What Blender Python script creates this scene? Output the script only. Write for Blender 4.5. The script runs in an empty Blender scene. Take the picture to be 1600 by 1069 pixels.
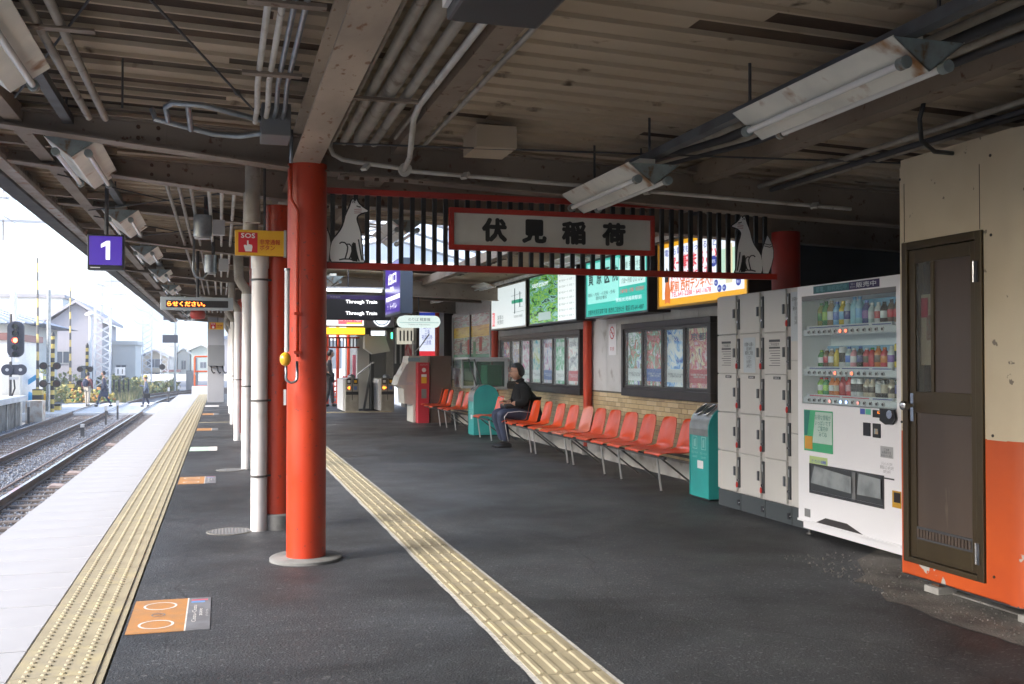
import bpy, bmesh, math, random
import numpy as np
from mathutils import Vector, Matrix
random.seed(7); RS=np.random.RandomState(5)
R=math.radians
SC=bpy.context.scene; C=SC.collection
# ---------------------------------------------------------------- camera, world, sun, exposure
cam=bpy.data.cameras.new('camera'); camo=bpy.data.objects.new('camera',cam); C.objects.link(camo)
cam.lens=35.55; cam.sensor_width=36; cam.clip_start=0.05; cam.clip_end=4000
camo.location=(0,0,1.30); camo.rotation_euler=(R(91.106),0,R(-16.062)); SC.camera=camo
W=bpy.data.worlds.new('World'); SC.world=W; W.use_nodes=True
wn=W.node_tree.nodes; wl=W.node_tree.links; wn.clear()
sky=wn.new('ShaderNodeTexSky'); sky.sky_type='NISHITA'; sky.sun_disc=False
SUN_EL,SUN_AZ=30.,-105.       # degrees; azimuth clockwise from +Y
sky.sun_elevation=R(SUN_EL); sky.sun_rotation=R(SUN_AZ); sky.dust_density=2.5; sky.air_density=1.0; sky.ozone_density=1.0
bg=wn.new('ShaderNodeBackground'); bg.inputs[1].default_value=0.15
wo=wn.new('ShaderNodeOutputWorld'); wl.new(sky.outputs[0],bg.inputs[0]); wl.new(bg.outputs[0],wo.inputs[0])
sd=bpy.data.lights.new('sun','SUN'); sd.energy=1.5; sd.angle=R(25); sd.color=(1,.985,.965)
so=bpy.data.objects.new('sun',sd); C.objects.link(so)
d=Vector((math.sin(R(SUN_AZ))*math.cos(R(SUN_EL)),math.cos(R(SUN_AZ))*math.cos(R(SUN_EL)),math.sin(R(SUN_EL))))
so.rotation_euler=d.to_track_quat('Z','Y').to_euler(); so.location=(-20,-10,30)
SC.view_settings.view_transform='Standard'; SC.view_settings.look='None'; SC.view_settings.gamma=1; SC.view_settings.use_curve_mapping=False
SC.view_settings.exposure=2.28
SC.cycles.use_denoising=True; SC.cycles.max_bounces=8; SC.cycles.diffuse_bounces=5; SC.cycles.glossy_bounces=3; SC.cycles.transparent_max_bounces=8
SC.cycles.sample_clamp_indirect=6
# ---------------------------------------------------------------- materials
MATS={}
def mat(name,col,rough=.6,metal=0,col2=None,scale=4,lo=.42,hi=.62,bump=0,bscale=40,spec=.5,stretch=(1,1,1),emis=None,es=0,col3=None,s3=9,lo3=.62,hi3=.7,alpha=1,coat=0,gen=False,detail=6,rvar=0):
    if name in MATS: return MATS[name]
    m=bpy.data.materials.new(name); m.use_nodes=True; n=m.node_tree.nodes; l=m.node_tree.links
    b=n['Principled BSDF']; b.inputs['Base Color'].default_value=(*col,1); b.inputs['Roughness'].default_value=rough
    b.inputs['Metallic'].default_value=metal; b.inputs['Specular IOR Level'].default_value=spec
    if coat: b.inputs['Coat Weight'].default_value=coat; b.inputs['Coat Roughness'].default_value=.12
    if col2 or bump or col3 or rvar:
        tc=n.new('ShaderNodeTexCoord'); mp=n.new('ShaderNodeMapping'); mp.inputs['Scale'].default_value=stretch
        l.new(tc.outputs['Generated' if gen else 'Object'],mp.inputs[0])
    cur=None
    def nz(sc,det=detail):
        t=n.new('ShaderNodeTexNoise'); t.inputs['Scale'].default_value=sc; t.inputs['Detail'].default_value=det; l.new(mp.outputs[0],t.inputs['Vector']); return t
    if col2:
        t=nz(scale); mr=n.new('ShaderNodeMapRange'); mr.inputs[1].default_value=lo; mr.inputs[2].default_value=hi; l.new(t.outputs['Fac'],mr.inputs[0])
        mx=n.new('ShaderNodeMix'); mx.data_type='RGBA'; mx.inputs['A'].default_value=(*col,1); mx.inputs['B'].default_value=(*col2,1); l.new(mr.outputs[0],mx.inputs['Factor']); cur=mx.outputs['Result']
    if col3:
        t=nz(s3,8); mr=n.new('ShaderNodeMapRange'); mr.inputs[1].default_value=lo3; mr.inputs[2].default_value=hi3; l.new(t.outputs['Fac'],mr.inputs[0])
        mx=n.new('ShaderNodeMix'); mx.data_type='RGBA'; mx.inputs['B'].default_value=(*col3,1); l.new(mr.outputs[0],mx.inputs['Factor'])
        if cur: l.new(cur,mx.inputs['A'])
        else: mx.inputs['A'].default_value=(*col,1)
        cur=mx.outputs['Result']
    if cur: l.new(cur,b.inputs['Base Color'])
    if rvar:
        t=nz(scale*1.7); mr=n.new('ShaderNodeMapRange'); mr.inputs[1].default_value=.3; mr.inputs[2].default_value=.7; mr.inputs[3].default_value=max(0,rough-rvar); mr.inputs[4].default_value=min(1,rough+rvar)
        l.new(t.outputs['Fac'],mr.inputs[0]); l.new(mr.outputs[0],b.inputs['Roughness'])
    if bump:
        t=nz(bscale,4); bp=n.new('ShaderNodeBump'); bp.inputs['Strength'].default_value=bump; bp.inputs['Distance'].default_value=.01; l.new(t.outputs['Fac'],bp.inputs['Height']); l.new(bp.outputs[0],b.inputs['Normal'])
    if emis: b.inputs['Emission Color'].default_value=(*emis,1); b.inputs['Emission Strength'].default_value=es
    if alpha<1: b.inputs['Alpha'].default_value=alpha
    MATS[name]=m; return m
def glass(name,col=(.9,.95,.95),alpha=.18,rough=.05):
    if name in MATS: return MATS[name]
    m=bpy.data.materials.new(name); m.use_nodes=True; n=m.node_tree.nodes; l=m.node_tree.links; n.clear()
    o=n.new('ShaderNodeOutputMaterial'); mx=n.new('ShaderNodeMixShader'); t=n.new('ShaderNodeBsdfTransparent'); g=n.new('ShaderNodeBsdfPrincipled')
    g.inputs['Base Color'].default_value=(*col,1); g.inputs['Roughness'].default_value=rough; t.inputs[0].default_value=(*[min(1,c+.05) for c in col],1)
    fr=n.new('ShaderNodeFresnel'); fr.inputs[0].default_value=1.5; ge=n.new('ShaderNodeNewGeometry'); iv=n.new('ShaderNodeMath'); iv.operation='SUBTRACT'; iv.inputs[0].default_value=1; l.new(ge.outputs['Backfacing'],iv.inputs[1]); mu=n.new('ShaderNodeMath'); mu.operation='MULTIPLY'; l.new(fr.outputs[0],mu.inputs[0]); l.new(iv.outputs[0],mu.inputs[1]); ad=n.new('ShaderNodeMath'); ad.operation='ADD'; ad.inputs[1].default_value=alpha*.5; ad.use_clamp=True
    l.new(mu.outputs[0],ad.inputs[0]); l.new(ad.outputs[0],mx.inputs[0]); l.new(t.outputs[0],mx.inputs[1]); l.new(g.outputs[0],mx.inputs[2]); l.new(mx.outputs[0],o.inputs[0])
    MATS[name]=m; return m
def emit(name,col,s=1.0,rough=.3):
    return mat(name,tuple(c*.5 for c in col),rough,emis=col,es=s)
def poster(name,cols,sc=3.,seed=0.,es=0,rough=.25,stretch=(1,1,1),lines=0):
    if name in MATS: return MATS[name]
    m=bpy.data.materials.new(name); m.use_nodes=True; n=m.node_tree.nodes; l=m.node_tree.links; b=n['Principled BSDF']; b.inputs['Roughness'].default_value=rough
    tc=n.new('ShaderNodeTexCoord'); mp=n.new('ShaderNodeMapping'); mp.inputs['Location'].default_value=(seed*3.1,seed*1.7,seed*2.3); mp.inputs['Scale'].default_value=stretch; l.new(tc.outputs['Generated'],mp.inputs[0])
    t=n.new('ShaderNodeTexNoise'); t.inputs['Scale'].default_value=sc; t.inputs['Detail'].default_value=5; t.inputs['Distortion'].default_value=1.2; l.new(mp.outputs[0],t.inputs['Vector'])
    cr=n.new('ShaderNodeValToRGB'); e=cr.color_ramp.elements
    k=len(cols)
    for i,c in enumerate(cols):
        p=.32+.36*i/max(1,k-1)
        if i<2: e[i].position=p; e[i].color=(*c,1)
        else: x=e.new(p); x.color=(*c,1)
    l.new(t.outputs['Fac'],cr.inputs[0]); l.new(cr.outputs[0],b.inputs['Base Color'])
    if es: l.new(cr.outputs[0],b.inputs['Emission Color']); b.inputs['Emission Strength'].default_value=es
    MATS[name]=m; return m
def striped(name,a,bcol,per,axis=2,rough=.5):
    if name in MATS: return MATS[name]
    m=mat(name,a,rough); n=m.node_tree.nodes; l=m.node_tree.links; b=n['Principled BSDF']
    tc=n.new('ShaderNodeTexCoord'); sp=n.new('ShaderNodeSeparateXYZ'); l.new(tc.outputs['Object'],sp.inputs[0])
    f=n.new('ShaderNodeMath'); f.operation='MULTIPLY'; f.inputs[1].default_value=1/per; l.new(sp.outputs[axis],f.inputs[0])
    g=n.new('ShaderNodeMath'); g.operation='FRACT'; l.new(f.outputs[0],g.inputs[0])
    h=n.new('ShaderNodeMath'); h.operation='GREATER_THAN'; h.inputs[1].default_value=.5; l.new(g.outputs[0],h.inputs[0])
    mx=n.new('ShaderNodeMix'); mx.data_type='RGBA'; mx.inputs['A'].default_value=(*a,1); mx.inputs['B'].default_value=(*bcol,1); l.new(h.outputs[0],mx.inputs['Factor']); l.new(mx.outputs['Result'],b.inputs['Base Color']); return m
# ---------------------------------------------------------------- mesh helpers
ORG={}
class MB:
    def __init__(s): s.v=[]; s.f=[]; s.m=[]; s.mi=0
    def mat(s,i): s.mi=i; return s
    def add(s,vs,fs):
        o=len(s.v); s.v+=[tuple(v) for v in vs]; s.f+=[tuple(o+i for i in f) for f in fs]; s.m+=[s.mi]*len(fs); return s
    def box(s,x0,y0,z0,x1,y1,z1):
        x0,x1=min(x0,x1),max(x0,x1); y0,y1=min(y0,y1),max(y0,y1); z0,z1=min(z0,z1),max(z0,z1)
        return s.add([(x0,y0,z0),(x1,y0,z0),(x1,y1,z0),(x0,y1,z0),(x0,y0,z1),(x1,y0,z1),(x1,y1,z1),(x0,y1,z1)],
            [(0,3,2,1),(4,5,6,7),(0,1,5,4),(1,2,6,5),(2,3,7,6),(3,0,4,7)])
    def bar(s,p,q,w,h=None,up=(0,0,1)):
        p=Vector(p); q=Vector(q); h=h or w; t=(q-p).normalized(); u=Vector(up)
        if abs(t.dot(u))>.98: u=Vector((0,1,0))
        r=t.cross(u).normalized(); u=r.cross(t).normalized(); vs=[]
        for c in (p,q):
            for a,b in ((-1,-1),(1,-1),(1,1),(-1,1)): vs.append(c+r*a*w/2+u*b*h/2)
        return s.add(vs,[(0,1,2,3),(7,6,5,4),(0,4,5,1),(1,5,6,2),(2,6,7,3),(3,7,4,0)])
    def tube(s,pts,r,n=10,r2=None,caps=True):
        pts=[Vector(p) for p in pts]; k=len(pts); vs=[]; fs=[]; u=None
        for i,p in enumerate(pts):
            t=((pts[min(i+1,k-1)]-p).normalized()+(p-pts[max(i-1,0)]).normalized())
            t=t.normalized() if t.length>1e-6 else Vector((0,0,1))
            if u is None:
                u=t.orthogonal().normalized()
            u=(u-t*u.dot(t)).normalized(); w=t.cross(u)
            rr=r if r2 is None else r+(r2-r)*i/(k-1)
            if isinstance(r,(list,tuple)): rr=r[i]
            for j in range(n):
                a=2*math.pi*j/n; vs.append(p+(u*math.cos(a)+w*math.sin(a))*rr)
        for i in range(k-1):
            for j in range(n): a=i*n+j; b=i*n+(j+1)%n; fs.append((a,b,b+n,a+n))
        if caps: fs.append(tuple(range(n))[::-1]); fs.append(tuple((k-1)*n+j for j in range(n)))
        return s.add(vs,fs)
    def lathe(s,prof,c=(0,0,0),n=16):
        vs=[];fs=[];k=len(prof)
        for r,z in prof:
            for j in range(n): a=2*math.pi*j/n; vs.append((c[0]+r*math.cos(a),c[1]+r*math.sin(a),c[2]+z))
        for i in range(k-1):
            for j in range(n): a=i*n+j; b=i*n+(j+1)%n; fs.append((a,b,b+n,a+n))
        fs.append(tuple(range(n))[::-1]); fs.append(tuple((k-1)*n+j for j in range(n)))
        return s.add(vs,fs)
    def prism(s,poly,origin,ua,va,depth):
        # poly in (u,v); depth along ua x va
        o=Vector(origin); ua=Vector(ua); va=Vector(va); w=ua.cross(va)*depth; k=len(poly)
        a=[o+ua*p[0]+va*p[1] for p in poly]
        return s.add(a+[p+w for p in a],[tuple(range(k))[::-1],tuple(range(k,2*k))]+[(i,(i+1)%k,k+(i+1)%k,k+i) for i in range(k)])
    def ball(s,c,r,n=12,m=8,sc=(1,1,1)):
        prof=[(max(.001,r*math.sin(math.pi*i/m)),-r*math.cos(math.pi*i/m)) for i in range(m+1)]
        o=len(s.v); s.lathe(prof,(0,0,0),n)
        for i in range(o,len(s.v)): v=s.v[i]; s.v[i]=(c[0]+v[0]*sc[0],c[1]+v[1]*sc[1],c[2]+v[2]*sc[2])
        return s
    def build(s,name,mats,parent=None,smooth=False,bevel=0,label=None,kind=None,sub=0):
        me=bpy.data.meshes.new(name); org=ORG.get(parent.name,Vector((0,0,0))) if parent else Vector((0,0,0))
        me.from_pydata([(v[0]-org[0],v[1]-org[1],v[2]-org[2]) for v in s.v],[],s.f)
        mats=mats if isinstance(mats,(list,tuple)) else [mats]
        for m in mats: me.materials.append(m)
        if len(mats)>1: me.polygons.foreach_set('material_index',s.m)
        if smooth:
            me.polygons.foreach_set('use_smooth',[True]*len(me.polygons))
        me.update()
        o=bpy.data.objects.new(name,me); C.objects.link(o)
        if parent: o.parent=parent; ORG[o.name]=org
        if smooth==2: 
            try: me.set_sharp_from_angle(angle=R(40))
            except Exception: pass
        if bevel:
            b=o.modifiers.new('bevel','BEVEL'); b.width=bevel; b.segments=2; b.limit_method='ANGLE'; b.angle_limit=R(40)
        if sub:
            b=o.modifiers.new('sub','SUBSURF'); b.levels=sub; b.render_levels=sub
        if label: o['label']=label
        if kind: o['kind']=kind
        return o
def piece(name,me,parent,loc=(0,0,0),rot=None):
    o=bpy.data.objects.new(name,me); C.objects.link(o); o.parent=parent; o.location=loc
    if rot: o.rotation_euler=rot
    if parent: ORG[o.name]=ORG.get(parent.name,Vector((0,0,0)))
    return o
def thing(name,label,cat,org=(0,0,0),group=None,kind=None):
    o=bpy.data.objects.new(name,None); C.objects.link(o); o.location=org; o.empty_display_size=.1
    ORG[o.name]=Vector(org); 
    if label: o['label']=label
    if cat: o['category']=cat
    if group: o['group']=group
    if kind: o['kind']=kind
    return o
def tag(o,label,cat=None,group=None):
    o['label']=label
    if cat: o['category']=cat
    if group: o['group']=group
    return o
def clone(o,loc,rot=None,label=None,parent=None,top=True):
    c=o.copy(); C.objects.link(c)
    if top:
        c.location=loc; 
        if rot is not None: c.rotation_euler=rot
        if label: c['label']=label
    else: c.parent=parent
    for ch in o.children: clone(ch,None,None,None,c,False)
    return c
def rbox(x0,y0,z0,x1,y1,z1): return MB().box(x0,y0,z0,x1,y1,z1)
def text(s,w,h,origin,right,up,m,parent,name='lettering',depth=.002,bold=0.,center=True,align='CENTER',lead=1.0,label=None):
    cu=bpy.data.curves.new('t','FONT'); cu.body=s; cu.extrude=0; cu.offset=0; cu.align_x=align; cu.space_line=lead; cu.resolution_u=2
    ob=bpy.data.objects.new('t',cu); C.objects.link(ob); dg=bpy.context.evaluated_depsgraph_get()
    me=bpy.data.meshes.new_from_object(ob.evaluated_get(dg)); bpy.data.objects.remove(ob); bpy.data.curves.remove(cu)
    me.name=name; k=len(me.vertices); co=np.empty(k*3); me.vertices.foreach_get('co',co); co=co.reshape(-1,3)
    if not k: return None
    lo=co.min(0); hi=co.max(0); sz=np.maximum(hi-lo,1e-6)
    sx,sy=(w/sz[0] if w else h/sz[1]),(h/sz[1] if h else w/sz[0])
    u=(co[:,0]-(lo[0]+hi[0])/2)*sx; v=(co[:,1]-(lo[1]+hi[1])/2)*sy
    Rv=np.array(right,float); Uv=np.array(up,float); Nv=np.cross(Rv,Uv)
    org=np.array(ORG.get(parent.name,Vector((0,0,0)))) if parent else 0
    co=np.array(origin,float)+u[:,None]*Rv+v[:,None]*Uv+Nv*depth-org
    me.vertices.foreach_set('co',co.ravel()); me.materials.clear(); me.materials.append(m); me.update()
    if bold:   # heavier strokes: overlapped copies of the glyph sheet, each a hair in front of the last
        bm=bmesh.new(); bm.from_mesh(me); src=bmesh.new(); src.from_mesh(me); r_=bold*sy
        for k in range(8):
            a=k*math.pi/4; off=Vector(Rv)*r_*math.cos(a)+Vector(Uv)*r_*math.sin(a)+Vector(Nv)*(.00004*(k+1))
            t_=src.copy(); bmesh.ops.translate(t_,verts=t_.verts,vec=off); mm=bpy.data.meshes.new('x'); t_.to_mesh(mm); bm.from_mesh(mm); t_.free(); bpy.data.meshes.remove(mm)
        bm.to_mesh(me); bm.free(); src.free(); me.update()
    o=bpy.data.objects.new(name,me); C.objects.link(o); o.parent=parent
    if parent: ORG[o.name]=ORG.get(parent.name,Vector((0,0,0)))
    return o
NX=((0,-1,0),(0,0,1))   # text on a face looking -X : right,up   (normal = right x up = (-1,0,0))
NY=((1,0,0),(0,0,1))    # text on a face looking -Y
# ---------------------------------------------------------------- palette
ASPH=mat('asphalt',(.025,.027,.0295),.6,col2=(.022,.024,.028),scale=.9,lo=.35,hi=.7,bump=.65,bscale=85,col3=(.085,.087,.09),s3=42,lo3=.58,hi3=.68,rvar=.13)
def asphalt_extra(m):
    n=m.node_tree.nodes; l=m.node_tree.links; b=n['Principled BSDF']; src=b.inputs['Base Color'].links[0].from_socket; mp=[x for x in n if x.type=='MAPPING'][0]
    v=n.new('ShaderNodeTexVoronoi'); v.inputs['Scale'].default_value=2.6; v.inputs['Randomness'].default_value=1; l.new(mp.outputs[0],v.inputs['Vector'])
    r=n.new('ShaderNodeMapRange'); r.inputs[1].default_value=.046; r.inputs[2].default_value=.034; r.inputs[3].default_value=0; r.inputs[4].default_value=.75; l.new(v.outputs['Distance'],r.inputs[0])
    mx=n.new('ShaderNodeMix'); mx.data_type='RGBA'; mx.inputs['B'].default_value=(.10,.10,.10,1); l.new(r.outputs[0],mx.inputs['Factor']); l.new(src,mx.inputs['A'])
    t=n.new('ShaderNodeTexNoise'); t.inputs['Scale'].default_value=.55; t.inputs['Detail'].default_value=9; t.inputs['Roughness'].default_value=.68; t.inputs['Distortion'].default_value=.6; l.new(mp.outputs[0],t.inputs['Vector'])
    r2=n.new('ShaderNodeMapRange'); r2.inputs[1].default_value=.40; r2.inputs[2].default_value=.62; r2.inputs[3].default_value=.5; r2.inputs[4].default_value=1.75; l.new(t.outputs['Fac'],r2.inputs[0])
    ml=n.new('ShaderNodeVectorMath'); ml.operation='SCALE'; l.new(mx.outputs['Result'],ml.inputs[0]); l.new(r2.outputs[0],ml.inputs['Scale'])
    v2=n.new('ShaderNodeTexVoronoi'); v2.feature='DISTANCE_TO_EDGE'; v2.inputs['Scale'].default_value=.42; d=n.new('ShaderNodeTexNoise'); d.inputs['Scale'].default_value=3; d.inputs['Detail'].default_value=6; l.new(mp.outputs[0],d.inputs['Vector'])
    mv=n.new('ShaderNodeMix'); mv.data_type='VECTOR'; mv.inputs['Factor'].default_value=.18; l.new(mp.outputs[0],mv.inputs[4]); l.new(d.outputs['Color'],mv.inputs[5]); l.new(mv.outputs[1],v2.inputs['Vector'])
    r3=n.new('ShaderNodeMapRange'); r3.inputs[1].default_value=.0; r3.inputs[2].default_value=.0035; r3.inputs[3].default_value=.45; r3.inputs[4].default_value=1; l.new(v2.outputs['Distance'],r3.inputs[0])
    m2=n.new('ShaderNodeVectorMath'); m2.operation='SCALE'; l.new(ml.outputs[0],m2.inputs[0]); l.new(r3.outputs[0],m2.inputs['Scale']); l.new(m2.outputs[0],b.inputs['Base Color'])
asphalt_extra(ASPH)
CONC=mat('concrete',(.36,.35,.33),.85,col2=(.25,.24,.22),scale=3,bump=.2,bscale=60,col3=(.16,.15,.13),s3=6,lo3=.6,hi3=.75)
CONCD=mat('concrete_dark',(.2,.195,.18),.9,col2=(.1,.095,.085),scale=2.5,bump=.3,bscale=50)
WSLAB=mat('paving_white',(.36,.36,.375),.8,col2=(.33,.33,.345),scale=1.3,bump=.04,bscale=120,col3=(.40,.39,.38),s3=14,lo3=.68,hi3=.8)
YTILE=mat('tactile_yellow',(.30,.26,.17),.75,col2=(.25,.215,.14),scale=5,bump=.1,bscale=90,col3=(.26,.22,.14),s3=11,lo3=.60,hi3=.78)
YTILE2=mat('tactile_yellow_worn',(.27,.235,.16),.75,col2=(.34,.29,.17),scale=7,bump=.1,bscale=90,col3=(.2,.18,.13),s3=14,lo3=.56,hi3=.76)
MORTAR=mat('mortar',(.42,.41,.38),.9,col2=(.3,.29,.27),scale=30,bump=.3,bscale=90)
RED=mat('vermilion_paint',(.50,.038,.003),.42,col2=(.40,.024,.003),scale=1.6,lo=.3,hi=.7,bump=.12,bscale=9,rvar=.10,col3=(.20,.03,.02),s3=34,lo3=.66,hi3=.68)
DRED=mat('dark_red_paint',(.36,.016,.006),.45,col2=(.30,.012,.005),scale=4)
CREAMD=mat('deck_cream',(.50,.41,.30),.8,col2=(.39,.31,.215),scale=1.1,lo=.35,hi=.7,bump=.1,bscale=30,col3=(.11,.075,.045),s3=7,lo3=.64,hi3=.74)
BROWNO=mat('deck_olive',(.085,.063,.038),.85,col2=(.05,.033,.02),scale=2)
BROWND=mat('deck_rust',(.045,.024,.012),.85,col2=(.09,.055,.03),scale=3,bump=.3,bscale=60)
GIRD_LIT=mat('girder_beige_lit',(.50,.41,.31),.55,col2=(.32,.26,.20),scale=2,bump=.1,bscale=40,col3=(.22,.11,.05),s3=26,lo3=.60,hi3=.67,stretch=(1,.4,1))  # lighter than BEAM: bounce light from the platform is put into this colour
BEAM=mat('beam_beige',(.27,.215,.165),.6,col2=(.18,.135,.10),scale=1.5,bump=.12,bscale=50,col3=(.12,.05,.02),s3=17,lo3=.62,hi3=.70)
STEELD=mat('dark_steel',(.045,.045,.05),.6,col2=(.08,.075,.07),scale=5)
RAILG=mat('lamp_rail_grey',(.10,.11,.12),.55,col2=(.07,.07,.075),scale=6)
PIPEW=mat('conduit_white',(.62,.60,.54),.45,col2=(.48,.45,.39),scale=5,col3=(.25,.2,.15),s3=11)
PIPEG=mat('conduit_grey',(.34,.31,.26),.5,col2=(.24,.215,.175),scale=5,col3=(.13,.1,.07),s3=9,lo3=.6)
GALV=mat('galvanised',(.34,.37,.40),.38,.75,col2=(.25,.28,.30),scale=12)
CHROME=mat('chrome',(.62,.62,.63),.18,1.)
WHITE=mat('white_paint',(.74,.74,.75),.35,col2=(.68,.68,.69),scale=2,spec=.5)
CREAMW=mat('wall_cream',(.56,.56,.55),.6,col2=(.48,.48,.46),scale=1.7,bump=.05,bscale=30,col3=(.24,.22,.19),s3=5,lo3=.6,hi3=.8)
BLACK=mat('black_plastic',(.012,.012,.014),.4)
DGREY=mat('dark_grey',(.05,.052,.058),.5)
MGREY=mat('mid_grey',(.18,.185,.19),.5)
LGREY=mat('light_grey',(.42,.43,.44),.45)
DBROWN=mat('dark_brown_frame',(.016,.011,.010),.4,col2=(.024,.017,.015),scale=8)
LAMPM=mat('lamp_enamel',(.80,.78,.69),.4,col2=(.66,.65,.58),scale=3,col3=(.34,.16,.05),s3=5,lo3=.56,hi3=.68)
LAMPC=mat('lamp_cap',(.30,.36,.35),.5,col2=(.22,.25,.24),scale=9,col3=(.16,.09,.04),s3=14,lo3=.58,hi3=.68)
CONCG=mat('concrete_plinth',(.17,.17,.165),.85,col2=(.11,.11,.105),scale=6,bump=.2,bscale=60)
TUBE=mat('fluorescent_tube',(.82,.82,.80),.15,spec=.8)
TEAL=mat('teal_paint',(.03,.37,.35),.35,col2=(.025,.31,.30),scale=3,coat=.2)
ORSEAT=mat('orange_plastic',(.62,.062,.004),.30,col2=(.54,.050,.004),scale=2,coat=.12,spec=.4)
ORSEAT2=mat('faded_orange_plastic',(.60,.16,.09),.25,col2=(.54,.13,.07),scale=2,coat=.2)
SIL=mat('steel_leg',(.5,.5,.5),.35,.7)
# ================================================================ GROUND, PLATFORM, TRACKS
GRD=mat('dirt_ground',(.30,.28,.25),.95,col2=(.22,.21,.19),scale=.6,bump=.3,bscale=9)
BAL=mat('ballast_bed',(.17,.18,.20),.95,col2=(.11,.115,.13),scale=16,lo=.4,hi=.6,bump=1,bscale=24)
STONE=mat('ballast_stone',(.25,.27,.31),.85,col2=(.17,.18,.21),scale=1.3)
STONE2=mat('ballast_stone_pale',(.38,.385,.39),.85)
STONE3=mat('ballast_stone_brown',(.14,.12,.11),.9)
o=rbox(-900,-300,-1.40,900,1200,-1.30).build('ground',GRD,kind='structure')
o=rbox(-7.15,-25,-1.298,-1.66,48.2,-1.10).build('track_bed',BAL,kind='structure')
o=rbox(-9.6,60.2,-1.298,6,130,-1.10).build('track_bed',BAL,kind='structure')
# ballast stones, one stuff object per colour mix
def stones(n,xr,yr,z,s0,s1):
    base=np.array([(1,0,0),(-1,0,0),(0,1,0),(0,-1,0),(0,0,1),(0,0,-1)],float); fb=np.array([(0,2,4),(2,1,4),(1,3,4),(3,0,4),(2,0,5),(1,2,5),(3,1,5),(0,3,5)])
    u=RS.rand(n); Y=yr[0]+(yr[1]-yr[0])*u**1.6; X=xr[0]+(xr[1]-xr[0])*RS.rand(n)
    S=(s0+(s1-s0)*RS.rand(n,1,3)); J=base[None]*(1+.5*(RS.rand(n,6,1)-.5))*S
    a=RS.rand(n)*6.28; b=RS.rand(n)*1.2; ca,sa,cb,sb=np.cos(a),np.sin(a),np.cos(b),np.sin(b)
    x=J[:,:,0]*ca[:,None]-J[:,:,1]*sa[:,None]; y=J[:,:,0]*sa[:,None]+J[:,:,1]*ca[:,None]; zz=J[:,:,2]*cb[:,None]+x*sb[:,None]*.5
    V=np.stack([x+X[:,None],y+Y[:,None],zz+z+.012*RS.rand(n)[:,None]],2).reshape(-1,3)
    F=(fb[None]+6*np.arange(n)[:,None,None]).reshape(-1,3)
    me=bpy.data.meshes.new('gravel'); me.vertices.add(len(V)); me.vertices.foreach_set('co',V.ravel()); me.loops.add(F.size); me.loops.foreach_set('vertex_index',F.ravel().astype(np.int32))
    me.polygons.add(len(F)); me.polygons.foreach_set('loop_start',np.arange(0,F.size,3,dtype=np.int32)); 
    mi=np.repeat(RS.choice([0,0,0,1,2],n),8).astype(np.int32); me.polygons.foreach_set('material_index',mi)
    for m in (STONE,STONE2,STONE3): me.materials.append(m)
    me.update(calc_edges=True); o=bpy.data.objects.new('gravel',me); C.objects.link(o); o['kind']='stuff'; o['label']='blue grey crushed stone ballast lying between the rails'; return o
stones(52000,(-7.1,-1.75),(6.5,47.8),-1.085,.014,.032)
# platform body: asphalt, white paving, tactile tiles
plat=thing('platform',None,None,kind='structure')
MB().box(-.445,-44,-1.29,5.05,42.5,-.0).build('asphalt_surface',ASPH,plat)
MB().box(-1.50,-44,-1.29,-.447,42.5,-.125).build('platform_edge_wall',CONCD,plat)
DIRT=mat('worn_concrete',(.15,.14,.125),.95,col2=(.06,.055,.05),scale=2.2,bump=.7,bscale=70,col3=(.2,.19,.17),s3=22,lo3=.6,hi3=.72)
m=MB(); edge=[(5.04,6.2),(4.45,6.1),(4.0,5.75),(3.78,5.35)]+[(3.50+RS.uniform(-.03,.03)+(.12 if y>4.9 else 0),y) for y in np.arange(5.2,1.0,-.12)]+[(3.52,-3),(5.04,-3)]
m.add([(x,y,.0035) for x,y in edge],[tuple(range(len(edge)))[::-1]]); m.f=[f[::-1] for f in m.f]; o_=m.build('worn_ground',DIRT,plat); bm=bmesh.new(); bm.from_mesh(o_.data); bmesh.ops.triangulate(bm,faces=bm.faces); [f.normal_flip() for f in bm.faces if f.normal.z<0]; bm.to_mesh(o_.data); bm.free()
m=MB()
for k in range(600):
    x=3.55+abs(RS.randn())*.35; y=RS.uniform(2.5,6.0); s_=RS.uniform(.002,.0055); m.mi=int(RS.choice([0,1])); m.ball((x,y,.004+s_*.4),s_,5,3)
m.build('grit',[DIRT,CONCD],plat,kind='stuff')
sl=MB().box(-1.58,0,-.12,-.83,.436,0).build('paving_slab',WSLAB,plat,bevel=.003); sl.location=(0,-4,0)
sm2=sl.data
for i in range(1,103):
    y=-4+i*.45
    if y>41.8: break
    p=piece('paving_slab',sm2,plat,(0,y,RS.uniform(-.0015,.0015))); b=p.modifiers.new('bevel','BEVEL'); b.width=.003
# fine score joints in the white slab halves are real thin gaps: half slabs
TW=.366
def tactile(w,l,kind):
    m=MB(); m.box(0,0,-.05,w,l,.002)
    if kind=='dot':
        n=int(round(l/.0625))
        for r_ in range(4):
            for k in range(n):
                cx=.055+r_*.072; cy=(k+.5)*l/n
                m.lathe([(.0155,.002),(.0095,.0085)],(cx,cy,0),8)
        m.box(w-.045,0.0,.002,w-.033,l,.0085)
    else:
        for r_ in range(4):
            cx=w*(r_+.5)/4; m.prism([(-.016,0),(.016,0),(.009,.006),(-.009,.006)],(cx,.012,.002),(1,0,0),(0,0,1),-(l-.024))
    return m
tmd=tactile(TW,.446,'dot').build('tactile_tile',[YTILE],plat); tmd.location=(-.822,-4,0)
tmd2=tmd.data.copy(); tmd2.materials.clear(); tmd2.materials.append(YTILE2)
for i in range(1,104):
    y=-4+i*.45
    if y>42: break
    piece('tactile_tile',tmd.data if RS.rand()<.7 else tmd2,plat,(-.822,y,RS.uniform(-.001,.001)))
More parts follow.
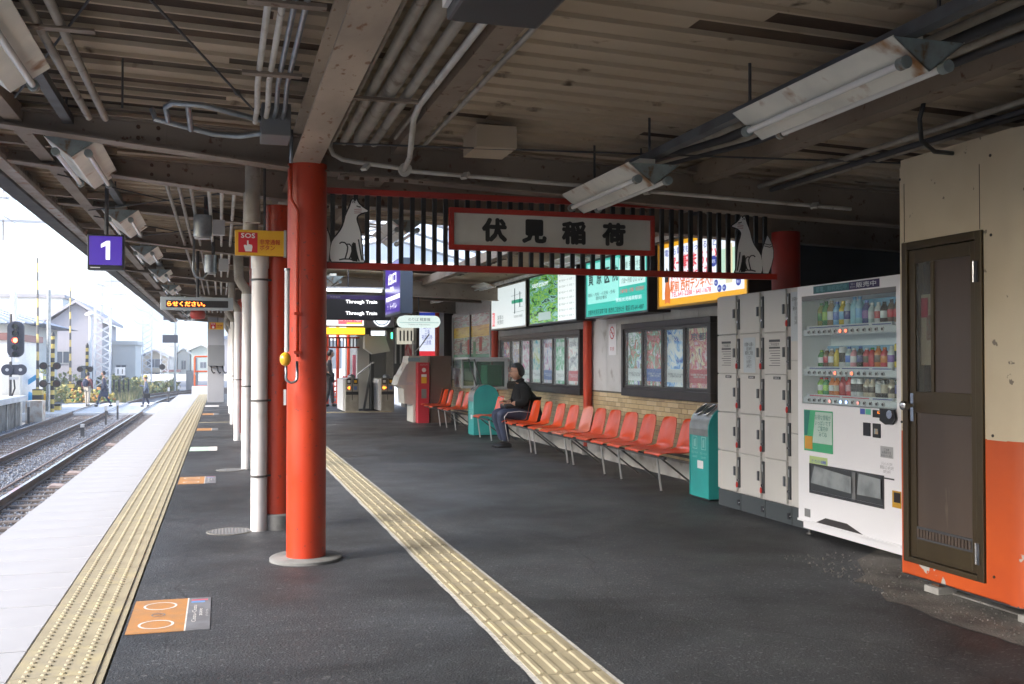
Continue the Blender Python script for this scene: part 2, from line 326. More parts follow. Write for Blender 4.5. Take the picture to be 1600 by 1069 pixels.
tb=tactile(.292,.292,'bar').build('tactile_tile',[YTILE],plat); tb.location=(1.254,1.0,.004)
tb2=tb.data.copy(); tb2.materials.clear(); tb2.materials.append(YTILE2)
for i in range(1,84):
    y=1+i*.3
    piece('tactile_tile',tb.data if RS.rand()<.65 else tb2,plat,(1.254+RS.uniform(-.002,.002),y,.004+RS.uniform(-.001,.001)))
# cross strip near the ticket gates
for k in range(9): piece('tactile_tile',tb.data,plat,(1.56+k*.3+.292,25.9,.004),(0,0,R(90)))
# dirty mortar bead on both sides of the guide strip
def wobble(x,y0,y1,w,z):
    m=MB(); y=y0; vs=[];fs=[];i=0; a=0
    while y<y1:
        a=.6*a+RS.uniform(-.0035,.0035); vs+=[(x-w/2+a,y,z),(x+w/2,y,z)]
        if i: fs.append((2*i-2,2*i-1,2*i+1,2*i))
        i+=1; y+=.07
    return m.add(vs,fs)
wobble(1.243,1,26,.028,.0035).build('mortar_edge',MORTAR,plat); wobble(1.555,1,26,.022,.0035).build('mortar_edge',MORTAR,plat)
# platform end wall beyond
MB().box(-1.5,42.5,-1.29,5.05,42.62,-.01).build('platform_end',CONC,plat)
# tracks
RTOP=mat('rail_head_polished',(.55,.55,.56),.22,.9); RSIDE=mat('rail_rust',(.10,.06,.045),.7,col2=(.06,.04,.03),scale=8)
SLP=mat('sleeper_wood',(.11,.085,.07),.9,col2=(.17,.14,.12),scale=5,stretch=(1,6,1),bump=.3)
def path(x):   # centre line offset x, straight then curving to the right
    pts=[(x,y) for y in (-25,0,10,20,30,40,50,58)]
    Rr=70-x
    for k in range(1,13):
        a=R(k*4.2); pts.append((x+Rr*(1-math.cos(a)),58+Rr*math.sin(a)))
    return pts
def rail(x,par):
    prof=[(-.065,0),(.065,0),(.065,.015),(.012,.03),(.012,.11),(.034,.118),(.034,.15),(-.034,.15),(-.034,.118),(-.012,.11),(-.012,.03),(-.065,.015)]
    pts=path(x); m=MB(); k=len(prof); vs=[]
    for i,(a,b) in enumerate(pts):
        p0=Vector(pts[max(0,i-1)]); p1=Vector(pts[min(len(pts)-1,i+1)]); t=(p1-p0).normalized(); n_=Vector((t[1],-t[0]))
        vs+=[(a+n_[0]*u,b+n_[1]*u,-1.05+v) for u,v in prof]
    for i in range(len(pts)-1):
        for j in range(k):
            m.mi=1 if j==6 else 0; a=i*k+j; b=i*k+(j+1)%k; m.add([],[]) ; m.f.append((a,b,b+k,a+k)); m.m.append(m.mi)
    m.v=[tuple(v) for v in vs]
    return m.build('rail',[RSIDE,RTOP],par)
for cx_,lab in ((-2.67,0),(-5.56,0)):
    t=thing('railway_track',None,None,(cx_,0,-1.1),kind='structure')
    rail(cx_-.7175,t); rail(cx_+.7175,t)
    s0=None
    for i in range(72):
        y=5+i*.6
        if 48<y<60.5: continue
        if s0 is None: s0=rbox(cx_-1.1,-.1,-1.15,cx_+1.1,.1,-1.055).build('sleeper',SLP,t,bevel=.006); s0.location=(0,y,0)
        else: piece('sleeper',s0.data,t,(RS.uniform(-.02,.02),y+RS.uniform(-.02,.02),0))
    base=thing('rail_clip',None,None) if False else None
# signalling cable / drain pipe between the tracks
tag(MB().tube([(-3.85,-5,-1.06),(-3.84,15,-1.05),(-3.86,30,-1.06),(-3.84,47.5,-1.05)],.022,8).build('cable_pipe',mat('rusty_pipe',(.30,.2,.15),.6),smooth=True),'thin rusty pipe lying on the ballast between the two tracks','pipe')
RB=mat('rail_brace',(.40,.31,.27),.8,col2=(.3,.22,.2),scale=9)
k=0
for (x,ys) in ((-3.05+.0,()),(-6.6,(24,25.2,26.4,27.6,28.8,30)),(-3.0,(20.5,22.8,30.3))):
    for y in ys:
        o=MB().prism([(-.16,0),(.16,0),(.12,.05),(-.1,.07)],(x if x<-4 else -2.95,y,-1.07),(1,0,0),(0,0,1),-.35).build('concrete_block',RB,bevel=.01)
        k+=1; tag(o,'pinkish grey block, '+['first','second','third','fourth','fifth','sixth','single one, nearest','next','farthest'][k-1]+(' from the near end, beside the far track outer rail' if x<-4 else ' beside the platform side of the near track rail'),'block','blocks lying beside the rails')
# level crossing deck
CRS=mat('crossing_paving',(.60,.60,.60),.85,col2=(.5,.5,.5),scale=1.5)
o=MB().box(-11,48.3,-1.29,-1.9,60,-.99).build('crossing',CRS,kind='structure')
for x in (-1.95,-3.39,-4.84,-6.28):
    MB().box(x-.034,48.3,-.99,x+.034,60,-.893).build('crossing_rail',RTOP,o)
MB().box(-30,48.3,-1.29,-11.01,60,-1.05).build('road',mat('road_asphalt',(.12,.12,.12),.9,col2=(.09,.09,.09),scale=2),kind='structure')
# opposite platform
op=thing('opposite_platform',None,None,(-8,30,-1),kind='structure')
MB().box(-12,-22,-1.29,-7.35,42.4,-.2).build('platform_wall',CONCD,op)
MB().box(-12,-22,-.2,-7.15,42.6,.0).build('platform_cap',CRS,op,bevel=.01)
for y in (30,31.6,33.2,34.8,36.4,38,39.6,41.2): MB().box(-7.349,y,-1.29,-7.30,y+.12,-.21).build('wall_rib',CONC,op)
tag(MB().box(-12.3,-45,-1.29,-12.01,41,3.1).build('long_wall',mat('sky_blocker_grey',(.16,.16,.155),.85,col2=(.12,.12,.115),scale=1)),'unseen grey wall added behind the opposite platform to block low sky','wall')  # out-of-view wall, added to cut low sky light under the canopy
# ================================================================ CANOPY
def zd(x): return 2.90-.035*x
can=thing('platform_canopy','rusty corrugated steel canopy roof on beige beams over the whole platform','canopy',(0,0,2.9))
SKY=(1.5,3.9,10.8,16.6)
def deck(x0,x1,y0,y1,name):
    m=MB(); y=y0; P=.2; first=True
    while y<y1-1e-6:
        # segments along x, each pan with random peeled strips
        xs=[x0]; 
        while xs[-1]<x1-.5: xs.append(xs[-1]+RS.uniform(.35,1.3))
        xs.append(x1)
        for a,b in zip(xs[:-1],xs[1:]):
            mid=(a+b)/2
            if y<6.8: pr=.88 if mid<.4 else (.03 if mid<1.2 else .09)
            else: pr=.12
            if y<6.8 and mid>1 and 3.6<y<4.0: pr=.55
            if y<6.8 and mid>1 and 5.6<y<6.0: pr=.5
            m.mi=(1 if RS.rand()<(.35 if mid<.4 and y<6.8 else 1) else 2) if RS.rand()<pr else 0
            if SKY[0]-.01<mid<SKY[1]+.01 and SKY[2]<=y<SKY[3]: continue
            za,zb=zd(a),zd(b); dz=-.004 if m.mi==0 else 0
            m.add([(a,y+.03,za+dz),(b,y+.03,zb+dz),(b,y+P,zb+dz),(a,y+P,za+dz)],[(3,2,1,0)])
        m.mi=0
        spans=[(x0,x1)]
        if SKY[2]<=y<SKY[3] and x0<SKY[0] and x1>SKY[1]: spans=[(x0,SKY[0]),(SKY[1],x1)]
        for a,b in spans:
            za,zb=zd(a),zd(b); h=.024
            m.add([(a,y,za),(a,y+.006,za-h),(a,y+.024,za-h),(a,y+.03,za),(b,y,zb),(b,y+.006,zb-h),(b,y+.024,zb-h),(b,y+.03,zb)],[(0,4,5,1),(1,5,6,2),(2,6,7,3)])
        y+=P
    # weather skin above, one sheet a hand above the pans so no light leaks
    m.mi=1
    if True:
        def top(a,b,c,d_): m.add([(a,c,zd(a)+.05),(b,c,zd(b)+.05),(b,d_,zd(b)+.05),(a,d_,zd(a)+.05)],[(0,1,2,3)])
        if y0<SKY[2] and x1>SKY[1]:
            top(x0,x1,y0,SKY[2]); top(x0,SKY[0],SKY[2],SKY[3]); top(SKY[1],x1,SKY[2],SKY[3]); top(x0,x1,SKY[3],y1)
        else: top(x0,x1,y0,y1)
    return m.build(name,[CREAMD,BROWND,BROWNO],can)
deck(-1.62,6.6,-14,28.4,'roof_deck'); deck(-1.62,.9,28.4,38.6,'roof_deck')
MB().box(-1.70,-42,2.86,6.6,-14.01,2.94).build('unseen_rear_deck',BROWNO,can)  # unseen roof behind the camera, added to cut light from the rear
# fascia / gutter on the track side
FAS=mat('fascia_paint',(.20,.17,.15),.7,col2=(.34,.30,.26),scale=1.6,stretch=(1,3,1),col3=(.13,.06,.03),s3=9,lo3=.55,hi3=.68)
FASW=mat('fascia_white',(.46,.44,.42),.6,col2=(.33,.28,.24),scale=3,col3=(.3,.14,.07),s3=12,lo3=.58,hi3=.66)
MB().box(-1.70,-14,2.80,-1.62,38.6,3.03).build('gutter',FAS,can)
MB().box(-1.74,-14,2.72,-1.60,38.6,2.80).build('fascia_strip',STEELD,can)
MB().box(-1.598,-14,2.745,-1.50,38.6,2.785).build('edge_angle',FASW,can)
MB().box(-1.28,-14,2.775,-1.18,38.6,2.87).build('purlin',BEAM,can)
for x in (1.0,):
    pass
MB().box(1.10,-14,2.70,1.22,38 if False else 28,2.83).build('purlin',BEAM,can)
MB().box(3.35,-14,2.62,3.47,28,2.75).build('purlin',BEAM,can)
# longitudinal H girder over the column line
def hbar_y(x,y0,y1,zb,zt,w,t=.014):
    m=MB(); m.box(x-w/2,y0,zb,x+w/2,y1,zb+t); m.box(x-w/2,y0,zt-t,x+w/2,y1,zt); m.box(x-.008,y0,zb+t,x+.008,y1,zt-t); return m
hbar_y(.53,-14,6.70,2.595,2.80,.175).build('longitudinal_girder',GIRD_LIT,can)
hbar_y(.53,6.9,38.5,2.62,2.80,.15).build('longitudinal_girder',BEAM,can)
# transverse beams (tapered cantilever to the left)
BOLT=mat('rusty_bolts',(.09,.045,.025),.8)
def tbeam(Y,x1,deep=1.0):
    m=MB(); xs=[-1.5,-.3,.45,1.2,3,x1] if x1>3 else [-1.5,-.3,.45,x1]
    def zb(x):
        zt=zd(x)-.09
        if x<.45: d_=.10+.13*(x+1.5)/1.95
        elif x<3: d_=.23+.03*(x-.45)/2.5
        else: d_=.27
        return zt-d_*deep
    for a,b in zip(xs[:-1],xs[1:]):
        ta,tb_=zd(a)-.09,zd(b)-.09
        for (w,la,lb,ua,ub) in ((.075,zb(a),zb(b),zb(a)+.012,zb(b)+.012),(.075,ta-.012,tb_-.012,ta,tb_),(.005,zb(a)+.012,zb(b)+.012,ta-.012,tb_-.012)):
            m.add([(a,Y-w,la),(b,Y-w,lb),(b,Y+w,lb),(a,Y+w,la),(a,Y-w,ua),(b,Y-w,ub),(b,Y+w,ub),(a,Y+w,ua)],[(0,3,2,1),(4,5,6,7),(0,1,5,4),(1,2,6,5),(2,3,7,6),(3,0,4,7)])
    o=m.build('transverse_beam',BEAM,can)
    return o,zb
for i,Y in enumerate((6.8,8.1,12.7,17.3,21.9,26.5)):
    o,zb=tbeam(Y,1.45 if Y==12.7 else 6.4)
    # splice plate with bolts on the web
    for sx in (-.45,1.15):
        z0=zb(sx)
        p=MB().box(sx-.11,Y-.013,z0+.03,sx+.11,Y-.0055,z0+.17).build('splice_plate',BEAM,o)
        q=MB()
        for ax in (-.06,.06):
            for az in (.06,.13): q.tube([(sx+ax,Y-.013,z0+az),(sx+ax,Y-.024,z0+az)],.014,6)
        q.build('bolts',BOLT,o,kind='stuff')
    p=MB().box(.75,Y-.08,zb(.9)-.012,1.35,Y+.08,zb(.9)-.001).build('splice_plate',BEAM,o)
    q=MB()
    for k in range(6): q.tube([(.8+k*.1,Y-.04,zb(.9)-.012),(.8+k*.1,Y-.04,zb(.9)-.03)],.016,6)
    q.build('bolts',BOLT,o,kind='stuff')
for Y in (31.1,35.7): tbeam(Y,.85)
for Y in (10.4,15.0,19.6,24.2): tbeam(Y,1.45 if Y in (15.0,10.4) else 6.4,.62)
for Y in (28.8,33.4,38.0): tbeam(Y,.85,.62)
# diagonal eave struts on the track side
for k in range(11):
    y=7.4+k*2.3; MB().bar((-1.55,y,2.80),(-.75,y+.5,2.84),.05,.05).build('eave_strut',BEAM,can)
# skylight above the platform
SKYM=bpy.data.materials.new('skylight_sheet'); SKYM.use_nodes=True
b_=SKYM.node_tree.nodes['Principled BSDF']; b_.inputs['Base Color'].default_value=(.8,.86,.92,1); b_.inputs['Transmission Weight'].default_value=.0
n_=SKYM.node_tree.nodes; l_=SKYM.node_tree.links; tr=n_.new('ShaderNodeBsdfTranslucent'); tr.inputs[0].default_value=(.8,.86,.92,1); mx=n_.new('ShaderNodeMixShader'); mx.inputs[0].default_value=.7
l_.new(b_.outputs[0],mx.inputs[1]); l_.new(tr.outputs[0],mx.inputs[2]); l_.new(mx.outputs[0],n_['Material Output'].inputs[0])
skl=thing('skylight','translucent white skylight let into the canopy roof behind the name board','skylight',(2.6,13,2.95))
x0,x1,y0,y1=SKY
for k in range(5):
    a=y0+(y1-y0)*k/5+.02; b=y0+(y1-y0)*(k+1)/5-.02
    MB().add([(x0-.05,a,3.02),((x0+x1)/2,a,3.35),((x0+x1)/2,b,3.35),(x0-.05,b,3.02)],[(0,1,2,3)]).build('pane',SKYM,skl)
    MB().add([((x0+x1)/2+.01,a,3.35),(x1+.05,a,3.02),(x1+.05,b,3.02),((x0+x1)/2+.01,b,3.35)],[(0,1,2,3)]).build('pane',SKYM,skl)
m=MB()
for k in range(6):
    y=y0+(y1-y0)*k/5; m.bar((x0-.05,y,3.0),((x0+x1)/2,y,3.34),.03,.04); m.bar((x1+.05,y,3.0),((x0+x1)/2,y,3.34),.03,.04)
m.build('glazing_bars',LGREY,skl,kind='stuff')
MB().add([(x0-.05,y1,2.96),(x1+.05,y1,2.96),((x0+x1)/2,y1,3.36)],[(0,1,2)]).build('gable_pane',SKYM,skl)
# ---------------------------------------------------------------- red columns
def column(X,Y,top,r,base,label,plinth='disc'):
    pm=DRED if label.startswith('dark') else RED
    t=thing('red_column',label,'column',(X,Y,0),'red columns under the canopy')
    MB().tube([(X,Y,.02),(X,Y,top)],r,40,caps=True).build('shaft',pm,t,smooth=2)
    if plinth=='disc': MB().lathe([(base,-.005),(base,.018),(base-.012,.026)],(X,Y,0),40).build('base_disc',CONCG,t,smooth=2)
    else: MB().lathe([(base,-.005),(base,.11),(base-.01,.12)],(X,Y,0),28).build('concrete_base',CONCG,t,smooth=2)
    return t
col1=column(.545,6.79,2.60,.128,.235,'big glossy vermilion column in front with the yellow alarm lamp')
column(.43,8.14,2.52,.105,.14,'vermilion column standing right behind the big front column','c')
column(.43,12.75,2.6,.10,.13,'second vermilion column behind the front pair beside a white downpipe','c')
column(.43,17.3,2.6,.10,.13,'third vermilion column behind the front pair beside a white downpipe','c')
column(.43,21.9,2.6,.10,.13,'fourth vermilion column along the tracks behind the front pair','c')
column(.43,26.5,2.6,.10,.13,'fifth vermilion column along the tracks, nearly hidden','c')
column(.43,31.1,2.6,.10,.13,'farthest vermilion column along the tracks before the white pillar','c')
column(4.84,7.98,2.45,.125,.14,'dark red column behind the coin lockers and vending machine','c')
column(4.93,13.3,2.5,.062,.085,'slim vermilion post against the tiled wall between poster cases','c')
column(4.93,18.3,2.5,.062,.085,'slim vermilion post against the tiled wall left of seated man','c')
column(4.93,23.5,2.5,.062,.085,'slim vermilion post against the wall beyond the far orange seats','c')
# alarm kit on the big column
al=thing('emergency_alarm','yellow emergency alarm lamp with clear tube and looped pipe on column','alarm',(.43,6.64,1.3))
cx,cy=.425,6.69
MB().tube([(.405,6.60,1.88),(.405,6.60,1.36)],.016,12).build('clear_tube',mat('clear_tube',(.6,.6,.62),.15,spec=.8),al,smooth=2)
MB().tube([(.405,6.60,1.895),(.405,6.60,1.88)],.02,12).build('tube_cap',GALV,al,smooth=2)
MB().ball((.395,6.585,1.315),.036,16,10,(1,1,1.25)).build('yellow_lamp',mat('yellow_lamp',(.75,.40,.02),.3,coat=.4),al,smooth=True)
pts=[(.40,6.60,1.275),(.402,6.60,1.22)]+[(.435-.035*math.cos(R(a)),6.60,1.20-.035*math.sin(R(a))) for a in range(0,181,20)]+[(.47,6.62,1.30)]
MB().tube(pts,.009,8).build('looped_pipe',GALV,al,smooth=True)
MB().tube([(.43,6.665,2.58),(.43,6.66,2.35),(.475,6.655,2.27),(.475,6.655,1.33)],.011,8).build('red_conduit',RED,al,smooth=True)
for z in (1.35,1.6,): MB().box(.452,6.64,z,.498,6.67,z+.018).build('pipe_clip',RED,al)
MB().box(.39,6.655,1.02,.405,6.665,1.12).build('white_sticker',WHITE,al)
MB().tube([(.43,6.66,2.80),(.43,6.66,2.585)],.012,8).build('grey_conduit',GALV,al,smooth=True)
# downpipes
DP=mat('downpipe_pvc',(.62,.60,.60),.4,col2=(.52,.50,.48),scale=2,col3=(.38,.34,.29),s3=4,lo3=.6,hi3=.8,rvar=.08)
names=['thick off-white downpipe nearest the camera beside the front red columns','second off-white downpipe from the front, beyond the first elbow','third off-white downpipe behind the second red column group','fourth off-white downpipe in the receding row','fifth off-white downpipe in the receding row','last small off-white downpipe near the white pillar']
for i,(X,Y) in enumerate(((.287,8.04),(.305,12.7),(.27,17.3),(.25,21.8),(.25,26.4),(.25,31.0))):
    t=thing('downpipe',names[i],'downpipe',(X,Y,0),'off-white rain downpipes')
    r=.062
    MB().tube([(X,Y,-.01),(X,Y,2.08)],r,20).build('pipe',DP,t,smooth=2)
    MB().tube([(X,Y,2.02),(X,Y,2.12)],r+.006,20).build('collar',DP,t,smooth=2)
    MB().tube([(X,Y,2.10),(X-.01,Y,2.15),(X-.05,Y,2.20),(X-.07,Y,2.27),(X-.07,Y,2.60)] if i==0 else [(X,Y,2.10),(X-.01,Y,2.17),(X-.06,Y-.02,2.23),(X-.10,Y-.03,2.30),(X-.11,Y-.03,2.60)],r-.004,16).build('elbow',PIPEG,t,smooth=2)
    for z in (.42,1.0,1.93) if i==0 else (1.0,): 
        MB().tube([(X,Y,z-.008),(X,Y,z+.008)],r+.006,20).build('clamp',STEELD,t,smooth=2)
        MB().bar((X+r,Y,z),(X+r+.06,Y+.04,z),.014).build('clamp_arm',STEELD,t)
# thick beige pipe above the SOS sign
tag(MB().tube([(.215,7.5,2.75),(.215,7.5,2.30)],.055,20).build('roof_outlet_pipe',PIPEG,smooth=2),'short thick beige pipe hanging above the emergency button sign','pipe')
# ---------------------------------------------------------------- lamps
def lamp(x,y0,L,z,label,rail=False):
    t=thing('fluorescent_lamp',label,'lamp',(x,y0,z),'twin tube fluorescent lamps under the canopy')
    w=.165; h=.125
    for s in (-1,1):
        m=MB(); m.add([(x,y0,z-h),(x+s*w,y0,z),(x+s*w,y0+L,z),(x,y0+L,z-h),(x,y0,z-h+.006),(x+s*w,y0,z+.004),(x+s*w,y0+L,z+.004),(x,y0+L,z-h+.006)],[(0,1,2,3),(7,6,5,4),(0,4,5,1),(1,5,6,2),(2,6,7,3),(3,7,4,0)])
        m.build('reflector',LAMPM,t)
        px,pz=x+s*.098,z-.092
        MB().tube([(px,y0+.05,pz),(px,y0+L-.05,pz)],.0155,14).build('tube',TUBE,t,smooth=2)
        for yy in (y0+.01,y0+L-.05):
            MB().tube([(px,yy,pz),(px,yy+.04,pz)],.026,14).build('tube_holder',LAMPC,t,smooth=2)
    for yy in (y0,y0+L-.006): MB().prism([(-w,0),(0,-h),(w,0)],(x,yy,z),(1,0,0),(0,0,1),-.006).build('end_cap',LAMPC,t)
    MB().box(x-.05,y0+.1,z+.004,x+.05,y0+L-.1,z+.05).build('ballast_box',LAMPM,t)
    return t
ll=['cut off by the left frame edge, nearest the camera','large one second from the camera on the track side','just left of and above the number one sign','above and right of the number one sign','fifth in the row on the track side','sixth in the row on the track side','seventh in the row on the track side, small','eighth in the row on the track side, tiny','ninth in the row, tiny, above the white pillar','last and smallest in the row']
for i,y in enumerate((3.75,6.93,10.1,13.2,16.5,19.8,23.1,26.4,29.7,33.0)):
    lamp(-.92,y,1.25,2.725 if i else 2.64,'rusty white twin tube lamp '+ll[i])
rl=thing('lamp_rail','dark grey steel rail carrying the lamps along the track side','rail',(-.92,10,2.76))
MB().box(-.95,1,2.70+.08,-.89,36,2.70+.13).build('channel',RAILG,rl)
m=MB()
for k in range(24): m.tube([(-.92,2.2+k*1.5,2.83),(-.92,2.2+k*1.5,2.93)],.008,6)
m.build('hanger_rods',STEELD,rl,kind='stuff')
lamp(2.66,3.33,1.28,2.56,'large rusty twin tube lamp nearest the camera on the right, above the lockers')
l2=lamp(2.47,5.52,1.22,2.475,'rusty twin tube lamp hanging in front of the station name board')
rr=thing('lamp_rail','dark grey steel rail carrying the lamps on the right side','rail',(2.55,5,2.6))
MB().bar((2.63,1.0,2.62),(2.52,6.9,2.55),.06,.05).build('channel',RAILG,rr)
for y,x in ((4.55,2.56),(5.75,2.54),(3.2,2.6),(6.6,2.5)): MB().tube([(x,y,2.58),(x,y,2.83)],.008,6).build('hanger_rod',STEELD,rr)
for y,lb in ((9.6,'twin tube lamp seen through the slats right of the left fox'),(16.2,'twin tube lamp low behind the fence next to the front column'),(22.5,'small twin tube lamp deep inside the hall above the gates')): lamp(1.72,y,1.25,2.66,lb)
# lamps on brackets over the light boxes
for (X,Y,lb) in ((4.35,17.0,'slim lamp on a bracket over the white map board'),(4.35,20.6,'slim lamp on a bracket over the notice cabinet'),(4.3,12.4,'slim lamp on a bracket over the teal light box'),(4.35,23.5,'slim lamp on a bracket deep in the hall')):
    t=thing('bracket_lamp',lb,'lamp',(X,Y,2.5),'slim lamps over the wall signs')
    MB().bar((X-.12,Y,2.62),(X+.1,Y,2.56),.02,1.2,up=(0,1,0)).build('reflector',LAMPM,t)
    for s in (-.05,.04): MB().tube([(X+s,Y-.55,2.555),(X+s,Y+.55,2.555)],.014,10).build('tube',TUBE,t,smooth=2)
    MB().tube([(X+.1,Y,2.6),(4.6,Y,2.68),(4.95,Y,2.68)],.012,6).build('bracket',GALV,t)
# ---------------------------------------------------------------- conduits
def run(name,label,pts_list,rad,mt,clips=(),n=10,group=None,cat='conduit'):
    p0=pts_list[0][0]; t=thing(name,label,cat,p0,group)
    for i,p in enumerate(pts_list):
        MB().tube(p,rad[i] if isinstance(rad,(list,tuple)) else rad,n).build('pipe',mt[i] if isinstance(mt,(list,tuple)) else mt,t,smooth=2)
    for c in clips: MB().box(*c).build('bracket',BEAM,t)
    return t
run('conduit_run','four slim parallel conduits dropping into the grey junction box',
 [[(x,-2,2.70),(x,5.2,2.70),(x+.01,5.55,2.66),(x+.01,5.9,2.66)] for x in (.17,.225,.27,.315)],[.015,.015,.013,.013],[PIPEW,PIPEW,GALV,GALV],
 [(.09,3.95,2.675,.39,4.0,2.69),(.09,4.95,2.675,.37,5.0,2.69)])
run('conduit_run','pair of beige conduits above the lamp row on the track side',[[(-.66,-2,2.72),(-.655,6.3,2.72)],[(-.76,-2,2.72),(-.745,6.3,2.72)]],.021,PIPEG,[(-.86,4.55,2.69,-.52,4.6,2.70)])
run('conduit_run','bundle of four fat beige pipes beside the longitudinal girder',[[(.66,-2,2.70),(.68,6.5,2.70)],[(.735,-2,2.71),(.75,6.5,2.71)],[(.83,-2,2.72),(.845,6.5,2.72)],[(.925,-2,2.70),(.935,6.45,2.70)]],[.013,.026,.042,.027],[PIPEG]*4,
 [(.63,5.2,2.655,.99,5.24,2.67),(.63,3.2,2.655,.99,3.24,2.67)])
t=run('conduit_run','white conduit bending down to a round junction box on the beam',[[(1.02,-2,2.68),(1.02,5.35,2.68),(1.04,5.62,2.67),(1.15,6.35,2.60),(1.16,6.60,2.57)]],.018,PIPEW)
MB().tube([(1.17,6.66,2.575),(1.17,6.61,2.575)],.043,20).build('junction_box',PIPEW,t,smooth=2)
MB().tube([(.68,6.66,2.80),(.68,6.66,2.70),(.70,6.66,2.655),(.76,6.66,2.625),(.86,6.66,2.612),(1.13,6.66,2.590)],.015,10).build('pipe',PIPEW,t,smooth=2)
MB().tube([(1.2,6.66,2.572),(3,6.66,2.515),(4.6,6.66,2.46)],.0145,10).build('pipe',PIPEW,t,smooth=2)
for x in (.95,1.62,2.95,4.3): MB().bar((x-.03,6.62,2.585-(x-1.2)*.033),(x-.06,6.60,2.545-(x-1.2)*.033),.05,.02).build('clip',PIPEW,t)
run('conduit_run','slim conduits running beside the right hand purlin',[[(1.06,-2,2.73),(1.065,6.4,2.73)],[(1.25,-2,2.70),(1.26,6.4,2.70)]],[.012,.014],[PIPEG,PIPEG])
jb=rbox(.21,5.75,2.56,.37,6.02,2.74).build('junction_box',DGREY,bevel=.004); tag(jb,'dark grey junction box under the canopy above the front column','junction box')
jb.data.materials.clear(); jb.data.materials.append(mat('box_grey',(.16,.165,.17),.5))
t=run('pipe_handle','bent grey pipes shaped like a handle beside the dark grey junction box',[[(.22,5.9,2.60),(.1,6.02,2.60),(-.05,6.05,2.61),(-.24,6.0,2.64),(-.36,5.98,2.66),(-.38,6.0,2.72)],[(.22,5.85,2.66),(-.1,5.75,2.70),(-.26,5.78,2.71),(-.30,5.85,2.70),(-.29,5.98,2.65)],[(-.18,5.77,2.70),(-.17,6.02,2.62)]],.016,GALV)
wb=rbox(1.50,6.0,2.62,1.76,6.35,2.76).build('ceiling_box',CREAMD,bevel=.004); tag(wb,'beige metal box fixed under the roof deck left of the lamp','box')
run('conduit_run','bundle of dark pipes high on the right above the booth',[[(3.05+.09*k,-1,2.70-.01*k),(2.93+.09*k,5.6,2.70-.01*k),(2.7+.09*k,6.5,2.68)] for k in range(4)],[.02,.03,.02,.02],[PIPEG,DGREY,PIPEG,DGREY])
run('conduit_run','dark pipes running right above the booth roof',[[(3.9,-1,2.62),(3.9,9,2.62)],[(4.0,-1,2.6),(4.0,9,2.6)],[(4.12,-1,2.62),(4.12,9,2.62)]],.018,[PIPEG,DGREY,PIPEG])
cb=tag(MB().tube([(3.45,4.35,2.66),(3.45,4.4,2.55),(3.5,4.45,2.45),(3.62,4.5,2.41),(3.85,4.6,2.43)],.012,8).build('black_cable',BLACK,smooth=True),'black cable looping down onto the booth roof','cable')
run('conduit_run','white pipes running on beyond the second beam on the track side',[[(x,8.2,2.70),(x,30,2.70)] for x in (-.42,-.33,-.24,-.1,.0,.1)],.016,[PIPEG,PIPEG,PIPEG,PIPEW,PIPEW,PIPEW])
run('conduit_run','long pale pipe along the top of the wall signs',[[(4.45,9,2.60),(4.45,27,2.60)]],.03,PIPEW)
# rods and wires
rods=[((-.55,3.2,2.74),(.23,5.95,2.68),'long diagonal tie rod sloping to the grey junction box'),((.1,2.6,2.80),(-1.1,6.1,2.76),'diagonal tie rod crossing over the lamps on the left'),
 ((3.75,3.9,2.80),(2.2,3.0,2.80),'diagonal tie rod on the right above the near lamp'),((.65,6.2,2.63),(4.6,5.6,2.60),'thin cable strung under the deck across the right side'),
 ((-1.2,8.3,2.72),(.2,10.2,2.70),'diagonal tie rod beyond the second beam on the left'),((-1.2,10.2,2.72),(.3,8.4,2.70),'crossing tie rod beyond the second beam'),
 ((-1.2,10.6,2.72),(.3,12.5,2.70),'diagonal tie rod over the number one sign'),((-1.2,12.5,2.72),(.3,10.6,2.70),'crossing tie rod over the number one sign')]
for a,b,lb in rods:
    t=thing('tie_rod',lb,'rod',a); MB().tube([a,b],.006,6).build('rod',STEELD,t); mid=Vector(a).lerp(Vector(b),.8); dv=(Vector(b)-Vector(a)).normalized()*.06; MB().tube([mid-dv,mid,mid+dv],[.007,.016,.007],8).build('turnbuckle',STEELD,t)
tag(MB().tube([(2.83,6.55,2.56),(2.83,6.55,2.80)],.007,6).build('hanger_rod',STEELD),'vertical rod hanging above the lamp in front of name board','rod')
tag(MB().tube([(-.5,5.6,2.62),(-.5,5.6,2.88)],.006,6).build('hanger_rod',STEELD),'vertical black rod above the second lamp on the left','rod')
# hanging speakers / cylinder floodlights
for (X,Y,z,lb) in ((-.17,9.9,2.47,'silver cylinder lamp hanging left of the emergency button sign'),(-.12,12.2,2.33,'small silver cylinder lamp hanging above the message display')):
    t=thing('cylinder_lamp',lb,'lamp',(X,Y,z),'silver cylinder lamps')
    MB().tube([(X,Y,z),(X,Y,z+.2)],.085 if Y<11 else .07,20).build('housing',GALV,t,smooth=2); MB().tube([(X,Y,z-.02),(X,Y,z)],.075 if Y<11 else .062,20).build('lens',LGREY,t,smooth=2)
    MB().tube([(X+.03,Y,z+.2),(X+.03,Y,2.85)],.02,8).build('stem',STEELD,t); MB().box(X+.09,Y-.05,z+.02,X+.2,Y+.05,z+.16).build('control_box',LGREY,t)
cb=tag(MB().tube([(-.3,12.1,2.7),(-.31,12.1,2.35),(-.28,12.1,2.27),(-.2,12.1,2.25),(-.16,12.1,2.32)],.013,8).build('grey_cable',GALV,smooth=True),'grey cable looping under the small cylinder lamp','cable')
# dark hanging box near the camera top
t=thing('hanging_sign_box','underside of a dark hanging sign box at the top edge','sign',(.95,3,2.55))
MB().box(.65,1.6,2.33,.94,2.98,2.75).build('body',DGREY,t,bevel=.01); MB().box(.632,1.65,2.36,.648,2.95,2.72).build('face',WHITE,t)
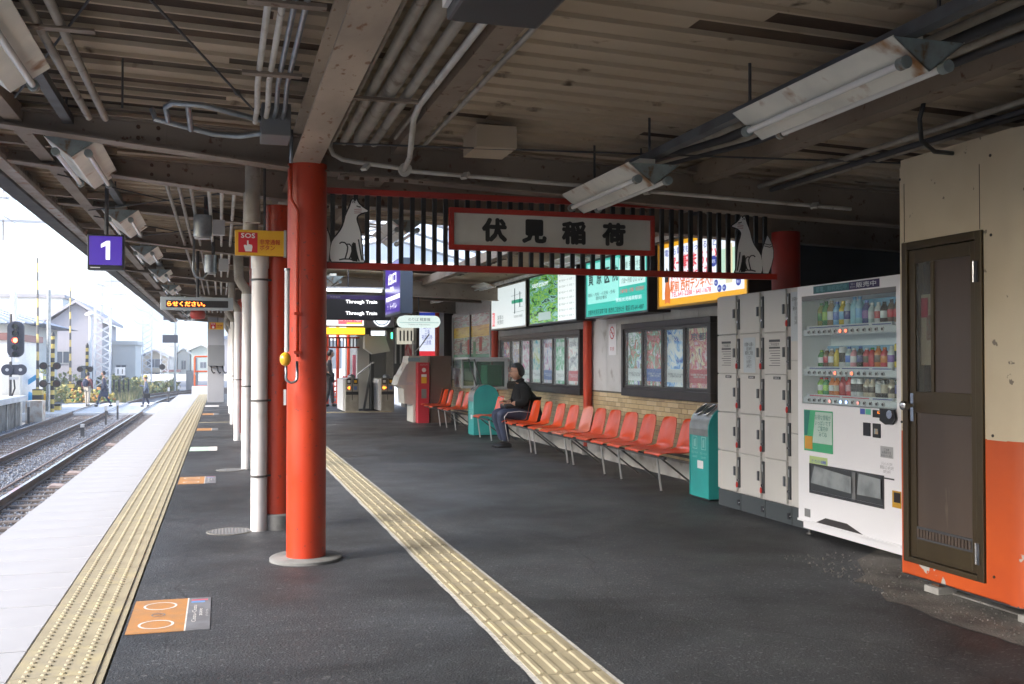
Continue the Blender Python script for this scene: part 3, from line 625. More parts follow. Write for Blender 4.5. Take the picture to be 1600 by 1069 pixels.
# ================================================================ STATION NAME FENCE
def P(name,label,cat,org,group=None): return thing(name,label,cat,org,group)
FY=6.84
fe=P('slatted_screen','red railed screen of black vertical slats hanging under the beam','screen',(2.3,FY,1.9))
MB().box(.655,FY-.02,2.425,4.06,FY+.02,2.465).build('top_rail',DRED,fe)
MB().box(.655,FY-.022,1.922,4.06,FY+.022,1.966).build('bottom_rail',DRED,fe)
BSL=mat('black_slat',(.012,.012,.013),.4)
s0=None
k=0; x=.70
while x<4.02:
    if s0 is None: s0=rbox(x,FY-.012,1.967,x+.030,FY+.012,2.424).build('slat',BSL,fe); x00=x
    else: piece('slat',s0.data,fe,(x-x00,0,0))
    x+=.0775
SIGNW=mat('sign_panel_white',(.50,.49,.45),.4,col2=(.44,.43,.39),scale=3)
nb=P('station_name_board','white station name board with black brush characters in a red frame','sign',(2.265,FY-.05,2.2))
MB().box(1.535,FY-.06,2.105,3.00,FY-.03,2.325).build('panel',SIGNW,nb)
m=MB()
m.box(1.505,FY-.075,2.325,3.03,FY-.025,2.36); m.box(1.505,FY-.075,2.07,3.03,FY-.025,2.105); m.box(1.505,FY-.075,2.105,1.535,FY-.025,2.325); m.box(3.0,FY-.075,2.105,3.03,FY-.025,2.325)
m.build('frame',DRED,nb,bevel=.002)
INK=mat('black_ink',(.01,.01,.01),.6)
for ch,xx in zip('伏見稲荷',(1.825,2.115,2.41,2.715)):
    o=text(ch,.165,.150,(xx,FY-.061,2.215),*NY,INK,nb,'character',.002,.055)
# fox cut-outs
FOXW=mat('fox_white',(.78,.78,.77),.5)
fox=[(133,0),(124,22),(121,60),(125,95),(135,130),(150,155),(168,175),(190,205),(205,235),(216,270),(222,300),(232,325),(248,360),(256,382),(262,404),(270,415),(276,405),(282,399),(288,404),(293,415),(299,400),(310,384),(330,366),(352,352),(368,342),(364,336),(346,332),(322,324),(304,312),(294,298),(292,285),(297,262),(308,232),(318,195),(324,150),(328,100),(331,55),(334,20),(344,2),(336,0)]
SC_=.00102
def foxcut(x0,dirn,label):
    t=P('fox_figure',label,'fox figure',(x0,FY-.03,1.97),'fox figures at the ends of the screen')
    U=(dirn,0,0); V=(0,0,1)
    def pr(poly,y,dep,nm,mt):
        pts=[((p[0]-120)*SC_,p[1]*SC_) for p in poly]
        MB().prism(pts,(x0,y,1.968),U,V,dep*(1 if dirn>0 else -1)).build(nm,mt,t)
    cx_=sum(p[0] for p in fox)/len(fox); cy_=200
    def grow(poly,d_):
        n=len(poly); out=[]
        for i in range(n):
            a=Vector(poly[i-1]); b=Vector(poly[i]); c=Vector(poly[(i+1)%n])
            n1=Vector(((b-a)[1],-(b-a)[0])); n2=Vector(((c-b)[1],-(c-b)[0]))
            nn=(n1.normalized()+n2.normalized()); nn=nn.normalized() if nn.length>.01 else n1.normalized()
            out.append(tuple(b-nn*d_))
        return out
    pr(grow(fox,9),FY-.022,.006,'outline_plate',BSL)
    pr(fox,FY-.029,.005,'body_plate',FOXW)
    tail=[(70,0),(45,60),(30,120),(28,170),(40,220),(62,262),(75,280),(84,255),(100,215),(116,170),(124,120),(118,60),(112,0)]
    pr(grow(tail,8),FY-.0205,.004,'tail_outline',BSL); pr(tail,FY-.0255,.004,'tail',FOXW)
    def ln(pts,w=.0035,nm='ink_line'):
        MB().tube([(x0+dirn*(p[0]-120)*SC_,FY-.0355,1.968+p[1]*SC_) for p in pts],w,6).build(nm,BSL,t)
    ln([(182,118),(196,128),(216,126),(230,112),(236,95),(232,65),(222,30),(218,20)],.0045); ln([(180,12),(210,18),(250,18),(290,6)],.0045); ln([(232,116),(248,116),(262,100),(264,70),(254,38),(246,20)],.0045); ln([(264,110),(276,128)],.005)
    ln([(306,150),(314,100),(322,50),(330,12)],.0045); ln([(284,125),(290,80),(302,30),(312,4)],.004)
    pr([(262,118),(284,128),(290,80),(301,25),(300,2),(268,4),(256,30),(268,70)],FY-.0345,.002,'leg_gap',BSL)
    ln([(293,372),(304,366),(320,364)],.004); ln([(270,404),(268,388)],.0025); ln([(276,400),(284,388)],.0025)
    for q in (350,338,326): MB().tube([(x0+dirn*(278-120)*SC_,FY-.0355,1.968+(q-3)*SC_),(x0+dirn*(326-120)*SC_,FY-.0355,1.968+(q+1)*SC_)],.0016,5).build('cheek_line',DRED,t)
    for q in (205,222): ln([(38,q),(60,q-12),(104,q-4)],.003)
foxcut(.695,1,'white sitting fox cut-out at the left end of the screen, facing right')
foxcut(3.93,-1,'white sitting fox cut-out at the right end of the screen, facing left')
# ================================================================ hanging signs on the track side
PUR=emit('sign_purple',(.03,.012,.16),.45); PURL=emit('sign_white_lit',(.9,.9,1.),.35)
t=P('platform_number_sign','purple hanging sign showing a white number one','sign',(-.93,9.05,2.2))
MB().box(-1.07,9.03,2.065,-.785,9.15,2.36).build('housing',BLACK,t,bevel=.004)
MB().box(-1.055,9.025,2.105,-.80,9.031,2.345).build('panel',PUR,t)
MB().prism([(.004,-.078),(.036,-.078),(.036,.078),(.010,.078),(-.034,.050),(-.034,.020),(.004,.038)],(-.93,9.024,2.228),(1,0,0),(0,0,1),.002).build('number',PURL,t)
MB().box(-1.045,9.024,2.078,-.97,9.028,2.086).build('maker_mark',LGREY,t)
MB().tube([(-.93,9.1,2.36),(-.93,9.1,2.84)],.016,8).build('stem',STEELD,t)
SOSY=mat('sos_yellow',(.75,.42,.02),.4); SOSR=mat('sos_red',(.60,.015,.03),.4); SOSW=mat('sos_white',(.8,.8,.8),.4); SOST=mat('sos_text_red',(.45,.02,.02),.5)
def sos(x,y,z,s,label,txt=True):
    t=P('emergency_button_sign',label,'sign',(x,y,z),'SOS emergency button signs')
    w,h=.372*s,.198*s
    MB().box(x,y,z,x+w,y+.05*s,z+h).build('box',SOSY,t,bevel=.004)
    MB().box(x+w,y-.005,z-.006,x+w+.018*s,y+.055*s,z+h+.006).build('end_plate',LGREY,t)
    MB().box(x+.025*s,y-.002,z+.022*s,x+.17*s,y,z+h-.02*s).build('red_panel',SOSR,t)
    text('SOS',.105*s,.036*s,(x+.098*s,y-.003,z+h-.045*s),*NY,SOSW,t,'lettering',.001,.02)
    hand=[(-.02,-.045),(.028,-.045),(.034,-.01),(.03,.006),(.004,.012),(.004,.04),(-.008,.04),(-.008,0),(-.02,.006),(-.032,.004),(-.03,-.01)]
    MB().prism([(a*s,b*s) for a,b in hand],(x+.098*s,y-.003,z+.075*s),(1,0,0),(0,0,1),.001).build('hand_symbol',SOSW,t)
    text('非常通報\nボタン',.155*s,.085*s,(x+.265*s,y-.003,z+.085*s),*NY,SOST,t,'lettering',.001,.01,align='LEFT')
    MB().tube([(x+w*.6,y+.03,z+h),(x+w*.6,y+.03,2.8)],.01,6).build('stem',STEELD,t)
    return t
sos(.098,7.9,2.105,.972,'large yellow and red SOS emergency button sign beside the front columns')
sos(-.34,32.2,2.28,1.1,'small far yellow and red SOS sign by the white pillar')
t=P('led_display','grey hanging message display with orange scrolling characters','display',(-.3,13.9,2.05))
MB().box(-.76,13.9,1.975,.155,14.02,2.145).build('housing',LGREY,t,bevel=.006)
t.children[0].data.materials.clear(); t.children[0].data.materials.append(mat('display_grey',(.30,.34,.36),.4))
MB().box(-.69,13.895,2.01,.09,13.901,2.10).build('screen',BLACK,t)
text('らせください。',.47,.062,(-.44,13.894,2.055),*NY,emit('led_orange',(1,.16,.02),2.2),t,'lettering',.001,.012)
MB().tube([(-.3,13.96,2.14),(-.3,13.96,2.8)],.02,8).build('stem',STEELD,t)
o=tag(MB().lathe([(.05,0),(.16,.02),(.19,.12),(.15,.22),(.03,.26)],(-.55,26,2.34),20).build('red_hanging_lantern',mat('red_lantern',(.5,.05,.04),.5),smooth=True),'small red hanging alarm housing under the far canopy','alarm')
# white pillar with cabinet
t=P('white_pillar','white square pillar with a grey cabinet and looping black cables','pillar',(-.15,33.9,0))
MB().box(-.41,33.6,0,.10,34.1,2.8).build('shaft',WSLAB,t,bevel=.01)
MB().box(-.40,33.42,1.16,.115,33.6,1.82).build('cabinet',MGREY,t,bevel=.01)
for x in (-.30,-.12,.05): MB().tube([(x,33.5,1.17),(x+.02,33.48,1.02),(x+.08,33.47,.93),(x+.12,33.5,.95)],.022,8).build('cable',BLACK,t,smooth=True)
# ================================================================ ground mats (boarding position stickers)
MO=mat('mat_orange',(.40,.185,.055),.6,col2=(.33,.17,.07),scale=12,col3=(.4,.22,.1),s3=25); MG=mat('mat_grey',(.16,.165,.18),.6,col2=(.12,.12,.13),scale=8); MW=mat('mat_white',(.62,.60,.58),.6,col2=(.5,.48,.45),scale=14); MPK=mat('mat_pink',(.45,.1,.14),.6); MBL=mat('mat_blue',(.12,.25,.5),.6); MGN=mat('mat_green',(.42,.55,.45),.6)
def ring(m,cx,cy,rx,ry,z,w,n=40):
    vs=[];fs=[]
    for i in range(n):
        a=2*math.pi*i/n
        for k in (0,1): vs.append((cx+(rx-w*k)*math.cos(a),cy+(ry-w*k)*math.sin(a),z))
    for i in range(n): a=2*i; b=2*((i+1)%n); fs.append((a,b,b+1,a+1))
    return m.add(vs,fs)
def gmat(y0,y1,label,full=True,col=None):
    t=P('boarding_sticker',label,'floor sticker',(-.24,(y0+y1)/2,0),'boarding position stickers on the platform')
    MB().box(-.432,y0,.0005,-.165,y1,.0035).build('panel',col or MO,t)
    MB().box(-.158,y0,.0005,-.045,y1,.0035).build('side_panel',MG if full or col is None else MW,t)
    MB().box(-.165,y0,.0005,-.158,y1,.0038).build('divider',MW,t)
    if full:
        L=y1-y0; m=MB(); ring(m,-.30,y0+.15*L/.69,.085,.085,.0045,.012); m.build('circle',MW,t); m=MB(); ring(m,-.30,y1-.15*L/.69,.085,.085,.0045,.012); m.build('circle',MW,t)
        m=MB(); ring(m,-.30,(y0+y1)/2,.035,.035,.0045,.008); m.build('logo_ring',MG,t); text('CZ',.03,.016,(-.30,(y0+y1)/2,.0045),(1,0,0),(0,1,0),MG,t,'lettering',.001,.01)
        MB().box(-.145,y1-.07,.0036,-.06,y1-.04,.0042).build('pink_stripe',MPK,t); MB().box(-.145,y1-.115,.0036,-.075,y1-.08,.0042).build('blue_stripe',MBL,t)
        text('Cozu-Cozu\n  zone',.36,.05,(-.11,y0+.33,.0036),(0,1,0),(-1,0,0),MW,t,'lettering',.001,.012)
        text('どちらでも',.15,.012,(-.062,y0+.33,.0036),(0,1,0),(-1,0,0),MW,t,'lettering',.001,.0)
gmat(5.15,5.84,'orange and grey floor sticker with two white rings nearest the camera')
gmat(11.28,11.95,'second orange and grey floor sticker from the camera')
gmat(15.4,16.1,'pale green floor sticker, third from the camera',False,MGN)
gmat(19.9,20.6,'orange floor sticker, fourth from the camera',False)
gmat(25.7,26.5,'orange floor sticker, fifth from the camera',False)
gmat(30.4,31.2,'whitish floor sticker, farthest from the camera',False,MW)
o=P('floor_line','thin yellow line across the platform beyond the fourth sticker','line',(0,22.6,0)); MB().box(-.44,22.5,.0005,.35,22.65,.0035).build('strip',YTILE,o)
def drain(x,y,r,label):
    t=P('drain_cover',label,'drain cover',(x,y,0),'round drain covers in the asphalt')
    MB().lathe([(r,-.01),(r,.004),(r-.01,.006),(r-.02,.002)],(x,y,0),32).build('ring',CONCD,t)
    m=MB()
    for i in range(-6,7):
        c=i*r/7; h=math.sqrt(max(0,(r-.02)**2-c*c)); m.box(x+c-.006,y-h,.001,x+c+.006,y+h,.0065)
        m.box(x-h,y+c-.006,.001,x+h,y+c+.006,.0058)
    m.build('grating',MGREY,t)
drain(.07,8.05,.17,'round drain grating beside the thick near downpipe'); drain(.12,12.6,.17,'round drain grating farther along the second downpipe')
# ================================================================ RIGHT HAND WALL
WX=5.0
wall=thing('station_wall',None,None,(WX,15,0),kind='structure')
BRK=mat('glazed_brick',(.58,.45,.24),.35,col2=(.47,.36,.20),scale=1.3,lo=.3,hi=.7,rvar=.1); BRK2=mat('glazed_brick_dark',(.46,.35,.19),.4); BRK3=mat('glazed_brick_pale',(.62,.50,.30),.35)
MB().box(WX+.012,8.2,-.01,WX+.16,29,.93).build('mortar_core',mat('wall_mortar',(.13,.12,.10),.95),wall)
bl,bh,g=.146,.052,.006
b0=rbox(0,0,0,.014,bl,bh).build('brick',[BRK],wall,bevel=.0015); b0.location=(0,1e3,0)
bds=[b0.data]
for mm in (BRK2,BRK3): d2=b0.data.copy(); d2.materials.clear(); d2.materials.append(mm); bds.append(d2)
cnt=0; rest=MB(); used=False
rows=12; z0=.19
cells=[]
for r_ in range(rows):
    z=z0+r_*(bh+g); y=8.4+(.076 if r_%2 else 0)
    while y<27: cells.append((y,z)); y+=bl+g
cells.sort()
for (y,z) in cells:
    loc=(WX+RS.uniform(-.0012,.0012),y,z)
    if cnt<300:
        if not used: b0.location=loc; used=True
        else: piece('brick',bds[RS.choice([0,0,0,1,2])],wall,loc)
        cnt+=1
    else:
        rest.mi=int(RS.choice([0,0,0,1,2])); rest.box(loc[0],y,z,WX+.014,y+bl,z+bh)
rest.build('brickwork',[BRK,BRK2,BRK3],wall,kind='stuff')
MB().box(WX-.10,8.2,-.01,WX+.011,27,.185).build('concrete_kerb',CONC,wall,bevel=.01)
# upper panels
MB().box(WX+.03,8.2,.931,WX+.16,29,3.3).build('panel_backing',STEELD,wall)
MB().box(6.3,-14,.0,6.42,8.25,3.2).build('rear_wall',mat('rear_wall_dark',(.035,.04,.045),.7,col2=(.025,.028,.03),scale=2),wall); MB().box(5.0,8.12,0,6.3,8.195,3.2).build('return_wall',mat('rear_wall_dark',(.035,.04,.045)),wall)
pw=.455; p0=None; i=0; y=8.2
while y<28.5:
    if p0 is None: p0=rbox(0,.003,.905,.028,pw-.003,3.2).build('wall_panel',CREAMW,wall,bevel=.002); p0.location=(WX,y,0)
    else: piece('wall_panel',p0.data,wall,(WX+RS.uniform(0,.0015),y,0))
    y+=pw
# trunking above signs, dark back side
MB().box(WX-.03,8.3,2.72,WX-.001,27,2.80).build('cable_tray',STEELD,wall)
# ---------------------------------------------------------------- light boxes
def lightbox(y0,y1,z0,z1,label,framem,depth=.28):
    t=thing('light_box',label,'light box',(WX,(y0+y1)/2,z0),'backlit advertising boxes on the wall')
    MB().box(WX-depth,y0,z0,WX-.001,y1,z1).build('housing',DBROWN,t,bevel=.004)
    x=WX-depth; m=MB()
    for a in ((y0,z0,y1,z0+.025),(y0,z1-.025,y1,z1),(y0,z0+.025,y0+.025,z1-.025),(y1-.025,z0+.025,y1,z1-.025)): m.box(x-.012,a[0],a[1],x-.001,a[2],a[3])
    m.build('frame',framem,t); return t,x-.003
def face(t,x,y0,y1,z0,z1,m,nm='panel',k=0): 
    x=x-.002*k
    return MB().add([(x,y1,z0),(x,y0,z0),(x,y0,z1),(x,y1,z1)],[(0,1,2,3)]).build(nm,m,t)
ES=.24
YW=emit('lb_white',(.86,.93,1),ES*.95); YY=emit('lb_yellow',(.95,.48,.02),ES*.75); RT=emit('lb_redtext',(.85,.05,.07),ES*.7); BT=emit('lb_bluetext',(.03,.06,.45),ES*.6); OT=emit('lb_orange',(.85,.22,.04),ES*.7); BK=mat('lb_black',(.01,.012,.015),.4)
t,x=lightbox(8.42,10.45,1.885,2.62,'bright yellow framed light box with red lettering and blue dots, above the poster case',mat('lb_yframe',(.5,.28,.02),.5))
face(t,x,8.445,10.425,1.91,2.595,YY); face(t,x,8.50,10.33,1.985,2.55,YW,'panel',1)
NXk=lambda y,z,k=3:(x-.002*k,y,z)
text('電池も電球も困ってること',1.2,.075,NXk(9.65,2.49),*NX,BT,t,bold=.012)
text('家一軒まるごと',1.15,.15,NXk(9.55,2.36),*NX,RT,t,bold=.03)
text('すべておまかせ下さい',.98,.11,NXk(9.62,2.22),*NX,RT,t,bold=.02)
text('駅前 西村デンキへ!!',.98,.12,NXk(9.62,2.115),*NX,OT,t,bold=.03)
text('TEL.641-2288・641-1678',.92,.05,NXk(9.62,2.025),*NX,RT,t,bold=.02)
LBG=emit('lb_palegreen',(.55,.8,.62),ES*.8)
face(t,x,8.62,8.98,2.10,2.40,LBG,'map_patch',2); face(t,x,8.72,8.86,2.06,2.44,emit('lb_sand',(.8,.72,.45),ES*.8),'map_patch',3)
for (y,z,r_) in ((9.0,2.44,.05),(9.10,2.30,.07),(9.05,2.08,.04),(8.98,2.02,.045),(8.60,2.06,.05),(8.52,2.14,.05),(8.88,2.02,.04),(8.55,2.42,.05),(8.68,2.48,.04)):
    MB().prism([(r_*math.cos(a*math.pi/10),r_*.8*math.sin(a*math.pi/10)) for a in range(20)],(x-.009,y,z),*NX,.0005).build('blue_dot',BT,t)
    text('電化',r_*1.2,r_*.5,(x-.0105,y,z),*NX,YW,t)
# little dark plain silhouette with orange patch at left
MB().prism([(-.07,.0),(-.02,.02),(.06,0),(.07,.14),(.04,.22),(.05,.3),(0,.36),(-.05,.33),(-.06,.22),(-.08,.12)],(x-.007,10.18,1.93),*NX,.001).build('dark_figure',OT,t)
MB().prism([(-.05,0),(.04,0),(.05,.1),(.0,.16),(-.05,.1)],(x-.009,10.2,2.17),*NX,.001).build('dark_figure',BK,t)
# teal clinic sign
TE=emit('lb_teal',(.04,.52,.42),ES*.75); TL=emit('lb_teal_pale',(.33,.82,.74),ES*.8); DT=mat('lb_darktext',(.01,.06,.06),.5)
t,x=lightbox(10.72,12.80,1.87,2.64,'teal backlit clinic sign with black characters above the no smoking notice',mat('lb_gframe',(.10,.11,.12),.5))
face(t,x,10.745,12.775,1.895,2.615,TE); face(t,x,11.62,12.72,2.06,2.59,TL,'panel',1); face(t,x,10.80,11.60,2.22,2.57,emit('lb_mint',(.6,.9,.85),ES*.8),'panel',1)
for ch,yy in zip('黄原医院',(12.58,12.28,12.0,11.72)): text(ch,.17,.19,(x-.005,yy,2.40),*NX,DT,t,'character',.001,.02)
text('眼科・内科・小児科・外科\n理学診療科',.95,.10,(x-.005,12.2,2.15),*NX,DT,t,bold=.0)
text('診療時間  月 火 水 木 金 土\n9:00〜12:00  ○ ○ ○ ○ ○\n17:00〜19:00  ○ ○  ○ ○',.72,.26,(x-.005,11.2,2.38),*NX,DT,t,bold=.0)
text('土曜午後・日曜・祝日休診',.75,.05,(x-.005,11.2,2.16),*NX,RT,t)
text('京都市伏見区深草下車  南改札口徒歩2分  電話 075-641-4887',1.85,.07,(x-.005,11.76,1.945),*NX,DT,t,bold=.01)
text('京阪伏見稲荷駅前',.8,.05,(x-.005,11.3,2.06),*NX,YW,t)
# forest box
FO=poster('forest_print',[(.01,.06,.03),(.03,.2,.05),(.25,.5,.08),(.05,.25,.12),(.3,.55,.5),(.02,.09,.05)],5,2.2,ES*.6,stretch=(1,.8,2.2)); LW=emit('lb_list',(.80,.88,.86),ES*.85)
t,x=lightbox(13.15,15.38,1.865,2.64,'backlit forest photograph with a white price list at its right side',mat('lb_gframe',(.1,.1,.1),.5))
face(t,x,13.97,15.355,1.89,2.615,FO); face(t,x,13.175,13.97,1.89,2.615,LW,'list_panel')
text('FOREST ECONOMY',.8,.06,(x-.005,14.8,2.48),*NX,YW,t,bold=.01)
for k in range(8): text('松ケ谷ルート 15分 〜',.66,.035,(x-.004,13.57,2.55-.085*k),*NX,DT,t)
t2=face(t,x,14.3,14.9,1.93,2.05,emit('lb_grey',(.3,.4,.38),ES),'panel',1)
# map box
t,x=lightbox(15.55,17.75,1.86,2.62,'pale backlit guide map board with a green block and red title',mat('lb_mframe',(.38,.36,.3),.5))
face(t,x,15.575,17.725,1.885,2.595,emit('lb_cool',(.72,.80,.80),ES*.8))
face(t,x,17.5,17.66,1.93,2.17,RT,'red_title',1); text('稲荷山',.13,.2,(x-.004,17.58,2.05),*NX,YW,t)
text('深草の\n伏見町',.4,.16,(x-.004,17.1,2.03),*NX,DT,t)
face(t,x,15.75,16.4,2.27,2.33,emit('lb_green',(.02,.25,.15),ES),'green_bar',1)
m=MB()
for (a,b) in (((16.4,2.40),(15.8,2.42)),((16.2,2.52),(16.2,2.1)),((16.0,2.2),(15.75,2.2)),((16.3,2.12),(15.7,2.13)),((15.9,2.45),(15.9,2.2))): m.bar((x-.005,a[0],a[1]),(x-.005,b[0],b[1]),.012,.002)
m.build('map_lines',DT,t)
text('京阪本線  伏見稲荷',.5,.04,(x-.004,16.0,2.05),*NX,DT,t)
# ---------------------------------------------------------------- poster cases
PAL=[[(.75,.72,.7),(.65,.12,.18),(.8,.7,.45),(.3,.1,.25)],[(.03,.1,.5),(.25,.5,.85),(.85,.85,.85),(.8,.82,.8)],[(.82,.82,.8),(.6,.03,.05),(.15,.35,.2),(.8,.78,.75)],[(.12,.12,.45),(.8,.8,.84),(.1,.35,.2),(.7,.1,.1)],
 [(.65,.04,.04),(.85,.85,.8),(.2,.2,.25)],[(.78,.8,.76),(.05,.4,.15),(.85,.85,.85)],[(.45,.05,.3),(.85,.75,.75),(.2,.3,.6)],[(.05,.45,.55),(.85,.85,.7),(.6,.6,.1)],[(.85,.1,.3),(.85,.72,.78),(.85,.85,.85)],[(.8,.8,.82),(.5,.35,.5),(.85,.6,.3)],[(.82,.8,.65),(.55,.03,.05),(.1,.25,.5)]]
GL=glass('case_glass',alpha=.03)
def case(y0,y1,z0,z1,n,label,s):
    t=thing('poster_case',label,'poster case',(WX,(y0+y1)/2,z0),'dark framed poster cases on the wall')
    x0=WX-.10; 
    MB().box(WX-.03,y0,z0,WX-.001,y1,z1).build('backboard',DBROWN,t)
    m=MB(); f=.07
    m.box(x0,y0,z0,WX-.031,y1,z0+f+.03); m.box(x0,y0,z1-f,WX-.031,y1,z1); m.box(x0,y0,z0+f+.03,WX-.031,y0+f,z1-f); m.box(x0,y1-f,z0+f+.03,WX-.031,y1,z1-f); m.build('frame',DBROWN,t,bevel=.004)
    W_=(y1-y0-2*f)/n
    for k in range(n):
        a=y0+f+W_*k; 
        m=MB(); q=.032
        zz0,zz1=z0+f+.032,z1-f-.002
        m.box(x0+.012,a,zz0,x0+.035,a+q,zz1); m.box(x0+.012,a+W_-q,zz0,x0+.035,a+W_-.001,zz1); m.box(x0+.012,a+q,zz0,x0+.035,a+W_-q,zz0+q); m.box(x0+.012,a+q,zz1-q,x0+.035,a+W_-q,zz1)
        d_=m.build('case_door',DBROWN,t)
        MB().box(x0+.02,a+q,zz0+q,x0+.023,a+W_-q,zz1-q).build('glass',GL,d_)
        i=(s+k)%len(PAL); pm=poster('poster_print_%d'%(s+k),PAL[i],2.2+.5*(k%3),s+k*1.3,stretch=(1,.8,1.3))
        # slightly buckled poster sheet
        nm=6; vs=[]; fs=[]
        pa,pb=a+q+.012,a+W_-q-.012; za,zb=zz0+q+.01,zz1-q-.01
        for ii in range(nm+1):
            for jj in range(nm+1): vs.append((WX-.045+RS.uniform(-.004,.004),pa+(pb-pa)*ii/nm,za+(zb-za)*jj/nm))
        for ii in range(nm):
            for jj in range(nm): q0=ii*(nm+1)+jj; fs.append((q0,q0+1,q0+nm+2,q0+nm+1))
        po=MB().add(vs,fs).build('poster',pm,t,smooth=True)
        cW=mat('print_white',(.66,.66,.65),.3); cK=mat('print_dark',(.06,.06,.10),.3); cR=mat('print_red',(.5,.04,.06),.3); cB=mat('print_blue',(.05,.12,.4),.3)
        hw=(pb-pa); cy=(pa+pb)/2
        tt=['京都','春の旅','祭','花まつり','おけいはん','美術展','清水寺','開館','名店会','祇園','きもの'][i]
        MB().add([(WX-.052,pb-.02*hw,za+.05),(WX-.052,pa+.02*hw,za+.05),(WX-.052,pa+.02*hw,za+.20),(WX-.052,pb-.02*hw,za+.20)],[(0,1,2,3)]).build('text_band',cW if k%2 else [cR,cW,cB][k%3],po)
        text(tt,hw*.75,.08,(WX-.054,cy,zb-.09),*NX,[cK,cW,cR,cW][k%4],po,bold=.02)
        text('京阪電車 平日 10:00-16:00\n入場無料 特別公開',hw*.8,.05,(WX-.054,cy,za+.13),*NX,cK if k%2 else [cW,cK,cW][k%3],po)
case(9.55,12.0,.87,1.775,4,'wide dark framed case holding four large posters beside the lockers',0)
case(13.55,17.85,.82,1.76,7,'long dark framed case of seven narrow posters behind the seated man',4)
ns=tag(rbox(WX-.008,12.40,1.385,WX-.002,12.66,1.80).build('no_smoking_notice',WHITE),'white no smoking notice with a red ring between the poster cases','notice')
ORG['no_smoking_notice']=Vector((0,0,0))
m=MB(); R0=.085
vs=[];fs=[]
for i in range(28):
    a=2*math.pi*i/28
    for r_ in (R0,R0-.018): vs.append((WX-.010,12.53+r_*math.cos(a),1.68+r_*math.sin(a)))
for i in range(28): a=2*i;b=2*((i+1)%28); fs.append((a,a+1,b+1,b))
m.add(vs,fs); m.bar((WX-.010,12.53+.06,1.74),(WX-.010,12.53-.06,1.62),.016,.002,up=(1,0,0)); m.bar((WX-.009,12.53-.05,1.675),(WX-.009,12.53+.05,1.685),.012,.001,up=(1,0,0)); m.build('ban_ring',mat('print_red',(.5,.04,.06)),ns)
text('禁 煙',.14,.05,(WX-.009,12.53,1.47),*NX,mat('print_red',(.5,.04,.06)),ns)
# notice cabinet with glass reflections painted on as coloured panels, phone booth hood, slim sign etc.
t=thing('notice_cabinet','glazed notice cabinet with painted yellow and green reflections above far seats','cabinet',(WX,20,1.1))
MB().box(WX-.08,18.5,1.10,WX-.001,21.8,2.32).build('case',MGREY,t)
CG=poster('cab_green',[(.05,.2,.12),(.12,.3,.2),(.2,.4,.3)],3,2); CY=poster('cab_yellow',[(.6,.35,.03),(.75,.5,.05),(.5,.25,.02)],3,5); CW2=poster('cab_white',[(.2,.35,.27),(.5,.58,.52),(.35,.2,.2),(.6,.66,.62)],5,3)
x=WX-.082
for (a,b,z0_,z1_,mm) in ((18.6,21.7,1.16,1.45,CG),(18.6,21.7,1.45,1.80,CW2),(18.6,21.7,1.80,2.02,CY),(18.6,21.7,2.02,2.28,CW2)): face(t,x,a,b,z0_,z1_,mm)
for (a,z0_,z1_,mm) in ((19.2,1.5,1.78,DRED),(20.2,1.45,1.75,DRED),(20.9,1.5,1.7,mat('cab_dark',(.1,.1,.12))),(19.7,1.2,1.7,mat('cab_leaf',(.1,.25,.15)))): face(t,x,a,a+.22,z0_,z1_,mm,'painted_reflection',1)
MB().box(x-.02,20.1,1.10,x-.005,20.18,2.32).build('door_bar',DGREY,t); 
m=MB(); m.box(x-.02,18.5,1.10,x,18.58,2.32); m.box(x-.02,21.72,1.10,x,21.8,2.32); m.box(x-.02,18.58,2.26,x,21.72,2.32); m.box(x-.02,18.58,1.10,x,21.72,1.15); m.build('frame',LGREY,t)
t=thing('telephone_hood','grey rounded telephone hood with a green public phone inside','telephone',(4.7,17.7,.8))
zt,zb=1.34,.80
for yy,nm in ((17.35,'side_frame'),(18.33,'side_frame')):
    m=MB(); m.box(4.30,yy,zb,4.92,yy+.03,zb+.05); m.box(4.30,yy,zt-.04,4.92,yy+.03,zt-.001); m.box(4.30,yy,zb+.05,4.34,yy+.03,zt-.04); m.box(4.86,yy,zb+.05,4.92,yy+.03,zt-.04); m.build(nm,LGREY,t,bevel=.004)
    MB().box(4.341,yy+.012,zb+.051,4.859,yy+.016,zt-.041).build('side_pane',glass('hood_glass',(.5,.6,.55),.15),t)
MB().box(4.18,17.33,zt,4.98,18.38,zt+.035).build('roof',LGREY,t); MB().box(4.88,17.4,.85,4.92,18.3,zt).build('back_panel',MGREY,t)
MB().box(4.56,17.45,.87,4.84,17.9,1.24).build('phone',mat('phone_green',(.02,.32,.16),.35),t,bevel=.02)
MB().bar((4.20,17.345,1.34),(4.36,17.345,.80),.022).build('grey_strut',STEELD,t); MB().bar((4.30,17.345,1.34),(4.46,17.345,.80),.022).build('grey_strut',STEELD,t)
t=thing('vertical_sign','tall slim backlit sign, blue above and red below, by ticket machine','sign',(4.85,23.8,1.27))
MB().box(4.56,23.95,1.25,4.98,24.12,2.65).build('housing',DBROWN,t)
MB().box(4.50,23.9,1.25,4.56,24.5,2.65).build('face_box',DBROWN,t)
y=23.948
for (z0_,z1_,mm) in ((1.27,1.55,RT),(1.55,2.35,emit('vs_white',(.75,.82,.95),.22)),(2.35,2.48,BT),(2.48,2.62,emit('vs_pink',(.6,.45,.5),.2))): MB().box(4.58,y-.002,z0_,4.96,y,z1_).build('panel',mm,t)
text('出町柳\n三条\n祇園四条\n丹波橋',.26,.5,(4.77,y-.004,1.95),*NY,BT,t)
bx=tag(rbox(4.98-.22,22.0,1.2,4.97,22.5,2.7).build('dark_cabinet',DBROWN),'tall dark cabinet side beside the slim blue and red sign','cabinet')
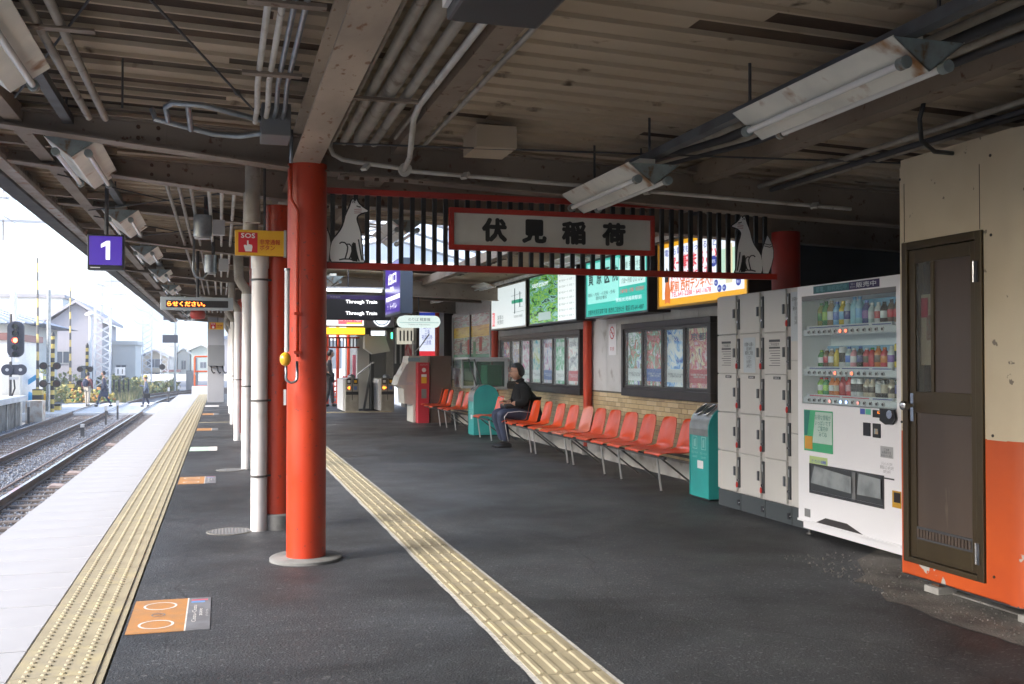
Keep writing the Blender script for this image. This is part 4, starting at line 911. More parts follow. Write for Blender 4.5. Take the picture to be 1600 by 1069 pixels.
bx=tag(rbox(4.9,22.6,1.15,4.98,22.75,1.62).build('alarm_box',WHITE),'small white alarm box with a red lamp left of the notice cabinet','alarm')
ORG['alarm_box']=Vector((0,0,0)); MB().ball((4.88,22.65,1.42),.035,10,6).build('red_lamp',RED,bx,smooth=True)
for (y,z,w,h,lb) in ((21.3,.75,.55,.28,'white notice with red writing above the far orange seats'),(19.3,.74,.35,.3,'pale blue notice right above the far orange seats')):
    o=tag(rbox(4.90,y-w/2,z,4.92,y+w/2,z+h).build('notice_board',mat('notice_white',(.6,.6,.6),.5) if w>.4 else mat('notice_blue',(.4,.5,.6),.5)),lb,'notice'); ORG[o.name]=Vector((0,0,0)); text('ご注意\n回送列車',w*.8,h*.6,(4.898,y,z+h/2),*NX,mat('print_red',(.5,.04,.06)),o)
# ================================================================ SEATS
def shell_mesh():
    # profile: x forward(-X world) ... built facing -X: seat front at x=-.24, back top at x=+.25
    prof=[(-.235,.385,.17),(-.245,.40,.185),(-.21,.412,.205),(-.10,.398,.215),(.0,.388,.215),(.09,.392,.215),(.135,.41,.212),(.165,.45,.208),(.185,.52,.205),(.205,.60,.198),(.222,.68,.185),(.232,.715,.160),(.234,.728,.115)]
    nx=10; vs=[];fs=[]
    for (x,z,w) in prof:
        for j in range(nx+1):
            s=-1+2*j/nx; e=abs(s)**3
            back=z>.43
            vs.append((x-(.035*e if back else 0),s*w,z+(0 if back else .022*e if x>-.2 else -.006*e)))
    for i in range(len(prof)-1):
        for j in range(nx): a=i*(nx+1)+j; fs.append((a,a+1,a+nx+2,a+nx+1))
    return MB().add(vs,fs)
proto=shell_mesh().build('seat_shell',ORSEAT,None,smooth=True); sh=proto.data; bpy.data.objects.remove(proto)
shf=sh.copy(); shf.materials.clear(); shf.materials.append(ORSEAT2)
def bench(seats,legs,label,faded=()):
    c=(seats[0]+seats[-1])/2; t=thing('seat_bench',label,'bench',(4.30,c,0),'rows of moulded orange seats along the wall')
    for i,y in enumerate(seats):
        o=piece('seat_shell',shf if i in faded else sh,t,(RS.uniform(-.008,.008),y-c,RS.uniform(-.004,.004)),(0,0,RS.uniform(-.03,.03)))
        s_=o.modifiers.new('sol','SOLIDIFY'); s_.thickness=.007; s_.offset=-1
        b=o.modifiers.new('sub','SUBSURF'); b.levels=1; b.render_levels=1
        if i in faded: o['label']='faded pinkish orange seat'
    a,b=min(seats[0],legs[0])-.12,max(seats[-1],legs[-1])+.12
    MB().box(4.14,a,.345,4.17,b,.37).build('front_rail',STEELD,t); MB().box(4.42,a,.345,4.45,b,.37).build('rear_rail',STEELD,t)
    for y in legs:
        MB().tube([(4.16,y,.345),(4.275-.02,y,0.01)],.0115,8).build('leg',SIL,t,smooth=2) if False else MB().tube([(4.19,y,.345),(4.235,y,0.008)],.0115,8).build('leg',SIL,t,smooth=2)
        MB().tube([(4.22,y+.01,.345),(4.66,y+.02,0.008)],.0095,8).build('leg',STEELD,t,smooth=2)
        MB().lathe([(.022,0),(.02,.012)],(4.235,y,0),10).build('foot_pad',BLACK,t)
    return t
bench([9.17,9.66,10.16],[9.32,10.36],'orange seat bench nearest the teal bin, right end of the row')
bench([10.66,11.16,11.66],[10.87,11.93],'second orange seat bench from the right, with steel legs')
bench([12.08,12.6,13.17],[12.15,13.5],'third orange seat bench, in front of the red post, one seat faded',(0,))
bench([13.72,14.25,14.8],[13.72,15.2],'orange seat bench on which the man in black sits')
bench([16.28],[15.9,16.66],'single orange seat between the seated man and the far bin')
bench([18.6,19.15],[18.5,19.3],'two orange seats just left of the far teal bin')
bench([20.0,20.55,21.1],[19.9,21.1],'three orange seats at the far end beside the red machine')
# ================================================================ BINS
BGREY=mat('bin_hood_grey',(.26,.28,.28),.35,.3,col2=(.2,.215,.22),scale=6)
def bin_(X,Y,label,lid=0):
    t=thing('recycling_bin',label,'bin',(X,Y,0),'teal recycling bins')
    w,d_=.45,.40; x0,x1=X,X+w; y0,y1=Y,Y+d_
    arch=[(0,.02),(w,.02),(w,.66)]+[(w/2+w/2*math.cos(a*math.pi/14),.66+.225*math.sin(a*math.pi/14)) for a in range(1,14)]+[(0,.66)]
    MB().prism([(a,b) for a,b in arch],(x0,y0+.012,0),(1,0,0),(0,0,1),-(d_-.024)).build('body',TEAL,t)
    MB().box(x0+.01,y0+.02,0,x1-.01,y1-.02,.02).build('base',BLACK,t)
    # side cheeks
    big=[(-.006,.02),(w+.004,.02),(w+.004,.66)]+[(w/2+(w/2+.005)*math.cos(a*math.pi/14),.66+.232*math.sin(a*math.pi/14)) for a in range(1,14)]+[(-.006,.66)]
    for yy in (y0,y1-.012): MB().prism(big,(x0,yy,0),(1,0,0),(0,0,1),-.012).build('side_cheek',TEAL,t)
    # hood: curved front quarter in grey with two holes
    n=9; vs=[];fs=[]
    for i in range(n+1):
        a=math.pi-(math.pi*.62)*i/n
        for yy in (y0+.013,y1-.013): vs.append((x0+w/2+(w/2+.008)*math.cos(a),yy,.66+.236*math.sin(a)))
    for i in range(n): fs.append((2*i,2*i+1,2*i+3,2*i+2))
    MB().add(vs,fs).add([(x0-.006,y0+.013,.60),(x0-.006,y1-.013,.60),(x0-.008,y1-.013,.66),(x0-.008,y0+.013,.66)],[(0,3,2,1)]).build('hood',BGREY,t,smooth=2)
    for k in (.115,.285):
        c=Vector((x0+w/2-(w/2+.012)*math.cos(R(50)),y0+k,.66+.24*math.sin(R(50)))); nrm=Vector((-math.cos(R(50)),0,math.sin(R(50))))
        tg=Vector((math.sin(R(50)),0,math.cos(R(50))))
        poly=[c+Vector((0,1,0))*.058*math.cos(a*math.pi/10)+tg*.075*math.sin(a*math.pi/10) for a in range(20)]
        MB().add([p+nrm*.004 for p in poly],[tuple(range(20))]).build('opening',BLACK,t)
        MB().tube([p+nrm*.004 for p in poly+[poly[0]]],.006,6,caps=False).build('opening_rim',CHROME,t,smooth=True)
    pl=mat('bin_print',(.35,.65,.62),.5); 
    for k,s in ((.29,'かん'),(.11,'びん')):
        yy=y0+k; m=MB()
        for a in ((-.045,.47,.045,.475),(-.045,.585,.045,.59)): m.box(x0-.002,yy+a[0],a[1],x0-.0005,yy+a[2],a[3])
        m.box(x0-.002,yy-.045,.475,x0-.0005,yy-.040,.585); m.box(x0-.002,yy+.040,.475,x0-.0005,yy+.045,.585); m.box(x0-.002,yy-.012,.49,x0-.0005,yy-.002,.57); m.box(x0-.002,yy+.008,.49,x0-.0005,yy+.018,.56)
        m.build('pictogram',pl,t); text(s+'・ペット',.13,.028,(x0-.001,yy,.435),*NX,pl,t)
        text('CAN PET',.1,.02,(x0-.001,yy,.395),*NX,pl,t); MB().box(x0-.003,yy-.003,.62,x0-.0005,yy+.003,.655).build('slot',DGREY,t)
    MB().box(x0-.002,y0+.12,.29,x0-.0005,y0+.24,.365).build('sticker',WHITE,t)
    return t
bin_(4.36,8.53,'teal recycling bin with grey two-hole hood next to the coin lockers')
bin_(4.24,17.12,'teal recycling bin with rounded top left of the seated man')
# ================================================================ COIN LOCKERS
LKM=mat('locker_face',(.56,.55,.52),.4,col2=(.52,.51,.48),scale=1.5,col3=(.30,.28,.25),s3=16,lo3=.7,hi3=.8); LKB=mat('locker_body',(.46,.45,.43),.45); LKBASE=mat('locker_base',(.055,.065,.07),.5); REDK=mat('key_red',(.6,.02,.015),.4)
LX=4.36
def locker(y0,y1,doors,label,keys,notices,k):
    t=thing('coin_locker',label,'locker',(LX,y0,0),'grey coin locker columns')
    MB().box(LX+.022,y0,.145,LX+.34,y1,1.89).build('body',LKB,t,bevel=.003)
    MB().box(LX+.01,y0+.002,.0,LX+.33,y1-.002,.143).build('plinth',LKBASE,t)
    MB().box(LX+.004,y0+.02,.04,LX+.0095,y0+.06,.09).build('plinth_slot',BLACK,t); MB().ball((LX+.004,y0+.015,.065),.008,8,6).build('plinth_lock',CHROME,t)
    zs=[.155+(1.885-.155)*i/doors for i in range(doors+1)]
    for i in range(doors):
        za,zb=zs[i]+.004,zs[i+1]-.004
        d_=MB().box(LX,y0+.062,za,LX+.020,y1-.008,zb).build('door',LKM,t,bevel=.003)
        MB().box(LX-.014,y0+.072,(za+zb)/2-.03,LX-.001,y0+.098,(za+zb)/2+.05).build('handle',mat('handle_grey',(.10,.11,.125),.4),d_,bevel=.004)
        m=MB().box(LX+.006,y0+.022,zb-.30,LX+.0215,y0+.050,zb-.035); m.build('lock_plate',mat('lock_plate',(.07,.075,.08),.35),t)
        MB().tube([(LX+.006,y0+.036,zb-.235),(LX-.004,y0+.036,zb-.235)],.011,10).build('lock_cylinder',CHROME,t,smooth=2)
        MB().box(LX+.004,y0+.030,zb-.12,LX+.0059,y0+.042,zb-.06).build('coin_slot',LGREY,t)
        if i in keys: MB().ball((LX-.01,y0+.036,zb-.275),.016,10,6,(.5,1,1.7)).build('key_tag',REDK,t,smooth=True)
        if i==doors-3 and k<3: MB().box(LX-.0015,y0+.14,zb-.035,LX-.0005,y0+.25,zb-.012).build('number_plate',DGREY,d_); text('08%02d'%(k*5+3),.07,.014,(LX-.002,y0+.195,zb-.0235),*NX,WHITE,d_)
        if i in notices:
            c=(y0+y1)/2+.03
            if notices[i]=='print':
                m=MB(); m.box(LX-.0015,c-.085,zb-.075,LX-.0005,c+.085,zb-.055); m.box(LX-.0015,c-.085,zb-.13,LX-.0005,c+.085,zb-.115)
                for q in range(7): m.box(LX-.0015,c-.085,zb-.15-q*.02,LX-.0005,c+.085-.02*(q%3),zb-.145-q*.02)
                m.build('printed_notice',DGREY,d_); text('ご利用案内',.15,.03,(LX-.001,c,zb-.095),*NX,DGREY,d_)
            else:
                MB().box(LX-.002,c-.1,zb-.33 if doors>4 else zb-.42,LX-.0005,c+.1,zb-.03).build('paper_notice',mat('paper_blue',(.50,.56,.60),.6),d_)
                text('お客様へお願い\n1回 300円\n硬貨をご用意\nください\n当日限り\n24時まで',.15,.22,(LX-.003,c,zb-.18),*NX,DGREY,d_)
    return t
locker(7.955,8.365,5,'coin locker column beside the teal bin, leftmost, with key tags on lower doors',{0,1,2,3},{3:'print'},0)
locker(7.545,7.95,5,'coin locker column with a pale paper notice on its second door',{0,1,2,3},{3:'paper'},1)
locker(7.135,7.54,5,'coin locker column with a red key hanging on the top door',{4,2},{3:'print'},2)
locker(6.84,7.13,3,'wide-door coin locker column half hidden by the vending machine',set(),{2:'paper'},3)
# ================================================================ VENDING MACHINE
VX=4.22; VY=6.795; VW=1.22
vm=thing('vending_machine','white drinks vending machine with three lit shelves of bottles beside the booth','vending machine',(VX,VY-VW/2,0))
def va(a): return VY-a
VWH=mat('vending_white',(.80,.80,.83),.3,col2=(.77,.77,.80),scale=1.2,coat=.2)
# cabinet as a shell with a real window recess
WZ0,WZ1,WA0,WA1=.985,1.79,.055,1.17
m=MB()
m.box(VX,va(VW),.115,VX+.72,va(0),WZ0); m.box(VX,va(VW),WZ1,VX+.72,va(0),1.865); m.box(VX,va(WA0),WZ0,VX+.72,va(0),WZ1); m.box(VX,va(VW),WZ0,VX+.72,va(WA1),WZ1); m.box(VX+.26,va(WA1),WZ0,VX+.72,va(WA0),WZ1)
m.build('cabinet',VWH,vm)
VB=mat('vending_back',(.78,.83,.88),.5)
MB().box(VX+.252,va(WA1)+.001,WZ0+.001,VX+.259,va(WA0)-.001,WZ1-.001).build('display_back',VB,vm)
MB().box(VX+.02,va(1.20),.045,VX+.70,va(.03),.114).build('plinth_skirt',VWH,vm,bevel=.004)
for a in (.06,1.14):
    MB().tube([(VX+.06,va(a),0),(VX+.06,va(a),.05)],.014,8).build('foot',CHROME,vm); MB().lathe([(.03,0),(.028,.01)],(VX+.06,va(a),0),12).build('foot_plate',STEELD,vm)
m=MB().prism([(.24,.118),(.36,.165),(.62,.165),(.80,.118)],(VX-.002,VY,0),(0,-1,0),(0,0,1),.002); m.build('kick_recess',mat('kick_dark',(.04,.035,.035),.6),vm)
MB().box(VX-.012,va(VW),.100,VX+.0,va(0),.118).build('lower_lip',VWH,vm,bevel=.003)
# headers
TEALH=mat('header_teal',(.015,.13,.16),.4); NAVH=mat('header_navy',(.03,.02,.10),.4); HT=mat('header_text',(.65,.68,.75),.4); HT2=mat('header_text_dull',(.10,.28,.32),.4)
MB().box(VX-.003,va(.66),1.80,VX-.0005,va(.22),1.855).build('header_label',TEALH,vm); text('節電、照明消灯中',.38,.038,(VX-.004,va(.45),1.828),*NX,HT2,vm,bold=.015)
MB().box(VX-.003,va(1.0),1.80,VX-.0005,va(.661),1.855).build('header_label',NAVH,vm); text('販売中',.22,.036,(VX-.004,va(.86),1.828),*NX,HT,vm,bold=.015); text('つめた〜い\nあたたか〜い',.06,.036,(VX-.004,va(.71),1.828),*NX,HT,vm)
MB().box(VX+.002,va(WA1),WZ1-.035,VX+.02,va(WA0),WZ1).build('window_head',MGREY,vm)
# shelves with buttons
BTN=mat('button_dark',(.03,.03,.035),.3); SHF=mat('shelf_white',(.5,.51,.54),.35); TAGB=mat('tag_blue',(.03,.05,.22),.5); TAGR=mat('tag_red',(.45,.03,.06),.5); LEDR=emit('led_red',(1,.08,.03),1.6); LEDB=emit('led_blue',(.25,.45,1),1.4); LEDP=emit('led_pink',(1,.3,.25),.5)
lit={0:{6:LEDR,7:LEDR},1:{5:LEDR,8:LEDR},2:{4:LEDP,6:LEDB,7:LEDB,9:LEDP}}
for r_,(zb,zs_) in enumerate(((1.495,1.56),(1.195,1.26),(.992,1.055))):
    s_=MB().box(VX+.012,va(WA1-.005),zb,VX+.035,va(WA0+.005),zb+.045).build('button_rail',SHF,vm)
    MB().box(VX+.036,va(WA1-.005),zs_-.012,VX+.25,va(WA0+.005),zs_).build('shelf',SHF,vm)
    MB().box(VX+.014,va(WA1-.06),zb+.047,VX+.03,va(WA0+.05),zs_+.004).build('price_strip',SHF,vm)
    for a,b in ((.14,.52),(.55,.86),(.90,1.10)):
        MB().box(VX+.0115,va(b),zb+.052,VX+.0138,va(a),zb+.059).build('price_tag',TAGR if r_==2 and a<.6 else TAGB,vm)
    for k in range(14):
        a=.14+k*.0675; 
        if r_<2 and k==13 and False: continue
        bt=MB().tube([(VX+.012,va(a),zb+.022),(VX+.003,va(a),zb+.022)],.0145,12).build('button',LGREY,s_,smooth=2)
        MB().tube([(VX+.003,va(a),zb+.022),(VX+.001,va(a),zb+.022)],.010,12).build('button_face',lit[r_].get(k,BTN),s_)
# drinks
def drink(x,y,z,h,r_,liq,cap,lab,kind,label):
    t=thing('sample_drink',label,'drink',(x,y,z),'sample drinks on the vending machine shelves')
    if kind=='can':
        MB().lathe([(r_*.9,0),(r_,.006),(r_,h-.012),(r_*.88,h-.002),(r_*.85,h)],(x,y,z),14).build('can',liq,t,smooth=2); MB().lathe([(r_*1.002,h*.25),(r_*1.004,h*.26),(r_*1.004,h*.7),(r_*1.002,h*.71)],(x,y,z),14).build('label',lab,t,smooth=2); MB().lathe([(r_*.84,h),(r_*.8,h+.003)],(x,y,z),14).build('lid',CHROME,t)
    else:
        MB().lathe([(r_*.9,0),(r_,.008),(r_,h*.62),(r_*.92,h*.70),(r_*.5,h*.86),(r_*.42,h*.90)],(x,y,z),14).build('bottle',liq,t,smooth=2)
        MB().lathe([(r_*1.01,h*.24),(r_*1.02,h*.25),(r_*1.02,h*.56),(r_*1.01,h*.57)],(x,y,z),14).build('label',lab,t,smooth=2)
        MB().lathe([(r_*.45,h*.90),(r_*.45,h*.99),(r_*.4,h)],(x,y,z),12).build('cap',cap,t,smooth=2)
def dm(n,c,r_=.18): return mat('drink_'+n,c,r_,spec=.6)
col={'green':(.03,.22,.05),'olive':(.18,.22,.03),'tan':(.32,.22,.10),'blue':(.05,.14,.5),'sky':(.18,.42,.7),'cyan':(.25,.5,.62),'clear':(.42,.50,.52),'white':(.62,.62,.64),'red':(.52,.02,.03),'brown':(.12,.05,.025),'yellow':(.62,.45,.02),'black':(.015,.012,.012),'orange':(.62,.16,.02),'pink':(.6,.25,.3),'lime':(.25,.5,.06),'navy':(.03,.04,.22),'dkbrown':(.05,.025,.015),'cream':(.5,.42,.32),'purple':(.2,.08,.35)}
row1=[('olive','green','green',.17),('green','lime','green',.18),('tan','white','cream',.18),('sky','blue','blue',.17),('yellow','sky','yellow',.17),('clear','navy','white',.17),('cyan','cyan','sky',.19),('cyan','sky','sky',.19),('navy','purple','blue',.16),('clear','white','white',.14),('white','red','white',.14),('dkbrown','white','black',.14),('brown','red','dkbrown',.15),('brown','red','dkbrown',.15)]
row2=[('green','white','lime',.12),('brown','red','white',.13),('tan','white','white',.13),('yellow','yellow','tan',.13),('white','black','white',.14),('clear','blue','blue',.14),('pink','white','white',.13),('black','navy','blue',.14),('red','brown','white',.13),('red','red','green',.13),('orange','brown','tan',.14),('red','orange','orange',.13),('white','purple','white',.14),('yellow','black','yellow',.15)]
row3=[('lime','white','red',.12),('green','lime','red',.12),('orange','white','orange',.12),('orange','cream','orange',.12),('red','red','red',.13),('red','pink','red',.13),('white','black','white',.12),('white','black','white',.12),('cream','dkbrown','cream',.12),('cream','dkbrown','cream',.12),('black','white','black',.12),('black','cream','black',.12),('cream','dkbrown','cream',.12),('black','navy','black',.12)]
ordn=['first','second','third','fourth','fifth','sixth','seventh','eighth','ninth','tenth','eleventh','twelfth','thirteenth','last']
for r_,(row,z,nm) in enumerate(((row1,1.5605,'top'),(row2,1.2605,'middle'),(row3,1.0555,'bottom'))):
    for k,(a_,b_,c_,h) in enumerate(row):
        y=va(.165+k*.0685); kind='can' if (r_==2 and k>5 and k not in (8,9,12)) or (r_==1 and k in (4,13)) else 'bottle'
        drink(VX+.10+RS.uniform(-.004,.004),y,z,h*1.04,.031 if h>.15 else .0285,dm(a_,col[a_]),dm(c_,col[c_]),dm(b_,col[b_]),kind,
          '%s sample %s with %s label, %s from left on the %s shelf'%({'dkbrown':'dark brown','clear':'clear'}.get(a_,a_),kind,{'dkbrown':'dark brown'}.get(b_,b_),ordn[k],nm))
SKYC=mat('price_card',(.12,.35,.55),.4)
MB().box(VX+.16,va(1.12),1.60,VX+.163,va(.55),1.74).build('back_card',SKYC,vm); MB().box(VX+.16,va(1.12),1.30,VX+.163,va(.15),1.415).build('back_card',mat('price_card2',(.2,.4,.6),.4),vm)
MB().box(VX+.004,va(WA1-.001),WZ0+.001,VX+.007,va(WA0+.001),WZ1-.001).build('window_pane',glass('vending_glass',alpha=.05),vm)
# lower front
g_=mat('screen_green',(.06,.42,.20),.3); fr=MB().box(VX-.003,va(.455),.635,VX-.0005,va(.085),.94).build('poster_panel',g_,vm)
MB().add([(VX-.005,va(.20),.70),(VX-.005,va(.45),.70),(VX-.005,va(.45),.93),(VX-.005,va(.24),.93)],[(0,1,2,3)]).build('poster_white_area',mat('poster_pale',(.5,.65,.58),.4),vm)
MB().box(VX-.006,va(.20),.65,VX-.0055,va(.10),.745).build('poster_orange_corner',mat('poster_orange',(.6,.3,.03),.4),vm)
MB().add([(VX-.0052,va(.09),.75),(VX-.0052,va(.13),.75),(VX-.0052,va(.17),.935),(VX-.0052,va(.09),.935)],[(0,1,2,3)]).build('poster_dark_stripe',mat('poster_teal',(.02,.2,.16),.4),vm)
text('お得な情報が\nいっぱいです\nご案内中\nみてね',.2,.16,(VX-.006,va(.34),.83),*NX,mat('poster_teal',(.02,.2,.16),.4),vm)
MB().box(VX-.002,va(.385),.535,VX-.0005,va(.155),.60).build('eco_sticker',mat('sticker_lime',(.45,.58,.22),.4),vm); text('ピークシフト自販機',.18,.025,(VX-.003,va(.28),.565),*NX,BT,vm,bold=.01)
d_=MB().box(VX-.0015,va(1.03),.335,VX-.0005,va(.16),.535); m=MB(); 
# dispenser recess frame
m.box(VX-.006,va(1.035),.325,VX-.0005,va(.155),.345); m.box(VX-.006,va(1.035),.535,VX-.0005,va(.155),.545); m.box(VX-.006,va(.165),.345,VX-.0005,va(.155),.535); m.box(VX-.006,va(1.035),.345,VX-.0005,va(1.025),.535)
df=m.build('dispenser_frame',DGREY,vm)
MB().box(VX-.003,va(1.024),.346,VX-.001,va(.166),.534).build('dispenser_back',mat('disp_dark',(.05,.055,.06),.3),df)
FL=mat('flap_grey',(.30,.33,.34),.15,spec=.8,col2=(.20,.22,.23),scale=5)
MB().add([(VX-.004,va(.17),.40),(VX-.022,va(.70),.385),(VX-.022,va(.70),.50),(VX-.004,va(.22),.53)],[(0,1,2,3)]).build('flap',FL,df); MB().add([(VX-.004,va(.74),.385),(VX-.018,va(1.02),.39),(VX-.018,va(1.02),.52),(VX-.004,va(.76),.53)],[(0,1,2,3)]).build('flap',FL,df)
MB().box(VX-.01,va(.73),.346,VX-.0055,va(.69),.534).build('divider',MGREY,df)
MB().box(VX-.0022,va(.905),.935,VX-.0005,va(.775),.985-.0).build('card_sticker',WHITE,vm); MB().box(VX-.003,va(.90),.94,VX-.0025,va(.84),.978).build('card_sticker_green',mat('st_green',(.1,.5,.35),.4),vm); MB().box(VX-.003,va(.835),.94,VX-.0025,va(.78),.978).build('card_sticker_blue',mat('st_blue',(.06,.1,.4),.4),vm)
MB().box(VX-.004,va(1.02),.925,VX-.0005,va(.92),.975).build('amount_display',BLACK,vm); text('120',.04,.015,(VX-.005,va(1.0),.96),*NX,emit('led_amber',(1,.25,.02),1.2),vm)
MB().box(VX-.006,va(.895),.795,VX-.0005,va(.815),.885).build('bill_slot',BLACK,vm,bevel=.003); MB().box(VX-.006,va(1.005),.79,VX-.0005,va(.92),.885).build('coin_slot_box',BLACK,vm,bevel=.003); MB().box(VX-.008,va(.98),.815,VX-.0062,va(.94),.85).build('sample_sticker',mat('st_multi',(.5,.35,.2),.4,col2=(.1,.3,.4),scale=40),vm)
MB().prism([(1.02,.99),(1.17,.985),(1.185,.93),(1.15,.89),(1.08,.885),(1.02,.91)],(VX-.012,VY,0),(0,-1,0),(0,0,1),.0115).build('control_panel',BLACK,vm)
MB().tube([(VX-.012,va(1.135),.955),(VX-.035,va(1.135),.955)],.028,16).build('lock_knob',CHROME,vm,smooth=2); MB().bar((VX-.016,va(1.04),.905),(VX-.016,va(1.09),.93),.012,.004,up=(1,0,0)).build('orange_lever',mat('lever_orange',(.7,.3,.02),.4),vm)
MB().box(VX-.0025,va(1.13),.665,VX-.0005,va(1.0),.74).build('instruction_plate',LGREY,vm); text('ご注意\nお問合せ先\n0120-111-555',.11,.055,(VX-.003,va(1.065),.70),*NX,DGREY,vm)
text('いらっしゃいませ\n硬貨投入口 10円 50円\n100円 500円',.14,.075,(VX-.001,va(1.065),.60),*NX,mat('vend_text',(.3,.3,.32),.5),vm); MB().box(VX-.002,va(1.14),.525,VX-.0005,va(.99),.535).build('text_bar',DGREY,vm)
MB().box(VX-.004,va(1.21),.35,VX-.0005,va(1.12),.46).build('coin_return',mat('coin_ret',(.55,.30,.02),.4),vm,bevel=.01); MB().box(VX-.006,va(1.205),.385,VX-.0042,va(1.14),.45).build('coin_return_window',DBROWN,vm)
MB().box(VX-.0022,va(.16),.14,VX-.0005,va(.085),.20).build('serial_plate',MGREY,vm)
# ================================================================ BOOTH
BX,B0,B1,BZ=3.80,4.02,5.05,2.43
CRM=mat('booth_cream',(.60,.51,.36),.45,col2=(.54,.45,.31),scale=2,col3=(.20,.16,.12),s3=11,lo3=.665,hi3=.68,bump=.05,bscale=12)
ORB=mat('booth_orange',(.54,.085,.012),.42,col2=(.47,.07,.012),scale=2,col3=(.40,.38,.35),s3=4.5,lo3=.655,hi3=.66,bump=.05,bscale=12)
bt=thing('ticket_booth','small cream and orange metal booth with a brown aluminium door','booth',(BX,4.5,0))
def booth_wall(z0,z1,m_,nm,door=True):
    r=.17; pts=[]
    # outline from far edge back (X+) around: far-left corner small radius, near-left corner larger radius
    pts.append((4.98,B1)); 
    for a in range(0,91,15): rr=.035; pts.append((BX+rr-rr*math.sin(R(a)),B1-rr+rr*math.cos(R(a))))
    yA=(5.005,4.355)
    left=[]
    for a in range(0,91,10): left.append((BX+r-r*math.cos(R(a)),B0+r-r*math.sin(R(a))))
    def strip(pp):
        m=MB(); vs=[];fs=[]
        for i,(x,y) in enumerate(pp): vs+=[(x,y,z0),(x,y,z1)]
        for i in range(len(pp)-1): fs.append((2*i,2*i+1,2*i+3,2*i+2))
        m.add(vs,fs).build(nm,m_,bt,smooth=2)
    if door: strip(pts+[(BX,yA[0])]); strip([(BX,yA[1])]+left+[(4.98,B0)])
    else: strip(pts+left+[(4.98,B0)])
booth_wall(.08,.155,ORB,'lower_sill',False); booth_wall(.155,.90,ORB,'orange_wall'); booth_wall(.90,1.985,CRM,'cream_wall'); booth_wall(1.985,BZ,CRM,'upper_wall',False)
m=MB(); ou=[(4.98,B1),(BX+.035,B1),(BX,B1-.035),(BX,B0+.17)]+[(BX+.17-.17*math.cos(R(a)),B0+.17-.17*math.sin(R(a))) for a in range(15,91,15)]+[(4.98,B0)]
m.prism([(x,y) for x,y in ou],(0,0,BZ),(1,0,0),(0,1,0),.04); m.build('roof',CRM,bt); 
m=MB(); m.prism([(x,y) for x,y in ou],(0,0,.075),(1,0,0),(0,1,0),.01); m.build('floor_pan',DGREY,bt)
for y in (4.985,4.38): MB().box(BX-.0015,y-.002,1.99,BX-.0003,y+.002,2.33).build('panel_seam',DBROWN,bt)
BRN=mat('bronze_aluminium',(.085,.062,.032),.35,.5,col2=(.07,.05,.028),scale=3,stretch=(1,1,.2)); BRP=mat('bronze_panel',(.085,.060,.045),.4,col2=(.065,.046,.036),scale=3,stretch=(1,1,.15),col3=(.14,.11,.08),s3=9,lo3=.68,hi3=.74)
dr=thing_=None
dfm=MB(); y0,y1,z0,z1=4.36,5.0,.155,1.985
dfm.box(BX-.012,y1-.045,z0,BX+.05,y1,z1); dfm.box(BX-.012,y0,z0,BX+.05,y0+.05,z1); dfm.box(BX-.012,y0+.05,z1-.045,BX+.05,y1-.045,z1); dfm.box(BX-.012,y0+.05,z0,BX+.05,y1-.045,z0+.03)
dfm.build('door_frame',BRN,bt,bevel=.003)
door=MB(); a,b=y0+.053,y1-.048
door.box(BX+.002,b-.05,.19,BX+.03,b,1.935); door.box(BX+.002,a,.19,BX+.03,a+.045,1.935); door.box(BX+.002,a+.045,1.86,BX+.03,b-.05,1.935); door.box(BX+.002,a+.045,1.01,BX+.03,b-.05,1.13); door.box(BX+.002,a+.045,.19,BX+.03,b-.05,.295); door.box(BX+.002,b-.205,1.13,BX+.03,b-.18,1.86)
dd=door.build('door',BRN,bt,bevel=.003)
MB().box(BX+.012,a+.045,1.13,BX+.02,b-.205,1.86).build('upper_panel',BRP,dd); MB().box(BX+.012,a+.045,.365,BX+.02,b-.05,1.01).build('lower_panel',BRP,dd)
MB().box(BX+.012,b-.18,1.13,BX+.016,b-.05,1.86).build('glass',glass('booth_glass',(.7,.7,.68),.06),dd)
MB().box(BX+.035,b-.175,1.28,BX+.037,b-.06,1.68).build('paper_poster',mat('paper_cream',(.50,.47,.38),.7),dd); MB().box(BX+.033,b-.12,1.55,BX+.0348,b-.065,1.66).build('paper_poster_pink',mat('paper_pink',(.5,.04,.12),.7),dd); MB().box(BX+.033,b-.17,1.42,BX+.0348,b-.11,1.56).build('paper_poster_map',poster('paper_map',[(.4,.38,.32),(.3,.1,.12),(.4,.38,.3),(.1,.3,.3)],9,1),dd)
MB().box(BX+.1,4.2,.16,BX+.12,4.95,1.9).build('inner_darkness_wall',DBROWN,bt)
m=MB(); m.box(BX+.004,a+.045,.295,BX+.012,b-.05,.365); gr=m.build('vent_grille',DGREY,dd); sl0=None
n=17
for k in range(n):
    y=a+.05+(b-.05-a-.055)*(k+.1)/n
    if sl0 is None: sl0=rbox(BX-.003,y,.307,BX+.0035,y+.018,.353).build('vent_slot',BRP,gr,bevel=.003); yb=y
    else: 
        q=piece('vent_slot',sl0.data,gr,(0,y-yb,0)); 
MB().box(BX-.006,b-.04,.96,BX+.0015,b-.015,1.12).build('lock_plate',CHROME,dd)
MB().tube([(BX-.002,b-.027,1.05),(BX-.03,b-.027,1.05)],.012,12).build('knob_stem',CHROME,dd,smooth=2); MB().tube([(BX-.028,b-.027,1.05),(BX-.034,b-.027,1.05),(BX-.07,b-.027,1.05),(BX-.075,b-.027,1.05)],[.016,.026,.026,.018],18).build('knob',CHROME,dd,smooth=2)
for z in (1.77,.30): MB().box(BX-.02,a-.03,z-.055,BX-.0125,a-.005,z+.055).build('hinge',CHROME if z<1 else STEELD,bt); 
